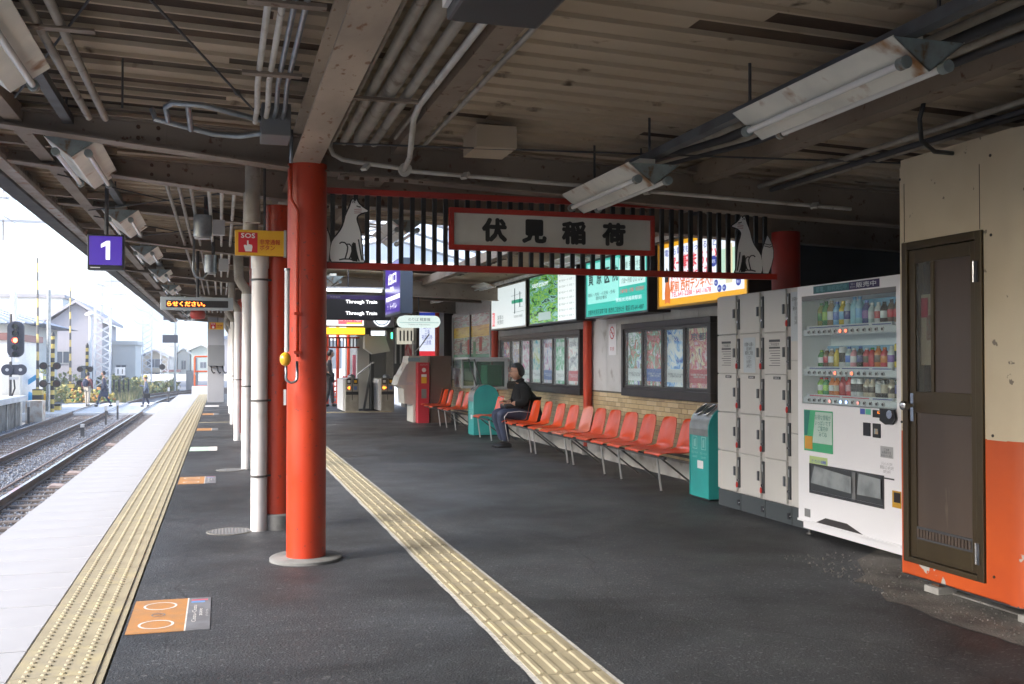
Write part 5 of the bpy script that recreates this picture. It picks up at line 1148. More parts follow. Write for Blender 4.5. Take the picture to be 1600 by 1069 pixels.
MB().tube([(BX-.018,a-.004,1.715),(BX-.018,a-.004,1.825)],.006,8).build('hinge_pin',CHROME,bt); MB().tube([(BX-.018,a-.004,.245),(BX-.018,a-.004,.355)],.006,8).build('hinge_pin',CHROME,bt)
for y in (4.82,4.12): 
    MB().box(BX+.03,y-.06,.0,BX+.16,y+.06,.04).build('concrete_foot',CONC,bt,bevel=.006); MB().bar((BX+.09,y,.04),(BX+.09,y,.08),.06).build('rusty_leg',BOLT,bt)
MB().box(BX+.12,4.1,-.011,4.9,4.98,.012).build('floor_dirt',CONCD,bt)

for (y,z) in ((4.30,2.36),(4.30,1.95),(4.30,.92),(5.02,2.36),(5.02,.95),(4.30,.2)):
    MB().tube([(BX-.0005,y,z),(BX-.004,y,z)],.008,8).build('screw',DBROWN,bt)
MB().box(BX-.0018,4.34,.897,BX-.0002,4.205,.903).build('paint_line',CRM,bt)
# ================================================================ PEOPLE
def skin(J,E_,m,name,parent,sub=2,root=0,org=None):
    names=list(J); me=bpy.data.meshes.new(name); me.from_pydata([J[k][0] for k in names],[(names.index(a),names.index(b)) for a,b in E_],[])
    ob=bpy.data.objects.new(name,me); C.objects.link(ob)
    md=ob.modifiers.new('skin','SKIN'); md.use_smooth_shade=True; md.branch_smoothing=.6
    for i,k in enumerate(names):
        r=J[k][1]; r=(r,r) if not isinstance(r,tuple) else r
        me.skin_vertices[0].data[i].radius=r; me.skin_vertices[0].data[i].use_root=(i==root)
    sb=ob.modifiers.new('s','SUBSURF'); sb.levels=sub; sb.render_levels=sub
    dg=bpy.context.evaluated_depsgraph_get(); me2=bpy.data.meshes.new_from_object(ob.evaluated_get(dg)); bpy.data.objects.remove(ob); bpy.data.meshes.remove(me)
    me2.name=name; me2.materials.clear(); me2.materials.append(m); me2.polygons.foreach_set('use_smooth',[True]*len(me2.polygons))
    o=bpy.data.objects.new(name,me2); C.objects.link(o); o.parent=parent; ORG[o.name]=Vector((0,0,0)); return o
SKIN=mat('skin',(.42,.23,.15),.5,col2=(.38,.20,.13),scale=9); HAIR=mat('hair_black',(.012,.010,.010),.45)
JKT=mat('jacket_black',(.004,.0042,.005),.85,spec=.25,col2=(.007,.007,.008),scale=7,bump=.3,bscale=14); TRK=mat('tracksuit_navy',(.025,.036,.075),.7,col2=(.025,.036,.075),scale=6,bump=.35,bscale=12); SHOE=mat('shoe_black',(.012,.012,.013),.35)
def head(par,c,s=1.0,face=(-1,0,0),hair=HAIR,glasses=False,hairlong=0,m=SKIN,nm='head'):
    # built facing -X around c then turned about z
    ang=math.atan2(face[1],face[0])-math.pi
    rot=Matrix.Rotation(ang,3,'Z')
    cc=Vector(c)+ORG[par.name]
    def T(m_):
        m_.v=[tuple(rot@Vector((v[0]*s,v[1]*s,v[2]*s))+cc) for v in m_.v]; return m_
    H=MB(); n=20; k=16; vs=[];fs=[]
    for i in range(k+1):
        ph=math.pi*i/k
        for j in range(n):
            th=2*math.pi*j/n; x=math.sin(ph)*math.cos(th); y=math.sin(ph)*math.sin(th); z=math.cos(ph)
            X=.098*x; Y=.074*y; Z=.118*z
            if z<-.2: X*=1-.28*(-z-.2)*(1 if x>0 else .25); Y*=1-.42*(-z-.2); 
            if z<-.2 and x<0: X-=.010*(-z)
            if x<-.4 and abs(y)<.55 and -.1<z<.25: X+=.008*(abs(y)>.18)   # eye sockets
            vs.append((X,Y,Z))
    for i in range(k):
        for j in range(n): a=i*n+j;b=i*n+(j+1)%n; fs.append((a,a+n,b+n,b))
    H.add(vs,fs)
    H.prism([(-.092,.028),(-.100,.012),(-.116,-.018),(-.112,-.028),(-.088,-.026)],(0,.010,0),(1,0,0),(0,0,1),.020)      # nose
    H.tube([(-.088,-.022,-.052),(-.098,0,-.050),(-.088,.022,-.052)],.007,8); H.tube([(-.086,-.02,-.062),(-.096,0,-.062),(-.086,.02,-.062)],.007,8)
    for sy in (-1,1): H.ball((.005,sy*.075,.0),.026,8,6,(.8,.35,1.2))
    o=T(H).build(nm,m,par,smooth=2)
    e=MB(); 
    for sy in (-1,1): e.ball((-.083,sy*.030,.012),.010,8,6,(.6,1.2,.7)); 
    T(e).build('eyes',BLACK,o)
    e=MB()
    for sy in (-1,1): e.bar((-.094,sy*.016,.034),(-.084,sy*.046,.036),.006)
    T(e).build('eyebrows',hair,o)
    hr=MB(); vs=[];fs=[]
    for i in range(12):
        ph=math.pi*.62*i/11
        for j in range(n):
            th=2*math.pi*j/n; x=math.sin(ph)*math.cos(th); y=math.sin(ph)*math.sin(th); z=math.cos(ph)
            w=1.0
            zz=.133*z+.004; xx=.112*x+.006; yy=.088*y
            if x<-.25 and zz<.062: zz=.062+.25*(zz-.062)*0; 
            if x<-.25 and z<.5: xx*=.86; 
            jt=1+.035*math.sin(7*th+3*ph)*math.sin(5*ph); vs.append((xx*jt,yy*jt,zz))
    for i in range(11):
        for j in range(n): a=i*n+j;b=i*n+(j+1)%n; fs.append((a,a+n,b+n,b))
    hr.add(vs,fs)
    if hairlong: hr.ball((.05,0,-.03),.085,12,8,(.8,.95,1.1))
    else: hr.ball((.045,0,-.01),.076,12,8,(.85,1,.9))
    T(hr).build('hair',hair,o,smooth=True)
    if glasses:
        gm=MB()
        for sy in (-1,1): gm.tube([(-.104,sy*.030+.022*math.cos(a*math.pi/8),.010+.016*math.sin(a*math.pi/8)) for a in range(17)],.0022,5,caps=False); gm.tube([(-.10,sy*.052,.014),(-.0,sy*.078,.012)],.0022,5)
        gm.tube([(-.106,-.008,.012),(-.106,.008,.012)],.002,5); T(gm).build('glasses',STEELD,o)
    return o
# --- seated man, local frame origin on floor below hips, facing -X, seat height .40
MX,MY=4.45,14.84
man=thing('person','man in black jacket and navy track pants sitting on orange seat looking at phone','person',(MX,MY,0))
V3=lambda x,y,z:(x,y,z)
hipz=.50
J={'pelvis':(V3(.08,0,hipz),(.13,.14)),'waist':(V3(.10,0,.66),(.14,.16)),'chest':(V3(.02,0,.85),(.15,.18)),'neckb':(V3(-.05,0,.97),(.075,.08)),'neck':(V3(-.09,0,1.03),.058),
 'hipL':(V3(.02,-.09,.49),.095),'kneeL':(V3(-.40,-.12,.52),.068),'ankL':(V3(-.30,-.12,.10),.045),
 'hipR':(V3(.02,.09,.49),.095),'kneeR':(V3(-.42,.12,.52),.068),'ankR':(V3(-.28,.13,.10),.045),
 'shL':(V3(-.01,-.19,.91),.08),'elL':(V3(-.04,-.26,.68),.058),'wrL':(V3(-.22,-.12,.66),.034),
 'shR':(V3(-.01,.19,.91),.08),'elR':(V3(-.06,.25,.68),.058),'wrR':(V3(-.24,.06,.68),.034)}
EE=[('pelvis','waist'),('waist','chest'),('chest','neckb'),('neckb','neck'),('pelvis','hipL'),('hipL','kneeL'),('kneeL','ankL'),('pelvis','hipR'),('hipR','kneeR'),('kneeR','ankR'),('chest','shL'),('shL','elL'),('elL','wrL'),('chest','shR'),('shR','elR'),('elR','wrR')]
skin(J,EE,SKIN,'body',man)
up={k:J[k] for k in ('pelvis','waist','chest','neckb','shL','elL','shR','elR')}
up={k:(v[0],tuple(q*1.13+.012 for q in (v[1] if isinstance(v[1],tuple) else (v[1],v[1])))) for k,v in up.items()}
up['pelvis']=(V3(.08,0,.53),(.185,.205)); up['waist']=(V3(.05,0,.68),(.20,.22)); up['chest']=(V3(.01,0,.85),(.19,.225)); up['neckb']=(V3(-.045,0,.98),(.095,.105)); up['wrL2']=(V3(-.18,-.14,.66),.052); up['wrR2']=(V3(-.20,.09,.675),.052); up['coll']=(V3(-.06,0,1.045),(.078,.078)); up['hem']=(V3(.10,0,.45),(.17,.20))
skin(up,[('pelvis','waist'),('pelvis','hem'),('waist','chest'),('chest','neckb'),('neckb','coll'),('chest','shL'),('shL','elL'),('elL','wrL2'),('chest','shR'),('shR','elR'),('elR','wrR2')],JKT,'jacket',man)
lo={'pelvis':(V3(.08,0,.485),(.145,.15)),'hipL':(V3(.02,-.09,.485),.108),'midL':(V3(-.17,-.11,.515),.098),'kneeL':(V3(-.40,-.12,.515),.09),'shL':(V3(-.34,-.12,.30),.075),'ankL':(V3(-.30,-.12,.085),.066),
 'hipR':(V3(.02,.09,.485),.108),'midR':(V3(-.17,.11,.515),.098),'kneeR':(V3(-.42,.12,.515),.09),'shR':(V3(-.34,.125,.30),.075),'ankR':(V3(-.28,.13,.085),.066)}
skin(lo,[('pelvis','hipL'),('hipL','midL'),('midL','kneeL'),('kneeL','shL'),('shL','ankL'),('pelvis','hipR'),('hipR','midR'),('midR','kneeR'),('kneeR','shR'),('shR','ankR')],TRK,'trousers',man)
def loc_obj(mb,nm,m,par,smooth=False): 
    o=mb.build(nm,m,None,smooth=smooth); o.parent=par; ORG[o.name]=Vector((0,0,0)); return o
STR=mat('stripe_white',(.6,.6,.62),.6)
loc_obj(MB().tube([(.05,-.205,.53),(-.12,-.215,.55),(-.30,-.205,.535),(-.355,-.205,.47),(-.33,-.198,.30),(-.29,-.188,.10)],.006,6),'white_side_stripe',STR,man,True)
def shoe(x,y,par,m=SHOE,f=(-1,0)):
    mb=MB(); prof=[(.09,.0,.035,.05),(.05,.0,.042,.075),(-.02,.0,.045,.07),(-.10,.0,.047,.05),(-.16,.0,.038,.035),(-.18,.0,.02,.022)]
    vs=[];fs=[];n=10
    for (px,_,w,h) in prof:
        for j in range(n):
            a=math.pi*j/(n-1); u,v=w*math.cos(a),h*math.sin(a)+.006; vs.append((x-f[0]*px*1.0,y+u,v))
    for i in range(len(prof)-1):
        for j in range(n-1): a=i*n+j; fs.append((a,a+1,a+n+1,a+n))
    fs.append(tuple(range(n))); fs.append(tuple((len(prof)-1)*n+j for j in range(n))[::-1])
    for i in range(len(prof)-1): a=i*n;b=i*n+n-1; fs.append((b,a,a+n,b+n))
    mb.add(vs,fs); return loc_obj(mb,'shoe',m,par,True)
shoe(-.31,-.12,man); shoe(-.29,.13,man)
ho=head(man,(-.10,0,1.14),1.06,(-1,0,0),glasses=True); 
# fix ORG: head() builds in local frame
def hand(par,w,dirv,side,curl=.9):
    d_=Vector(dirv).normalized(); sd_=d_.cross(Vector((0,0,1))).normalized()*side; upv=sd_.cross(d_)*side
    w=Vector(w); J2={'wrist':(tuple(w),.024),'palm':(tuple(w+d_*.05),(.030,.020))}; E2=[('wrist','palm')]
    for i,(o_,l_) in enumerate(((-.026,.06),(-.009,.07),(.009,.066),(.025,.052))):
        b=w+d_*.085+sd_*o_; J2['k%d'%i]=(tuple(b),.0095); m_=b+d_*l_*.45-Vector((0,0,1))*.012*curl; J2['m%d'%i]=(tuple(m_),.0085); t_=m_+d_*l_*.25-Vector((0,0,1))*.028*curl; J2['t%d'%i]=(tuple(t_),.007); E2+=[('palm','k%d'%i),('k%d'%i,'m%d'%i),('m%d'%i,'t%d'%i)]
    th=w+d_*.03-sd_*.03; J2['th']=(tuple(th),.011); J2['th2']=(tuple(th+d_*.035-sd_*.012+Vector((0,0,.012))),.009); E2+=[('palm','th'),('th','th2')]
    o=skin(J2,E2,SKIN,'hand',par,1)
hand(man,(-.22,-.12,.665),(-1,.35,.05),1); hand(man,(-.24,.06,.685),(-1,-.25,.15),-1)
o=MB().bar((-.30,-.05,.735),(-.40,-.03,.775),.062,.009); o=loc_obj(o,'phone',mat('phone_white',(.6,.6,.62),.3),None); o.location=(MX,MY,0); tag(o,'white mobile phone held by the seated man','phone')
bg_=MB(); bg_.box(-.33,-.17,.585,-.06,.17,.66); o=bg_.build('shoulder_bag',BLACK,None,bevel=.03); o.location=(MX+.0,MY,0); tag(o,'black bag lying on the lap of the seated man','bag'); ORG[o.name]=Vector((0,0,0))
s=MB().tube([(-.10,-.17,.64),(.02,-.24,.72),(.06,-.2,.9)],.012,6).build('strap',BLACK,o); 
# --- walking people
def walker(x,y,z,face,H,cols,label,hat=None,bag=None,stride=.22,coat=False,arm=0):
    t=thing('person',label,'person',(x,y,z)); s=H/1.72; A=math.atan2(face[1],face[0])
    def L(f,l,u): return (s*(f*math.cos(A)-l*math.sin(A)),s*(f*math.sin(A)+l*math.cos(A)),s*u)
    J={'pelvis':(L(0,0,.93),(.12*s,.13*s)),'waist':(L(0,0,1.10),(.11*s,.13*s)),'chest':(L(0,0,1.28),(.12*s,.15*s)),'neck':(L(.02,0,1.47),.05*s),'hd':(L(.03,0,1.56),.06*s),
     'hL':(L(0,.09,.90),.085*s),'kL':(L(stride*.6,.09,.50),.06*s),'aL':(L(stride,.09,.09),.045*s),'hR':(L(0,-.09,.90),.085*s),'kR':(L(-stride*.2,-.09,.50),.06*s),'aR':(L(-stride*1.1,-.09,.11),.045*s),
     'sL':(L(0,.19,1.38),.062*s),'eL':(L(-.06,.25,1.10),.045*s),'wL':(L(.05,.25,.86),.033*s),'sR':(L(0,-.19,1.38),.062*s),'eR':(L(-.02+.15*arm,-.25,1.12),.045*s),'wR':(L(.12+.3*arm,-.22,.90+.3*arm),.033*s)}
    E1=[('pelvis','waist'),('waist','chest'),('chest','neck'),('neck','hd'),('pelvis','hL'),('hL','kL'),('kL','aL'),('pelvis','hR'),('hR','kR'),('kR','aR'),('chest','sL'),('sL','eL'),('eL','wL'),('chest','sR'),('sR','eR'),('eR','wR')]
    skin(J,E1,SKIN,'body',t,1)
    g=lambda ks,f=1.15,a=.012:{k:(J[k][0],tuple(q*f+a for q in (J[k][1] if isinstance(J[k][1],tuple) else (J[k][1],)*2))) for k in ks}
    u=g(('pelvis','waist','chest','sL','eL','wL','sR','eR','wR')); u['nk']=(L(0,0,1.43),.07*s); e=[('pelvis','waist'),('waist','chest'),('chest','nk'),('chest','sL'),('sL','eL'),('eL','wL'),('chest','sR'),('sR','eR'),('eR','wR')]
    if coat: u['hem']=(L(0,0,.62),(.17*s,.17*s)); e.append(('pelvis','hem'))
    skin(u,e,cols[0],'coat',t,1)
    skin(g(('pelvis','hL','kL','aL','hR','kR','aR'),1.08,.01),[('pelvis','hL'),('hL','kL'),('kL','aL'),('pelvis','hR'),('hR','kR'),('kR','aR')],cols[1],'trousers',t,1)
    hd=head(t,L(.04,0,1.62),s,(math.cos(A),math.sin(A),0))
    for (f,l) in ((stride+.04,.09),(-stride*1.1+.04,-.09)):
        b=MB().ball(L(f,l,.045),.05*s,10,6,(1,1,1)); b.v=[((v[0]-L(f,l,0)[0])*(1+abs(math.cos(A)))+L(f,l,0)[0],(v[1]-L(f,l,0)[1])*(1+abs(math.sin(A)))+L(f,l,0)[1],v[2]) for v in b.v]; loc_obj(b,'shoe',SHOE,t,True)
    if hat:
        loc_obj(MB().lathe([(.15*s,0),(.145*s,.012),(.10*s,.02),(.095*s,.09),(.03,.11)],L(.04,0,1.66),16),'cap',hat,t,True)
    if bag:
        k,m_=bag
        if k=='back': b=MB().ball(L(-.2,0,1.2),.17*s,12,8,(.9,.8,1.25)); loc_obj(b,'backpack',m_,t,True)
        else: 
            c=L(.05-.15,.27,.62); b=MB().box(c[0]-.16,c[1]-.05,c[2]-.12,c[0]+.16,c[1]+.05,c[2]+.12); loc_obj(b,'handbag',m_,t)
    return t
NAV=mat('cloth_navy',(.03,.04,.075),.8); GBL=mat('cloth_greyblue',(.10,.13,.18),.8); MAR=mat('cloth_maroon',(.15,.04,.045),.8); KHA=mat('cloth_khaki',(.40,.36,.30),.8); DRK=mat('cloth_dark',(.03,.03,.035),.8)
walker(-6.6,56.2,-.99,(.5,1),1.72,(MAR,KHA),'walker in maroon jacket and pale trousers with a backpack on the crossing',bag=('back',NAV),stride=.05)
walker(-5.7,55.2,-.99,(-1,.1),1.78,(NAV,NAV),'tall walker in long navy coat striding left over the crossing',bag=('hand',NAV),stride=.30,coat=True)
walker(-3.65,54.6,-.99,(-1,.15),1.55,(GBL,NAV),'stooped walker in grey blue coat and yellow cap crossing the tracks',hat=mat('cap_yellow',(.35,.27,.08),.8),bag=('hand',BLACK),stride=.14,coat=True,arm=1)
walker(3.02,29.6,0,(1,.0),1.62,(DRK,DRK),'dark dressed passer-by near the exit steps behind the ticket gates',stride=.12)
# ================================================================ TICKET MACHINE, GATES, EXIT
TM=mat('machine_beige',(.50,.49,.44),.4,col2=(.44,.43,.39),scale=3)
t=thing('ticket_machine','beige ticket machine with slanted console and a red panel on its side','ticket machine',(4.0,21.7,0))
MB().prism([(3.95,0),(4.15,0),(4.30,0),(4.30,1.42),(3.86,1.42),(3.84,1.28),(3.70,1.02),(3.66,.98),(3.60,.80),(3.74,.72),(3.76,.40),(3.95,.38)],(0,21.35,0),(1,0,0),(0,0,1),-.75).build('body',TM,t,bevel=.006)
MB().add([(3.833,21.42,1.262),(3.833,22.02,1.262),(3.722,22.02,1.055),(3.722,21.42,1.055)],[(0,1,2,3)]).build('screen',BLACK,t)
MB().box(3.84,21.345,1.30,4.10,21.349,1.385).build('header_panel',mat('machine_blue',(.25,.38,.45),.4),t)
MB().prism([(3.66,.86),(3.80,.86),(3.86,1.25),(3.80,1.24),(3.68,1.0)],(0,21.349,0),(1,0,0),(0,0,1),.003).build('control_face',LGREY,t)
MB().prism([(3.68,1.06),(3.74,1.15),(3.77,1.30),(3.72,1.2)],(0,21.348,0),(1,0,0),(0,0,1),.003).build('white_card',WHITE,t)
MB().box(3.65,21.349,.80,3.95,21.3495,.86).build('shelf_edge',LGREY,t)
MB().tube([(4.0,21.6,1.42),(4.0,21.6,1.75)],.03,10).build('post',LGREY,t); MB().tube([(4.02,21.6,1.5),(4.15,21.6,1.62),(4.35,21.6,1.9)],.012,8).build('cable',LGREY,t)
t=thing('red_sales_panel','tall red machine panel with white and yellow labels beside the ticket machine','machine',(4.08,21.2,0))
MB().box(4.0,21.05,.0,4.24,21.33,1.28).build('body',mat('panel_red',(.50,.02,.04),.35),t,bevel=.005); MB().box(4.01,21.08,0,4.23,21.31,.03).build('base',BLACK,t)
MB().box(4.07,21.045,.84,4.18,21.049,.97).build('yellow_label',SOSY,t); MB().box(4.07,21.045,.975,4.18,21.049,1.03).build('white_label',WHITE,t); MB().box(4.07,21.044,.52,4.18,21.049,.72).build('control',MGREY,t); MB().tube([(4.125,21.049,1.12),(4.125,21.044,1.12)],.045,16).build('white_disc',WHITE,t)
text('クレジット',.16,.03,(4.12,21.045,1.23),*NY,WHITE,t)
o=tag(rbox(4.26,21.1,0,4.72,21.75,1.42).build('brown_cabinet',mat('cabinet_brown',(.13,.085,.07),.5)),'plain brown cabinet between the red panel and the wall','cabinet')
def gate(X,label,arrow):
    t=thing('ticket_gate',label,'ticket gate',(X,26.6,0),'automatic ticket gates'); GT=mat('gate_steel',(.38,.36,.31),.3,.5,col2=(.3,.28,.24),scale=5)
    MB().box(X,26.3,0,X+.34,27.7,.86).build('body',GT,t,bevel=.01); MB().box(X-.06,26.35,.03,X-.001,27.7,.84).build('white_side',WHITE,t)
    MB().box(X+.01,26.29,.44,X+.33,26.299,.52).build('dark_band',BLACK,t); MB().box(X+.165,26.288,.30,X+.18,26.298,.84).build('dark_post',BLACK,t)
    for a,c in ((.03,WHITE),(.20,SOSY)): MB().box(X+a,26.285,.72,X+a+.11,26.299,.86).build('ticket_slot_frame',BLACK,t); MB().box(X+a+.02,26.282,.75,X+a+.09,26.2845,.82).build('slot_label',c,t)
    OA=emit('gate_orange',(1,.22,.02),1.2)
    if arrow: m=MB(); m.prism([(0,.0),(.05,.05),(.05,.02),(.10,.02),(.10,-.02),(.05,-.02),(.05,-.05)],(X+.03,26.286,.62),(1,0,0),(0,0,1),.004); m.build('arrow_light',OA,t)
    else: MB().prism([(0,0),(.07,.05),(.07,-.05)],(X+.04,26.286,.62),(1,0,0),(0,0,1),.004).build('arrow_light',OA,t)
    MB().box(X+.21,26.283,.57,X+.29,26.298,.66).build('blue_light',mat('gate_blue',(.12,.18,.4),.3),t)
    MB().ball((X+.17,26.5,.90),.1,14,8,(1,1.3,.7)).build('sensor_dome',GALV,t,smooth=True)
    return t
gate(3.10,'ticket gate farther left with twin front panels, beside the exit passage',False); gate(4.02,'ticket gate right beside the ticket machine with an orange arrow',True)
# end wall of the hall
ew=thing('hall_end_wall','grey end wall of the hall with shutter, door frames and windows','wall',(4.2,28.3,0))
GW=mat('end_wall_grey',(.30,.30,.28),.6,col2=(.24,.24,.22),scale=2); PALW=mat('end_wall_pale',(.55,.55,.52),.6)
MB().box(3.62,28.0,0,3.95,28.3,2.15).build('pale_pier',PALW,ew); MB().box(3.96,28.05,0,4.0,28.25,2.2).build('door_frame',DGREY,ew); MB().box(4.0,28.1,0,4.42,28.2,1.85).build('door_leaf',MGREY,ew); MB().box(4.0,28.02,1.86,4.42,28.2,2.02).build('lintel_box',PALW,ew)
MB().box(4.43,28.0,0,4.65,28.3,2.8).build('pale_pier',GW,ew)
for x in (4.2,4.33,4.46,4.58,4.7,4.82): MB().box(x,25.2,1.25,x+.035,25.25,2.35).build('window_frame',LGREY,ew)
MB().box(4.18,25.26,0.9,4.98,25.32,2.4).build('window_pane',mat('hall_window_dark',(.06,.065,.07),.2),ew); MB().box(4.14,25.19,2.3,4.98,25.34,2.38).build('lintel',GW,ew); MB().box(4.62,25.2,0,4.98,25.3,.9).build('dado',PALW,ew)
MB().box(3.35,28.0,2.16,4.98,28.3,2.9).build('upper_wall',GW,ew)
MB().bar((3.62,27.85,.95),(3.95,27.2,1.28),.05,.03).build('white_handrail',WHITE,ew)
o=thing('black_post','black angled post frame beside the exit passage','frame',(3.95,27.2,0)); MB().bar((3.93,27.3,0),(3.93,27.3,1.3),.08,.12).build('post',DGREY,o); MB().bar((3.70,27.25,0.0),(3.93,27.28,1.28),.06,.06).build('brace',MGREY,o)
o=thing('wall_poster','pink and red poster on the wall behind the brown cabinet','poster',(4.97,23,1)); MB().box(WX-.05,22.2,.55,WX-.01,23.3,1.75).build('frame',LGREY,o); MB().box(WX-.055,22.25,.6,WX-.051,23.25,1.7).build('sheet',poster('pink_poster',[(.7,.6,.6),(.6,.08,.12),(.7,.65,.62)],3,4),o)
MB().box(4.42,25.0,.55,4.97,25.05,1.85).build('sheet',poster('pink_poster2',[(.7,.66,.66),(.6,.05,.08),(.72,.68,.68)],2.5,7),o)
o=thing('fare_map','cream lit fare map under the slim rounded ticket sign','map board',(4.4,24.3,1.7)); MB().box(4.10,24.3,1.72,4.62,24.36,2.12).build('panel',emit('fare_cream',(.75,.72,.6),.15),o); 
for k in range(4): MB().box(4.16+.09*k,24.296,1.80,4.20+.09*k,24.299,2.05).build('text_block',MGREY,o)
MB().box(4.03,24.25,2.12,4.62,24.3,2.17).build('dark_strip',DBROWN,o); MB().box(3.95,24.28,1.85,3.99,24.3,2.0).build('green_lamp',emit('green_lamp',(.05,.8,.3),1.),o)
# pill shaped ticket sign
o=thing('ticket_sign','rounded white lit sign hanging above the ticket machine','sign',(3.45,18,1.9)); rr_=.11
poly=[(-.28+rr_*math.cos(a*math.pi/10+math.pi/2),rr_*math.sin(a*math.pi/10+math.pi/2)) for a in range(11)]+[(.28+rr_*math.cos(a*math.pi/10-math.pi/2),rr_*math.sin(a*math.pi/10-math.pi/2)) for a in range(11)]
MB().prism(poly,(3.44,18,2.02),(1,0,0),(0,0,1),-.12).build('body',emit('pill_white',(.72,.85,.80),.2),o)
MB().box(3.08,17.995,2.0,3.80,17.999,2.006).build('green_line',TEAL,o); text('のりば 精算機',.40,.06,(3.44,17.995,2.06),*NY,DGREY,o); text('Tickets & Adjustment',.4,.03,(3.44,17.995,1.965),*NY,MGREY,o)
MB().tube([(3.44,18.06,2.13),(3.44,18.06,2.8)],.012,6).build('stem',STEELD,o)
# departure display
o=thing('departure_display','black departure display with two lines reading Through Train','display',(2,16,1.95))
MB().box(1.28,16,1.955,2.60,16.14,2.36).build('housing',BLACK,o,bevel=.004); MB().box(1.30,15.996,2.28,2.58,15.9995,2.345).build('purple_band',mat('purple_band',(.035,.015,.09),.3),o)
TT=emit('display_text',(.9,.9,.92),.6)
for z in (2.235,2.055): text('Through Train',.49,.068,(2.13,15.995,z),*NY,TT,o,bold=.015)
text('伏見稲荷',.16,.03,(1.72,15.994,2.315),*NY,mat('dim_text',(.2,.2,.25),.5),o)
for x in (1.4,2.5): MB().tube([(x,16.07,2.36),(x,16.07,2.8)],.014,6).build('stem',STEELD,o)
o=thing('tube_lamp','long white lit tube lamp right above the departure display','lamp',(2,15.8,2.4)); MB().tube([(1.5,15.8,2.41),(2.42,15.8,2.41)],.022,12).build('tube',emit('lit_tube',(.95,1,1),1.0),o,smooth=2); MB().box(1.48,15.78,2.435,2.45,15.86,2.46).build('reflector',WHITE,o); MB().tube([(1.9,15.83,2.46),(1.9,15.83,2.8)],.01,6).build('stem',STEELD,o)
# purple guide sign
o=thing('guide_sign','deep blue grey hanging sign box with a lit purple face','sign',(2.5,14.5,2))
MB().box(2.445,14.2,1.985,2.62,15.6,2.78).build('housing',mat('guide_housing',(.07,.09,.13),.4),o,bevel=.005); GX=2.443
MB().box(GX-.002,14.25,2.02,GX,15.55,2.76).build('panel',PUR,o)
MB().box(GX-.005,14.25,2.21,GX-.0025,15.45,2.27).build('white_band',PURL,o)
text('出口',.7,.16,(GX-.004,14.9,2.53),*NX,PURL,o,bold=.03); text('改札',.35,.07,(GX-.004,14.9,2.38),*NX,PURL,o,bold=.02); text('!  トイレ',.8,.08,(GX-.004,14.9,2.12),*NX,PURL,o,bold=.01)
# boards over the gates
o=thing('gate_sign_board','white and pink lit advertising board over the ticket gates','sign',(3.2,24,2.2))
MB().box(1.9,24,2.12,3.30,24.15,2.42).build('housing',LGREY,o); MB().box(1.93,23.996,2.15,3.25,23.9995,2.40).build('panel',emit('board_white',(.9,.9,.9),.4),o)
MB().box(2.65,23.992,2.18,3.22,23.9955,2.34).build('red_block',emit('board_red',(.8,.08,.1),.6),o); text('ミュージックカード¥2,500',.5,.06,(2.93,23.99,2.28),*NY,PURL,o,bold=.02); MB().box(2.85,23.991,2.185,3.2,23.9955,2.22).build('orange_block',emit('board_orange',(.9,.45,.05),.6),o); 
o=thing('round_clock_sign','grey board with a blue ringed white disc over the gates','sign',(3.7,24,2.2))
MB().box(3.31,24,2.12,3.98,24.15,2.6).build('housing',mat('board_grey',(.3,.32,.36),.5),o)
MB().tube([(3.68,23.999,2.34),(3.68,23.985,2.34)],.21,32).build('disc',emit('disc_white',(.85,.9,.95),.4),o)
m=MB(); m.tube([(3.68+.17*math.cos(a*math.pi/20),23.983,2.34+.17*math.sin(a*math.pi/20)) for a in range(41)],.012,6,caps=False); m.build('blue_ring',mat('ring_blue',(.05,.25,.5),.4),o)
o=thing('yellow_exit_sign','wide yellow lit sign band above the gates','sign',(3,24.1,1.95)); MB().box(1.9,24.02,1.945,3.28,24.12,2.10).build('panel',emit('exit_yellow',(.95,.55,.03),.5),o); MB().box(3.29,24.02,1.945,3.42,24.12,2.10).build('dark_end',DGREY,o); MB().box(1.9,24.02,1.925,3.28,24.12,1.942).build('trim',DRED,o)
for (x0_,z0_) in ((3.45,1.62),(3.28,1.68)): pass
o=tag(MB().prism([(3.36,1.92),(3.86,1.92),(3.98,1.55),(3.55,1.48),(3.36,1.62)],(0,24.6,0),(1,0,0),(0,0,1),-.3).build('white_duct',PALW,None),'pale angular housing under the round disc sign','housing')
# exit passage, outside
fen=thing('gate_header_screen','black slatted header with red rails above the exit passage','screen',(3,27.4,1.7))
MB().box(1.6,27.4,1.66,3.6,27.44,1.70).build('rail',RED,fen); MB().box(1.6,27.4,1.92,3.6,27.44,1.96).build('rail',RED,fen); s0=None
for k in range(22):
    if s0 is None: s0=rbox(1.62,27.405,1.70,1.65,27.435,1.92).build('slat',BSL,fen)
    else: piece('slat',s0.data,fen,(k*.09,0,0))
for i,(x,lb) in enumerate(((3.05,'left'),(3.36,'middle'),(3.68,'right'))):
    o=tag(MB().tube([(x,30.5,-.01),(x,30.5,2.4)],.05,12).build('exit_post',RED,smooth=2),lb+' slim red post standing in the bright exit passage','post','slim red posts in the exit passage')
st=thing('exit_railing','red stair railing going up to the right at the exit','railing',(3.5,31,0))
for k in range(5): MB().bar((3.25,31.2,.02+.16*k),(4.3,31.2,.42+.16*k),.05).build('rail',RED,st)
for x in (3.3,3.6,3.9,4.2): MB().box(x,31.18,0,x+.04,31.22,.75+(x-3.3)*.4).build('post',RED,st)
MB().box(.9,42.62,-1.29,12,60,-.01).build('forecourt',CRS,kind='structure')
MB().box(5.17,28.4,-1.29,12,42.6,-.01).build('forecourt',CRS,kind='structure')
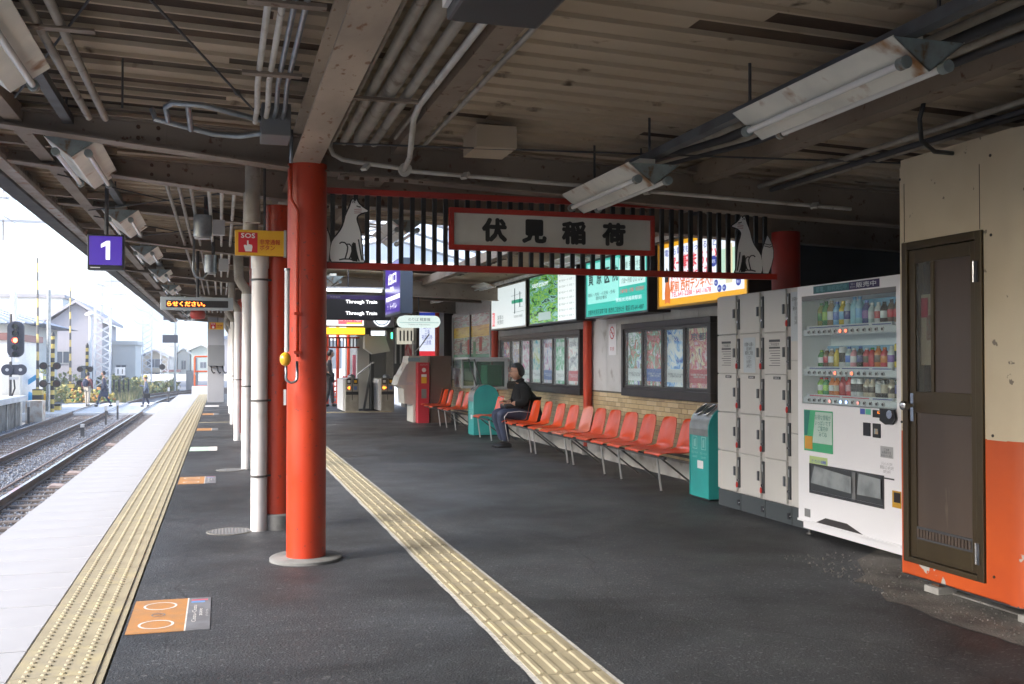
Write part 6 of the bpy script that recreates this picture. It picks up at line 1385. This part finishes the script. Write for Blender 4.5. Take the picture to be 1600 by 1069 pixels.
o=thing('white_building','bright white building outside the exit passage','building',(5,44,0)); MB().box(2.2,44,-.009,9,50,7).build('wall',WHITE,o); 
for x in (2.7,4.2,5.7): MB().box(x,43.97,1,x+.8,43.999,2.2).build('window',mat('win_grey',(.2,.22,.25),.2),o)
o=tag(rbox(3.86,30.9,.7,4.02,31.0,1.5).build('banner',mat('banner_red',(.35,.08,.1),.7)),'small dull red banner outside in the exit passage','banner')
o=tag(rbox(3.9,33,-.009,4.6,33.3,2.3).build('beige_wall_stub',GW),'beige wall end outside right of the exit posts','wall')
# ================================================================ OUTSIDE: signals, crossing, masts, houses
YB=striped('hazard_yellow_black',(.50,.38,.10),(.02,.02,.02),.42)
YB2=striped('hazard_bar_far',(.55,.42,.15),(.08,.08,.08),.8)
STEELP=mat('mast_galvanised',(.55,.57,.60),.5,.2,col2=(.48,.50,.53),scale=2)
t=thing('track_signal','tall dark signal head with a red light above two round lamps','signal',(-7.62,42,0))
MB().tube([(-7.62,41.9,-.0),(-7.62,41.9,3.1)],.05,10).build('mast',STEELD,t)
poly=[(-.29,-.5),(-.29,.5)]+[(-.29+.0,.5)]
poly=[(.29*math.cos(a*math.pi/10),.52+.22*math.sin(a*math.pi/10)) for a in range(11)]+[(-.29*math.cos(a*math.pi/10),-.38-.25*math.sin(a*math.pi/10)) for a in range(11)]
SGH=mat('signal_housing',(.02,.025,.045),.5)
MB().prism(poly,(-7.44,41.8,2.08),(1,0,0),(0,0,1),-.12).build('head',SGH,t)
for k in range(5):
    z=2.62-.26*k; MB().tube([(-7.44,41.80,z),(-7.44,41.60,z)],.10,16,caps=False).build('visor',SGH,t)
    MB().tube([(-7.44,41.80,z),(-7.44,41.785,z)],.085,16).build('lens',emit('signal_red',(1,.05,.02),9) if k==2 else mat('lens_dark',(.03,.06,.07),.1),t)
MB().box(-7.77,41.7,1.30,-7.57,41.8,1.46).build('plate',WHITE,t); MB().box(-7.44,41.7,1.30,-7.3,41.8,1.46).build('plate',WHITE,t)
for x in (-7.7,-7.24): MB().tube([(x,41.8,.99),(x,41.68,.99)],.21,20).build('round_lamp',SGH,t); MB().tube([(x,41.68,.99),(x,41.67,.99)],.06,12).build('lens',LGREY,t)
MB().box(-7.7,41.74,.8,-7.24,41.82,1.18).build('lamp_bracket',SGH,t); MB().box(-7.62,41.7,.62,-7.32,41.8,.72).build('junction',LGREY,t); MB().tube([(-7.47,41.75,.62),(-7.44,41.75,.3),(-7.54,41.75,0)],.03,8).build('cable',BLACK,t)
o=tag(rbox(-8.1,42.8,-1.29,-7.45,43.3,.95).build('relay_cabinet',PALW),'pale tall cabinet at the end of the opposite platform','cabinet')
o=tag(rbox(-7.35,43.4,-1.29,-6.75,44.2,-.25).build('relay_box',mat('rusty_box',(.5,.48,.44),.7,col2=(.35,.25,.18),scale=3)),'low rust stained relay box before the crossing','box')
o=tag(rbox(-7.3,42.9,-1.29,-6.8,43.3,-1.12).build('cable_trough_cover',CONCD),'dark cover slab beside the relay box','slab')
o=thing('red_railing','small red railing on the opposite platform','railing',(-8.4,41.5,0)); 
for z in (.15,.55,.9): MB().box(-8.9,41.4,z,-8.2,41.44,z+.04).build('rail',RED,o)
for x in (-8.9,-8.55,-8.24): MB().box(x,41.4,0.001,x+.04,41.44,.93).build('post',RED,o)
def xsignal(x,y,h,label,lamps=(0,)):
    t=thing('crossing_signal',label,'crossing signal',(x,y,-1.05),'crossing signals with striped posts')
    MB().tube([(0+x,y,-1.05),(x,y,h)],.085,12).build('post',YB,t,smooth=2); MB().lathe([(.11,0),(.02,.2)],(x,y,h),10).build('cap',BLACK,t)
    for z in (h-1.35,h-2.15):
        MB().bar((x-.42,y,z),(x+.1,y,z),.05).build('bracket',STEELD,t)
        for dx in (-.36,.20): MB().tube([(x+dx,y-.05,z),(x+dx,y-.2,z)],.17,18).build('lamp',BLACK,t); MB().tube([(x+dx,y-.2,z),(x+dx,y-.21,z)],.09,14).build('lens',mat('lens_red_dark',(.03,.008,.008),.3),t)
    return t
xsignal(-7.35,50.0,2.45,'crossing signal with striped post just right of the raised near barrier')
xsignal(-7.55,64.0,2.2,'crossing signal with striped post on the far side of the crossing')
def barrier(x,y,h,label):
    t=thing('crossing_barrier',label,'barrier',(x,y,-1.05),'raised crossing barriers'); MB().box(x-.2,y-.25,-1.05,x+.2,y+.25,.05).build('machine_box',YB,t); MB().tube([(x,y-.1,-.1),(x-.05,y-.1,h)],[.07,.035],8).build('raised_bar',YB2,t,smooth=2)
barrier(-7.95,50.0,6.0,'raised yellow and black barrier bar nearest the camera at the crossing'); barrier(-8.3,63.0,5.6,'raised yellow and black barrier bar on the far side of the crossing')
o=thing('grey_pole','plain grey pole standing at the near barrier','pole',(-7.65,50.5,-1)); MB().tube([(-7.62,50.6,-1.05),(-7.62,50.6,4.6)],.09,12).build('shaft',GALV,o,smooth=2)
o=thing('street_lamp','white lamp post with round white head behind the crossing','street lamp',(-8.2,72,-1.3)); MB().tube([(-8.3,72,-1.3),(-8.3,72,4.4)],.12,12).build('post',WHITE,o,smooth=2); MB().lathe([(.35,0),(.36,.12),(.15,.25)],(-8.3,72,4.35),14).build('head',WHITE,o,smooth=2)
o=thing('concrete_pole','tall bare concrete utility pole at the far left','pole',(-12,56,-1.3)); MB().tube([(-12.35,58,-1.3),(-12.45,58,8.6)],[.22,.14],12).build('shaft',mat('pole_concrete',(.36,.37,.38),.8),o,smooth=2)
o=thing('white_pole','thick white post rising behind the signal head','pole',(-9.4,46,-1.3)); MB().tube([(-9.35,52,-1.3),(-9.35,52,4.6)],.14,12).build('shaft',WHITE,o,smooth=2)
# crossing clutter
o=thing('yellow_equipment_pile','yellow and black barrier base with piled equipment beside the crossing','barrier base',(-7.9,52,-1)); 
for (x,y,z,w,h,mm) in ((-8.1,51.2,-1.05,.9,.5,YB),(-7.5,51.6,-1.05,.5,.35,YB),(-7.9,51.3,-.5,.7,.3,SOSY)): MB().box(x-w/2,y,z,x+w/2,y+.5,z+h).build('base_block',mm,o)
o=thing('blue_sheet','bright blue tarpaulin bundle leaning by the barrier','tarpaulin',(-8.6,51,-1)); BLU=mat('tarp_blue',(.05,.35,.65),.4)
MB().ball((-8.55,51.3,-.55),.35,10,7,(.8,.6,1.3)).build('bundle',BLU,o,smooth=True); MB().bar((-8.9,51.2,.1),(-8.2,51.25,.6),.25,.2).build('roll',BLU,o)
for i,(x,y,s,lb) in enumerate(((-7.3,61,.9,'pile of yellow potted flowers at the far crossing edge'),(-6.4,61.3,.6,'small yellow flower heap behind the first walker'))):
    t=thing('flower_bed',lb,'flowers',(x,y,-1)); m=MB()
    for k in range(60): m.mi=int(RS.choice([0,0,1,2])); m.ball((x+RS.uniform(-s,s),y+RS.uniform(-.4,.4),-1+RS.uniform(0,.9)*s),.09,5,4)
    m.build('blooms',[mat('bloom_yellow',(.5,.40,.12),.8),mat('bloom_green',(.10,.22,.08),.8),mat('bloom_orange',(.5,.25,.08),.8)],t,kind='stuff'); MB().box(x-s,y-.4,-1.29,x+s,y+.4,-1.0).build('planter',CONCD,t)
o=thing('banner_board','white notice board with green and red lines behind the crossing','board',(-10,54,-1)); MB().box(-10.2,56,-1.0,-8.7,56.08,.7).build('panel',WHITE,o)
for k,c in enumerate((TEAL,DRED,MGREY,DRED,MGREY)): MB().box(-10.1,55.985,.45-.28*k,-9.5,55.999,.53-.28*k).build('line_block',c,o)
text('踏切注意',.6,.2,(-9.1,55.99,.45),*NY,TEAL,o)
o=thing('track_board','small white number board on a post beside the tracks','sign',(-6.2,66,-1)); MB().tube([(-5.9,66,-1.1),(-5.9,66,.9)],.03,6).build('post',STEELD,o); MB().box(-6.2,65.95,.45,-5.6,65.98,.95).build('panel',WHITE,o); text('11',.3,.3,(-5.9,65.945,.7),*NY,DGREY,o)
fe2=thing('wooden_fence','low dark picket fence beyond the crossing','fence',(-7,68,-1)); 
for k in range(9): MB().box(-7.8+.25*k,66+.5*k,-1.1,-7.7+.25*k,66.1+.5*k,.15).build('picket',DGREY,fe2)
for (x,y,h,w,top,lb) in ((-4.12,40.6,.75,.07,1,'dark marker post with white head between the tracks'),(-4.05,44.3,.8,.07,1,'second dark marker post between the tracks'),(-4.2,34.6,.42,.11,0,'short pale and dark post between the tracks'),(-2.9,62,.9,.08,1,'marker post between tracks beyond the crossing'),(-2.5,66,.9,.08,1,'farther marker post between tracks'),(-7.0,42.0,.9,.08,0,'dark post by the outer rail of far track')):
    t=thing('marker_post',lb,'post',(x,y,-1.1),'small marker posts in the ballast'); MB().box(x-w/2,y-w/2,-1.12,x+w/2,y+w/2,-1.1+h*.75).build('post',STEELD if top else DGREY,t); MB().box(x-w/2-.02*top,y-w/2-.02,-1.1+h*.75,x+w/2+.02*top,y+w/2,-1.1+h).build('head',LGREY,t); MB().box(x-.15,y-.1,-1.12,x+.15,y+.1,-1.07).build('foot',STEELD,t)
# catenary portals
def lattice(x,y,z0,z1,w,n,name,par,m_=STEELP):
    m=MB()
    for sx in (-1,1):
        for sy in (-1,1): m.bar((x+sx*w/2,y+sy*w/2,z0),(x+sx*w/2,y+sy*w/2,z1),.06)
    h=(z1-z0)/n
    for k in range(n):
        a,b=z0+h*k,z0+h*(k+1)
        for sy in (-1,1): m.bar((x-w/2,y+sy*w/2,a),(x+w/2,y+sy*w/2,b),.04); m.bar((x+w/2,y+sy*w/2,a),(x-w/2,y+sy*w/2,b),.04)
        for sx in (-1,1): m.bar((x+sx*w/2,y-w/2,a),(x+sx*w/2,y+w/2,b),.04)
    return m.build(name,m_,par,kind='stuff')
def truss(x0,x1,y,z0,z1,n,par):
    m=MB()
    for z in (z0,z1):
        for yy in (y-.25,y+.25): m.bar((x0,yy,z),(x1,yy,z),.09)
    for k in range(n):
        a=x0+(x1-x0)*k/n; b=x0+(x1-x0)*(k+1)/n; m.bar((a,y-.25,z0),(b,y-.25,z1),.05) if k%2 else m.bar((a,y-.25,z1),(b,y-.25,z0),.05); m.bar((a,y-.25,z1),(b,y+.25,z1),.04)
    return m.build('truss',STEELP,par,kind='stuff')
pn=['nearest steel portal whose truss spans the tracks above the near end','second steel portal over the crossing','third steel portal, pale and distant','fourth steel portal, far and pale','fifth steel portal, very far','sixth steel portal, faintest']
for i,(y,xl,xr,zt) in enumerate(((34,-12.5,-.1,6.0),(64,-6.7,4.4,6.4),(86,-9.5,5,7),(106,-7,8,7.5),(128,-6.5,12,8),(152,-4,18,8.5))):
    t=thing('catenary_portal',pn[i],'catenary portal',(xl,y,-1.2),'steel portals carrying the overhead line')
    truss(xl,xr,y,zt-.35,zt+.35,16,t)
    lattice(xl,y,-1.2,zt+.6,.85 if i else .5,16,'lattice_leg',t)
    if i: lattice(xr,y,-1.2,zt+.6,.7,16,'lattice_leg',t)
    m=MB()
    for k in range(5):
        x=xl+(xr-xl)*(.15+.17*k); m.bar((x,y,zt+.35),(x,y,zt+1.0),.05); m.ball((x,y,zt+1.05),.09,6,5); m.bar((x,y,zt-.35),(x,y,zt-1.0),.05)
    m.build('insulators',mat('insulator',(.35,.33,.33),.5),t,kind='stuff')
wm=mat('wire',(.25,.26,.28),.6); wi=0
wlab=['contact wire above the near track','contact wire above the far track','feeder wire high over the near track','feeder wire high over the far track','outer feeder wire','outer feeder wire']
for (x,z,lb) in ((-2.67,4.2,'contact wire running above the near track'),(-5.56,4.2,'contact wire running above the far track'),(-2.67,5.2,'messenger wire running above the near track'),(-5.56,5.2,'messenger wire running above the far track'),(-8.5,7.0,'high feeder wire left of the tracks'),(-10,7.6,'outer high feeder wire left of the tracks'),(-3.4,7.2,'high feeder wire above both tracks')):
    t=MB(); ys=[-20,5,34,49,64,75,86,96,106,128,152]; t.tube([(x+max(0,y-60)*.0,y,z-(.25 if k%2 else 0)) for k,y in enumerate(ys)],.009,5)
    tag(t.build('overhead_wire',wm),lb,'wire')
o=thing('repeater_signal','grey signal mast with small lamps and boards before the houses','signal',(-3.2,84,-1)); MB().tube([(-3.3,80,-1.1),(-3.3,80,5.2)],.09,8).build('mast',GALV,o); MB().box(-4.15,79.9,4.4,-3.2,80,5.2).build('lamp_panel',SGH,o); MB().box(-4.2,79.9,2.7,-3.1,80,3.3).build('board',SGH,o); MB().tube([(-4.2,79.9,.9),(-4.2,79.8,.9)],.22,14).build('round_lamp',BLACK,o)
for dx in (-.7,-.25): MB().tube([(-3.2+dx,79.88,4.95),(-3.2+dx,79.85,4.95)],.14,12).build('lens',WHITE,o)
# white buildings and houses
ROOFB=mat('roof_bluegrey',(.22,.26,.34),.6,col2=(.17,.20,.27),scale=3,stretch=(1,1,8)); WALLW=mat('house_white',(.60,.60,.58),.8); WALLB=mat('house_beige',(.50,.42,.30),.8); WALLG=mat('house_grey',(.34,.33,.36),.8); WALLV=mat('house_mauve',(.42,.40,.43),.8); WIN=mat('house_window',(.10,.12,.15),.2); BRR=mat('roof_red_band',(.22,.10,.09),.6); WALLGR=mat('house_green',(.42,.48,.44),.8)
def house(x0,x1,y0,y1,h,rt,wallm,roofm,label,wins=(),oh=.5,ridge=1.6,axis='x',balc=None):
    t=thing('house' if rt!='flat' else 'building',label,'house' if rt!='flat' else 'building',((x0+x1)/2,y0,-1.3)); z=-1.29
    MB().box(x0,y0,z,x1,y1,h).build('wall',wallm,t)
    if rt=='gable':
        if axis=='x': ym=(y0+y1)/2; m=MB().prism([(y0-oh,h-.1),(ym,h+ridge),(y1+oh,h-.1),(y1+oh,h+.12),(ym,h+ridge+.22),(y0-oh,h+.12)],(x0-oh,0,0),(0,1,0),(0,0,1),x1-x0+2*oh)
        else: xm=(x0+x1)/2; m=MB().prism([(x0-oh,h-.1),(xm,h+ridge),(x1+oh,h-.1),(x1+oh,h+.12),(xm,h+ridge+.22),(x0-oh,h+.12)],(0,y0-oh,0),(1,0,0),(0,0,1),-(y1-y0+2*oh)); 
        m.build('roof',roofm,t)
        if axis=='y': xm=(x0+x1)/2; MB().prism([(x0,h),(x1,h),(xm,h+ridge)],(0,y0,0),(1,0,0),(0,0,1),-.2).build('gable_wall',wallm,t)
    elif rt=='hip':
        xm,ym=(x0+x1)/2,(y0+y1)/2; w=(x1-x0)/2-(y1-y0)/3 if x1-x0>y1-y0 else .1
        MB().add([(x0-oh,y0-oh,h),(x1+oh,y0-oh,h),(x1+oh,y1+oh,h),(x0-oh,y1+oh,h),(xm-w,ym,h+ridge),(xm+w,ym,h+ridge)],[(0,1,5,4),(1,2,5),(2,3,4,5),(3,0,4),(0,3,2,1)]).build('roof',roofm,t)
        m=MB(); n=int((x1-x0+2*oh)/.45)
        for k in range(n+1):
            x=x0-oh+(x1-x0+2*oh)*k/n; tx=min(max(x,xm-w),xm+w); m.bar((x,y0-oh,h+.04),(tx+(x-tx)*.15,ym-(.15*(ym-y0)),h+ridge*.88),.07)
        m.build('tile_ridges',roofm,t,kind='stuff')
    else: MB().box(x0-.15,y0-.15,h+.001,x1+.15,y1+.15,h+.3).build('roof',roofm,t)
    for (a,b,c,d_) in wins:
        w=MB().box(a,y0-.03,b,c,y0-.001,d_).build('window',WIN,t); m=MB(); m.box(a-.06,y0-.06,b-.06,c+.06,y0-.031,b); m.box(a-.06,y0-.06,d_,c+.06,y0-.031,d_+.06); m.box((a+c)/2-.03,y0-.06,b,(a+c)/2+.03,y0-.031,d_); m.build('frame',LGREY,w)
    if balc:
        a,b,c,d_=balc; bb=MB().box(a,y0-.9,b,c,y0-.05,b+.08).build('balcony',wallm,t); m=MB(); n=int((c-a)/.25)
        for k in range(n+1): m.box(a+(c-a)*k/n,y0-.9,b+.08,a+(c-a)*k/n+.04,y0-.86,d_)
        m.box(a,y0-.92,d_,c+.04,y0-.84,d_+.06); m.build('railing',LGREY,bb,kind='stuff')
    return t
house(-14,-8.55,46.5,54,2.2,'flat',WHITE,BRR,'white platform building with a reddish brown roof band, far left',oh=.2)
house(-22,-10.6,62,74,3.4,'hip',WALLW,ROOFB,'house with blue grey tiled hip roof behind the red signal',((-14,.2,-12.6,1.6),),oh=1.2,ridge=2.1)
house(-11.7,-8.2,78,88,4.1,'gable',WALLV,WALLV,'large mauve grey gabled building behind the lattice mast',((-9.6,-.4,-8.8,1.0),(-11.2,1.2,-10.4,2.0)),axis='y',ridge=1.4)
house(-8.1,-6.4,84,90,2.6,'flat',WALLW,WALLW,'narrow white block beside the mauve building',((-7.8,0,-7.1,1.0),))
house(-15.0,-10.9,140,152,3.3,'flat',WALLG,WALLG,'pale grey flat block with small windows in the middle distance',((-14.2,2.0,-13.5,2.7),(-14.2,.9,-13.5,1.5),(-14.2,-.4,-13.5,.3),(-12.4,.6,-11.6,1.4)))
house(-10.7,-7.2,150,160,1.9,'gable',WALLB,WALLG,'beige house with a balcony beyond the curve',((-9.9,.5,-7.9,1.6),(-9.9,-1.1,-9.0,-.3),(-8.8,-1.1,-7.6,-.3)),axis='y',ridge=.9,balc=(-10.2,-.2,-7.6,.4))
house(-7.0,-6.0,150,156,3.5,'flat',WALLW,WALLW,'narrow white tower block right of the balcony house',())
house(-5.9,-4.2,152,160,2.4,'gable',WALLW,WALLW,'white gabled house left of the pale green one',((-5.4,.2,-4.8,1.4),),axis='y',ridge=.7)
house(-4.0,-1.4,150,160,2.9,'gable',WALLGR,WALLW,'pale green house nearest to the canopy edge',((-3.7,-.6,-3.2,1.8),(-2.8,.4,-2.0,1.2)),axis='y',ridge=.7)
house(-7.3,-5.4,143,146,-.1,'flat',WALLGR,BRR,'low shed with a maroon roof beyond the curve',())
house(0,9,150,162,4.5,'hip',WALLG,ROOFB,'grey house hidden behind the white pillar',())
house(-20,-13.6,98,110,7,'flat',WALLW,WALLG,'tall white block at the left behind the tiled roof',((-18,3,-16.5,4.5),(-16,3,-14.5,4.5)))
o=thing('long_wall','low pale wall along the curve below the houses','wall',(-2,88,-1)); MB().box(-12,136,-1.29,4.5,136.3,-.3).build('wall',WALLW,o)
o=thing('equipment_cabinet','small grey cabinet beside the curve','cabinet',(-2,84,-1)); MB().box(-2.6,83,-1.29,-1.7,83.6,.6).build('box',MGREY,o)
# red frame at the platform end
o=thing('red_platform_gate','orange red tubular gate at the far platform end','gate',(-.6,43,0)); 
for (a,b) in (((-1.0,42.55,0),(-1.0,42.55,1.5)),((-.35,42.55,0),(-.35,42.55,1.5)),((-1.0,42.55,1.5),(-.35,42.55,1.5)),((-1.0,42.55,.3),(-.35,42.55,.3)),((-1.0,42.55,.9),(-.35,42.55,.9))): MB().tube([a,b],.035,8).build('tube',ORB,o)
o=tag(rbox(-1.1,42.0,0.001,-.3,42.3,.32).build('white_step',WHITE),'white block below the red gate at the platform end','block')
# far cyan blinds
HILL=mat('hill_blue',(.22,.32,.36),.95)
m=MB(); n=40
for i in range(n):
    pass
def hill(name,x0,x1,y,h,seed,m_):
    rs=np.random.RandomState(seed); n=50; vs=[];fs=[]
    hh=[h*(.35+.65*math.sin(math.pi*i/n)**.8)*(1+.12*math.sin(i*.9+seed)+.07*rs.randn()*.6) for i in range(n+1)]
    for i in range(n+1):
        x=x0+(x1-x0)*i/n
        for k,(dy,f) in enumerate(((0,0),(40,.45),(90,.85),(140,1.0),(260,.3),(330,0))): vs.append((x+rs.randn()*3,y+dy,-1.4+hh[i]*f))
    for i in range(n):
        for k in range(5): a=i*6+k; fs.append((a,a+6,a+7,a+1))
    o=MB().add(vs,fs).build(name,m_,smooth=True,kind='structure')
hill('hills',-330,80,620,46,3,HILL); hill('hills',-60,400,700,52,8,HILL)
# vegetation
def leaves(m,c,r,n,s=.16,flat=.8):
    for k in range(n):
        d_=RS.randn(3); d_/=np.linalg.norm(d_); rr=r*(.45+.55*RS.rand()**.5); p=Vector((c[0]+d_[0]*rr,c[1]+d_[1]*rr,c[2]+d_[2]*rr*flat)); a=Vector(RS.randn(3)).normalized(); b=a.cross(Vector(RS.randn(3))).normalized(); q=s*(.6+.8*RS.rand())
        m.mi=int(RS.choice([0,0,1,2])); m.add([p-a*q,p+b*q*.5,p+a*q,p-b*q*.5],[(0,1,2,3)])
LV=[mat('leaf_green',(.24,.27,.12),.7),mat('leaf_yellow',(.42,.36,.14),.7),mat('leaf_dark',(.16,.19,.10),.7)]
def bush(x,y,r,h,label,cl=5,nl=70):
    r*=.75; h*=.62
    t=thing('bush',label,'bush',(x,y,-1.3)); m=MB()
    for k in range(cl): leaves(m,(x+RS.uniform(-r,r)*.6,y+RS.uniform(-r,r)*.5,-1.2+h*RS.uniform(.3,.85)),r*RS.uniform(.45,.7),nl)
    m.build('foliage',LV,t,kind='stuff'); b=MB()
    for k in range(3): b.tube([(x,y,-1.3),(x+RS.uniform(-r,r)*.4,y+RS.uniform(-.3,.3),-1.3+h*.7)],[.06,.02],6)
    b.build('stems',SLP,t)
bl_=['yellow green bush behind the white platform building','round bush left of the crossing signal','tall yellowish bush between the crossing signals','bush beside the street lamp','bush at the foot of the lattice mast','long grassy bush right of the lattice mast','bush before the grey flat block','low scrub right of the number board','scrub along the far curve']
for (a,lb) in zip(((-9.5,58,1.3,3.6),(-8.8,60,1.2,2.3),(-8.3,67,1.8,2.6),(-7.6,70,1.4,2.2),(-6.9,72,1.4,2.3),(-6.6,74,1.9,2.0),(-5.6,78,1.8,1.7),(-4.9,80,1.6,1.3),(-4.2,84,1.5,1.2)),bl_): bush(*a,lb)
def scrub(x0,x1,y0,y1,n,name,label):
    m=MB()
    for k in range(n):
        x,y=RS.uniform(x0,x1),RS.uniform(y0,y1); h=RS.uniform(.2,.8); a=RS.uniform(0,3.14); dx,dy=.05*math.cos(a),.05*math.sin(a); m.mi=int(RS.choice([0,1,1,2])); m.add([(x-dx,y-dy,-1.3),(x+dx,y+dy,-1.3),(x+RS.uniform(-.15,.15),y+RS.uniform(-.15,.15),-1.2+h)],[(0,1,2)])
    o=m.build(name,[mat('grass_green',(.14,.16,.06),.8),mat('grass_dry',(.33,.29,.16),.8),LV[2]],kind='stuff'); o['label']=label
scrub(-8.0,-4.9,61.5,86,5000,'grass','dry yellow green weeds beside the tracks beyond the crossing')
# ================================================================ HAZE (added volume, stands in for glare on the far background)
hz=rbox(-920,-320,-2.4,920,1220,75).build('haze',None,kind='stuff')
hz.data.materials.clear(); hm=bpy.data.materials.new('haze'); hm.use_nodes=True; n=hm.node_tree.nodes; l=hm.node_tree.links; n.clear()
o_=n.new('ShaderNodeOutputMaterial'); pv=n.new('ShaderNodeVolumePrincipled'); pv.inputs['Color'].default_value=(.93,.95,1,1); pv.inputs['Density'].default_value=.0011; l.new(pv.outputs[0],o_.inputs['Volume']); hz.data.materials.append(hm)
hz['label']='thin added haze imitating glare over the tracks and houses'
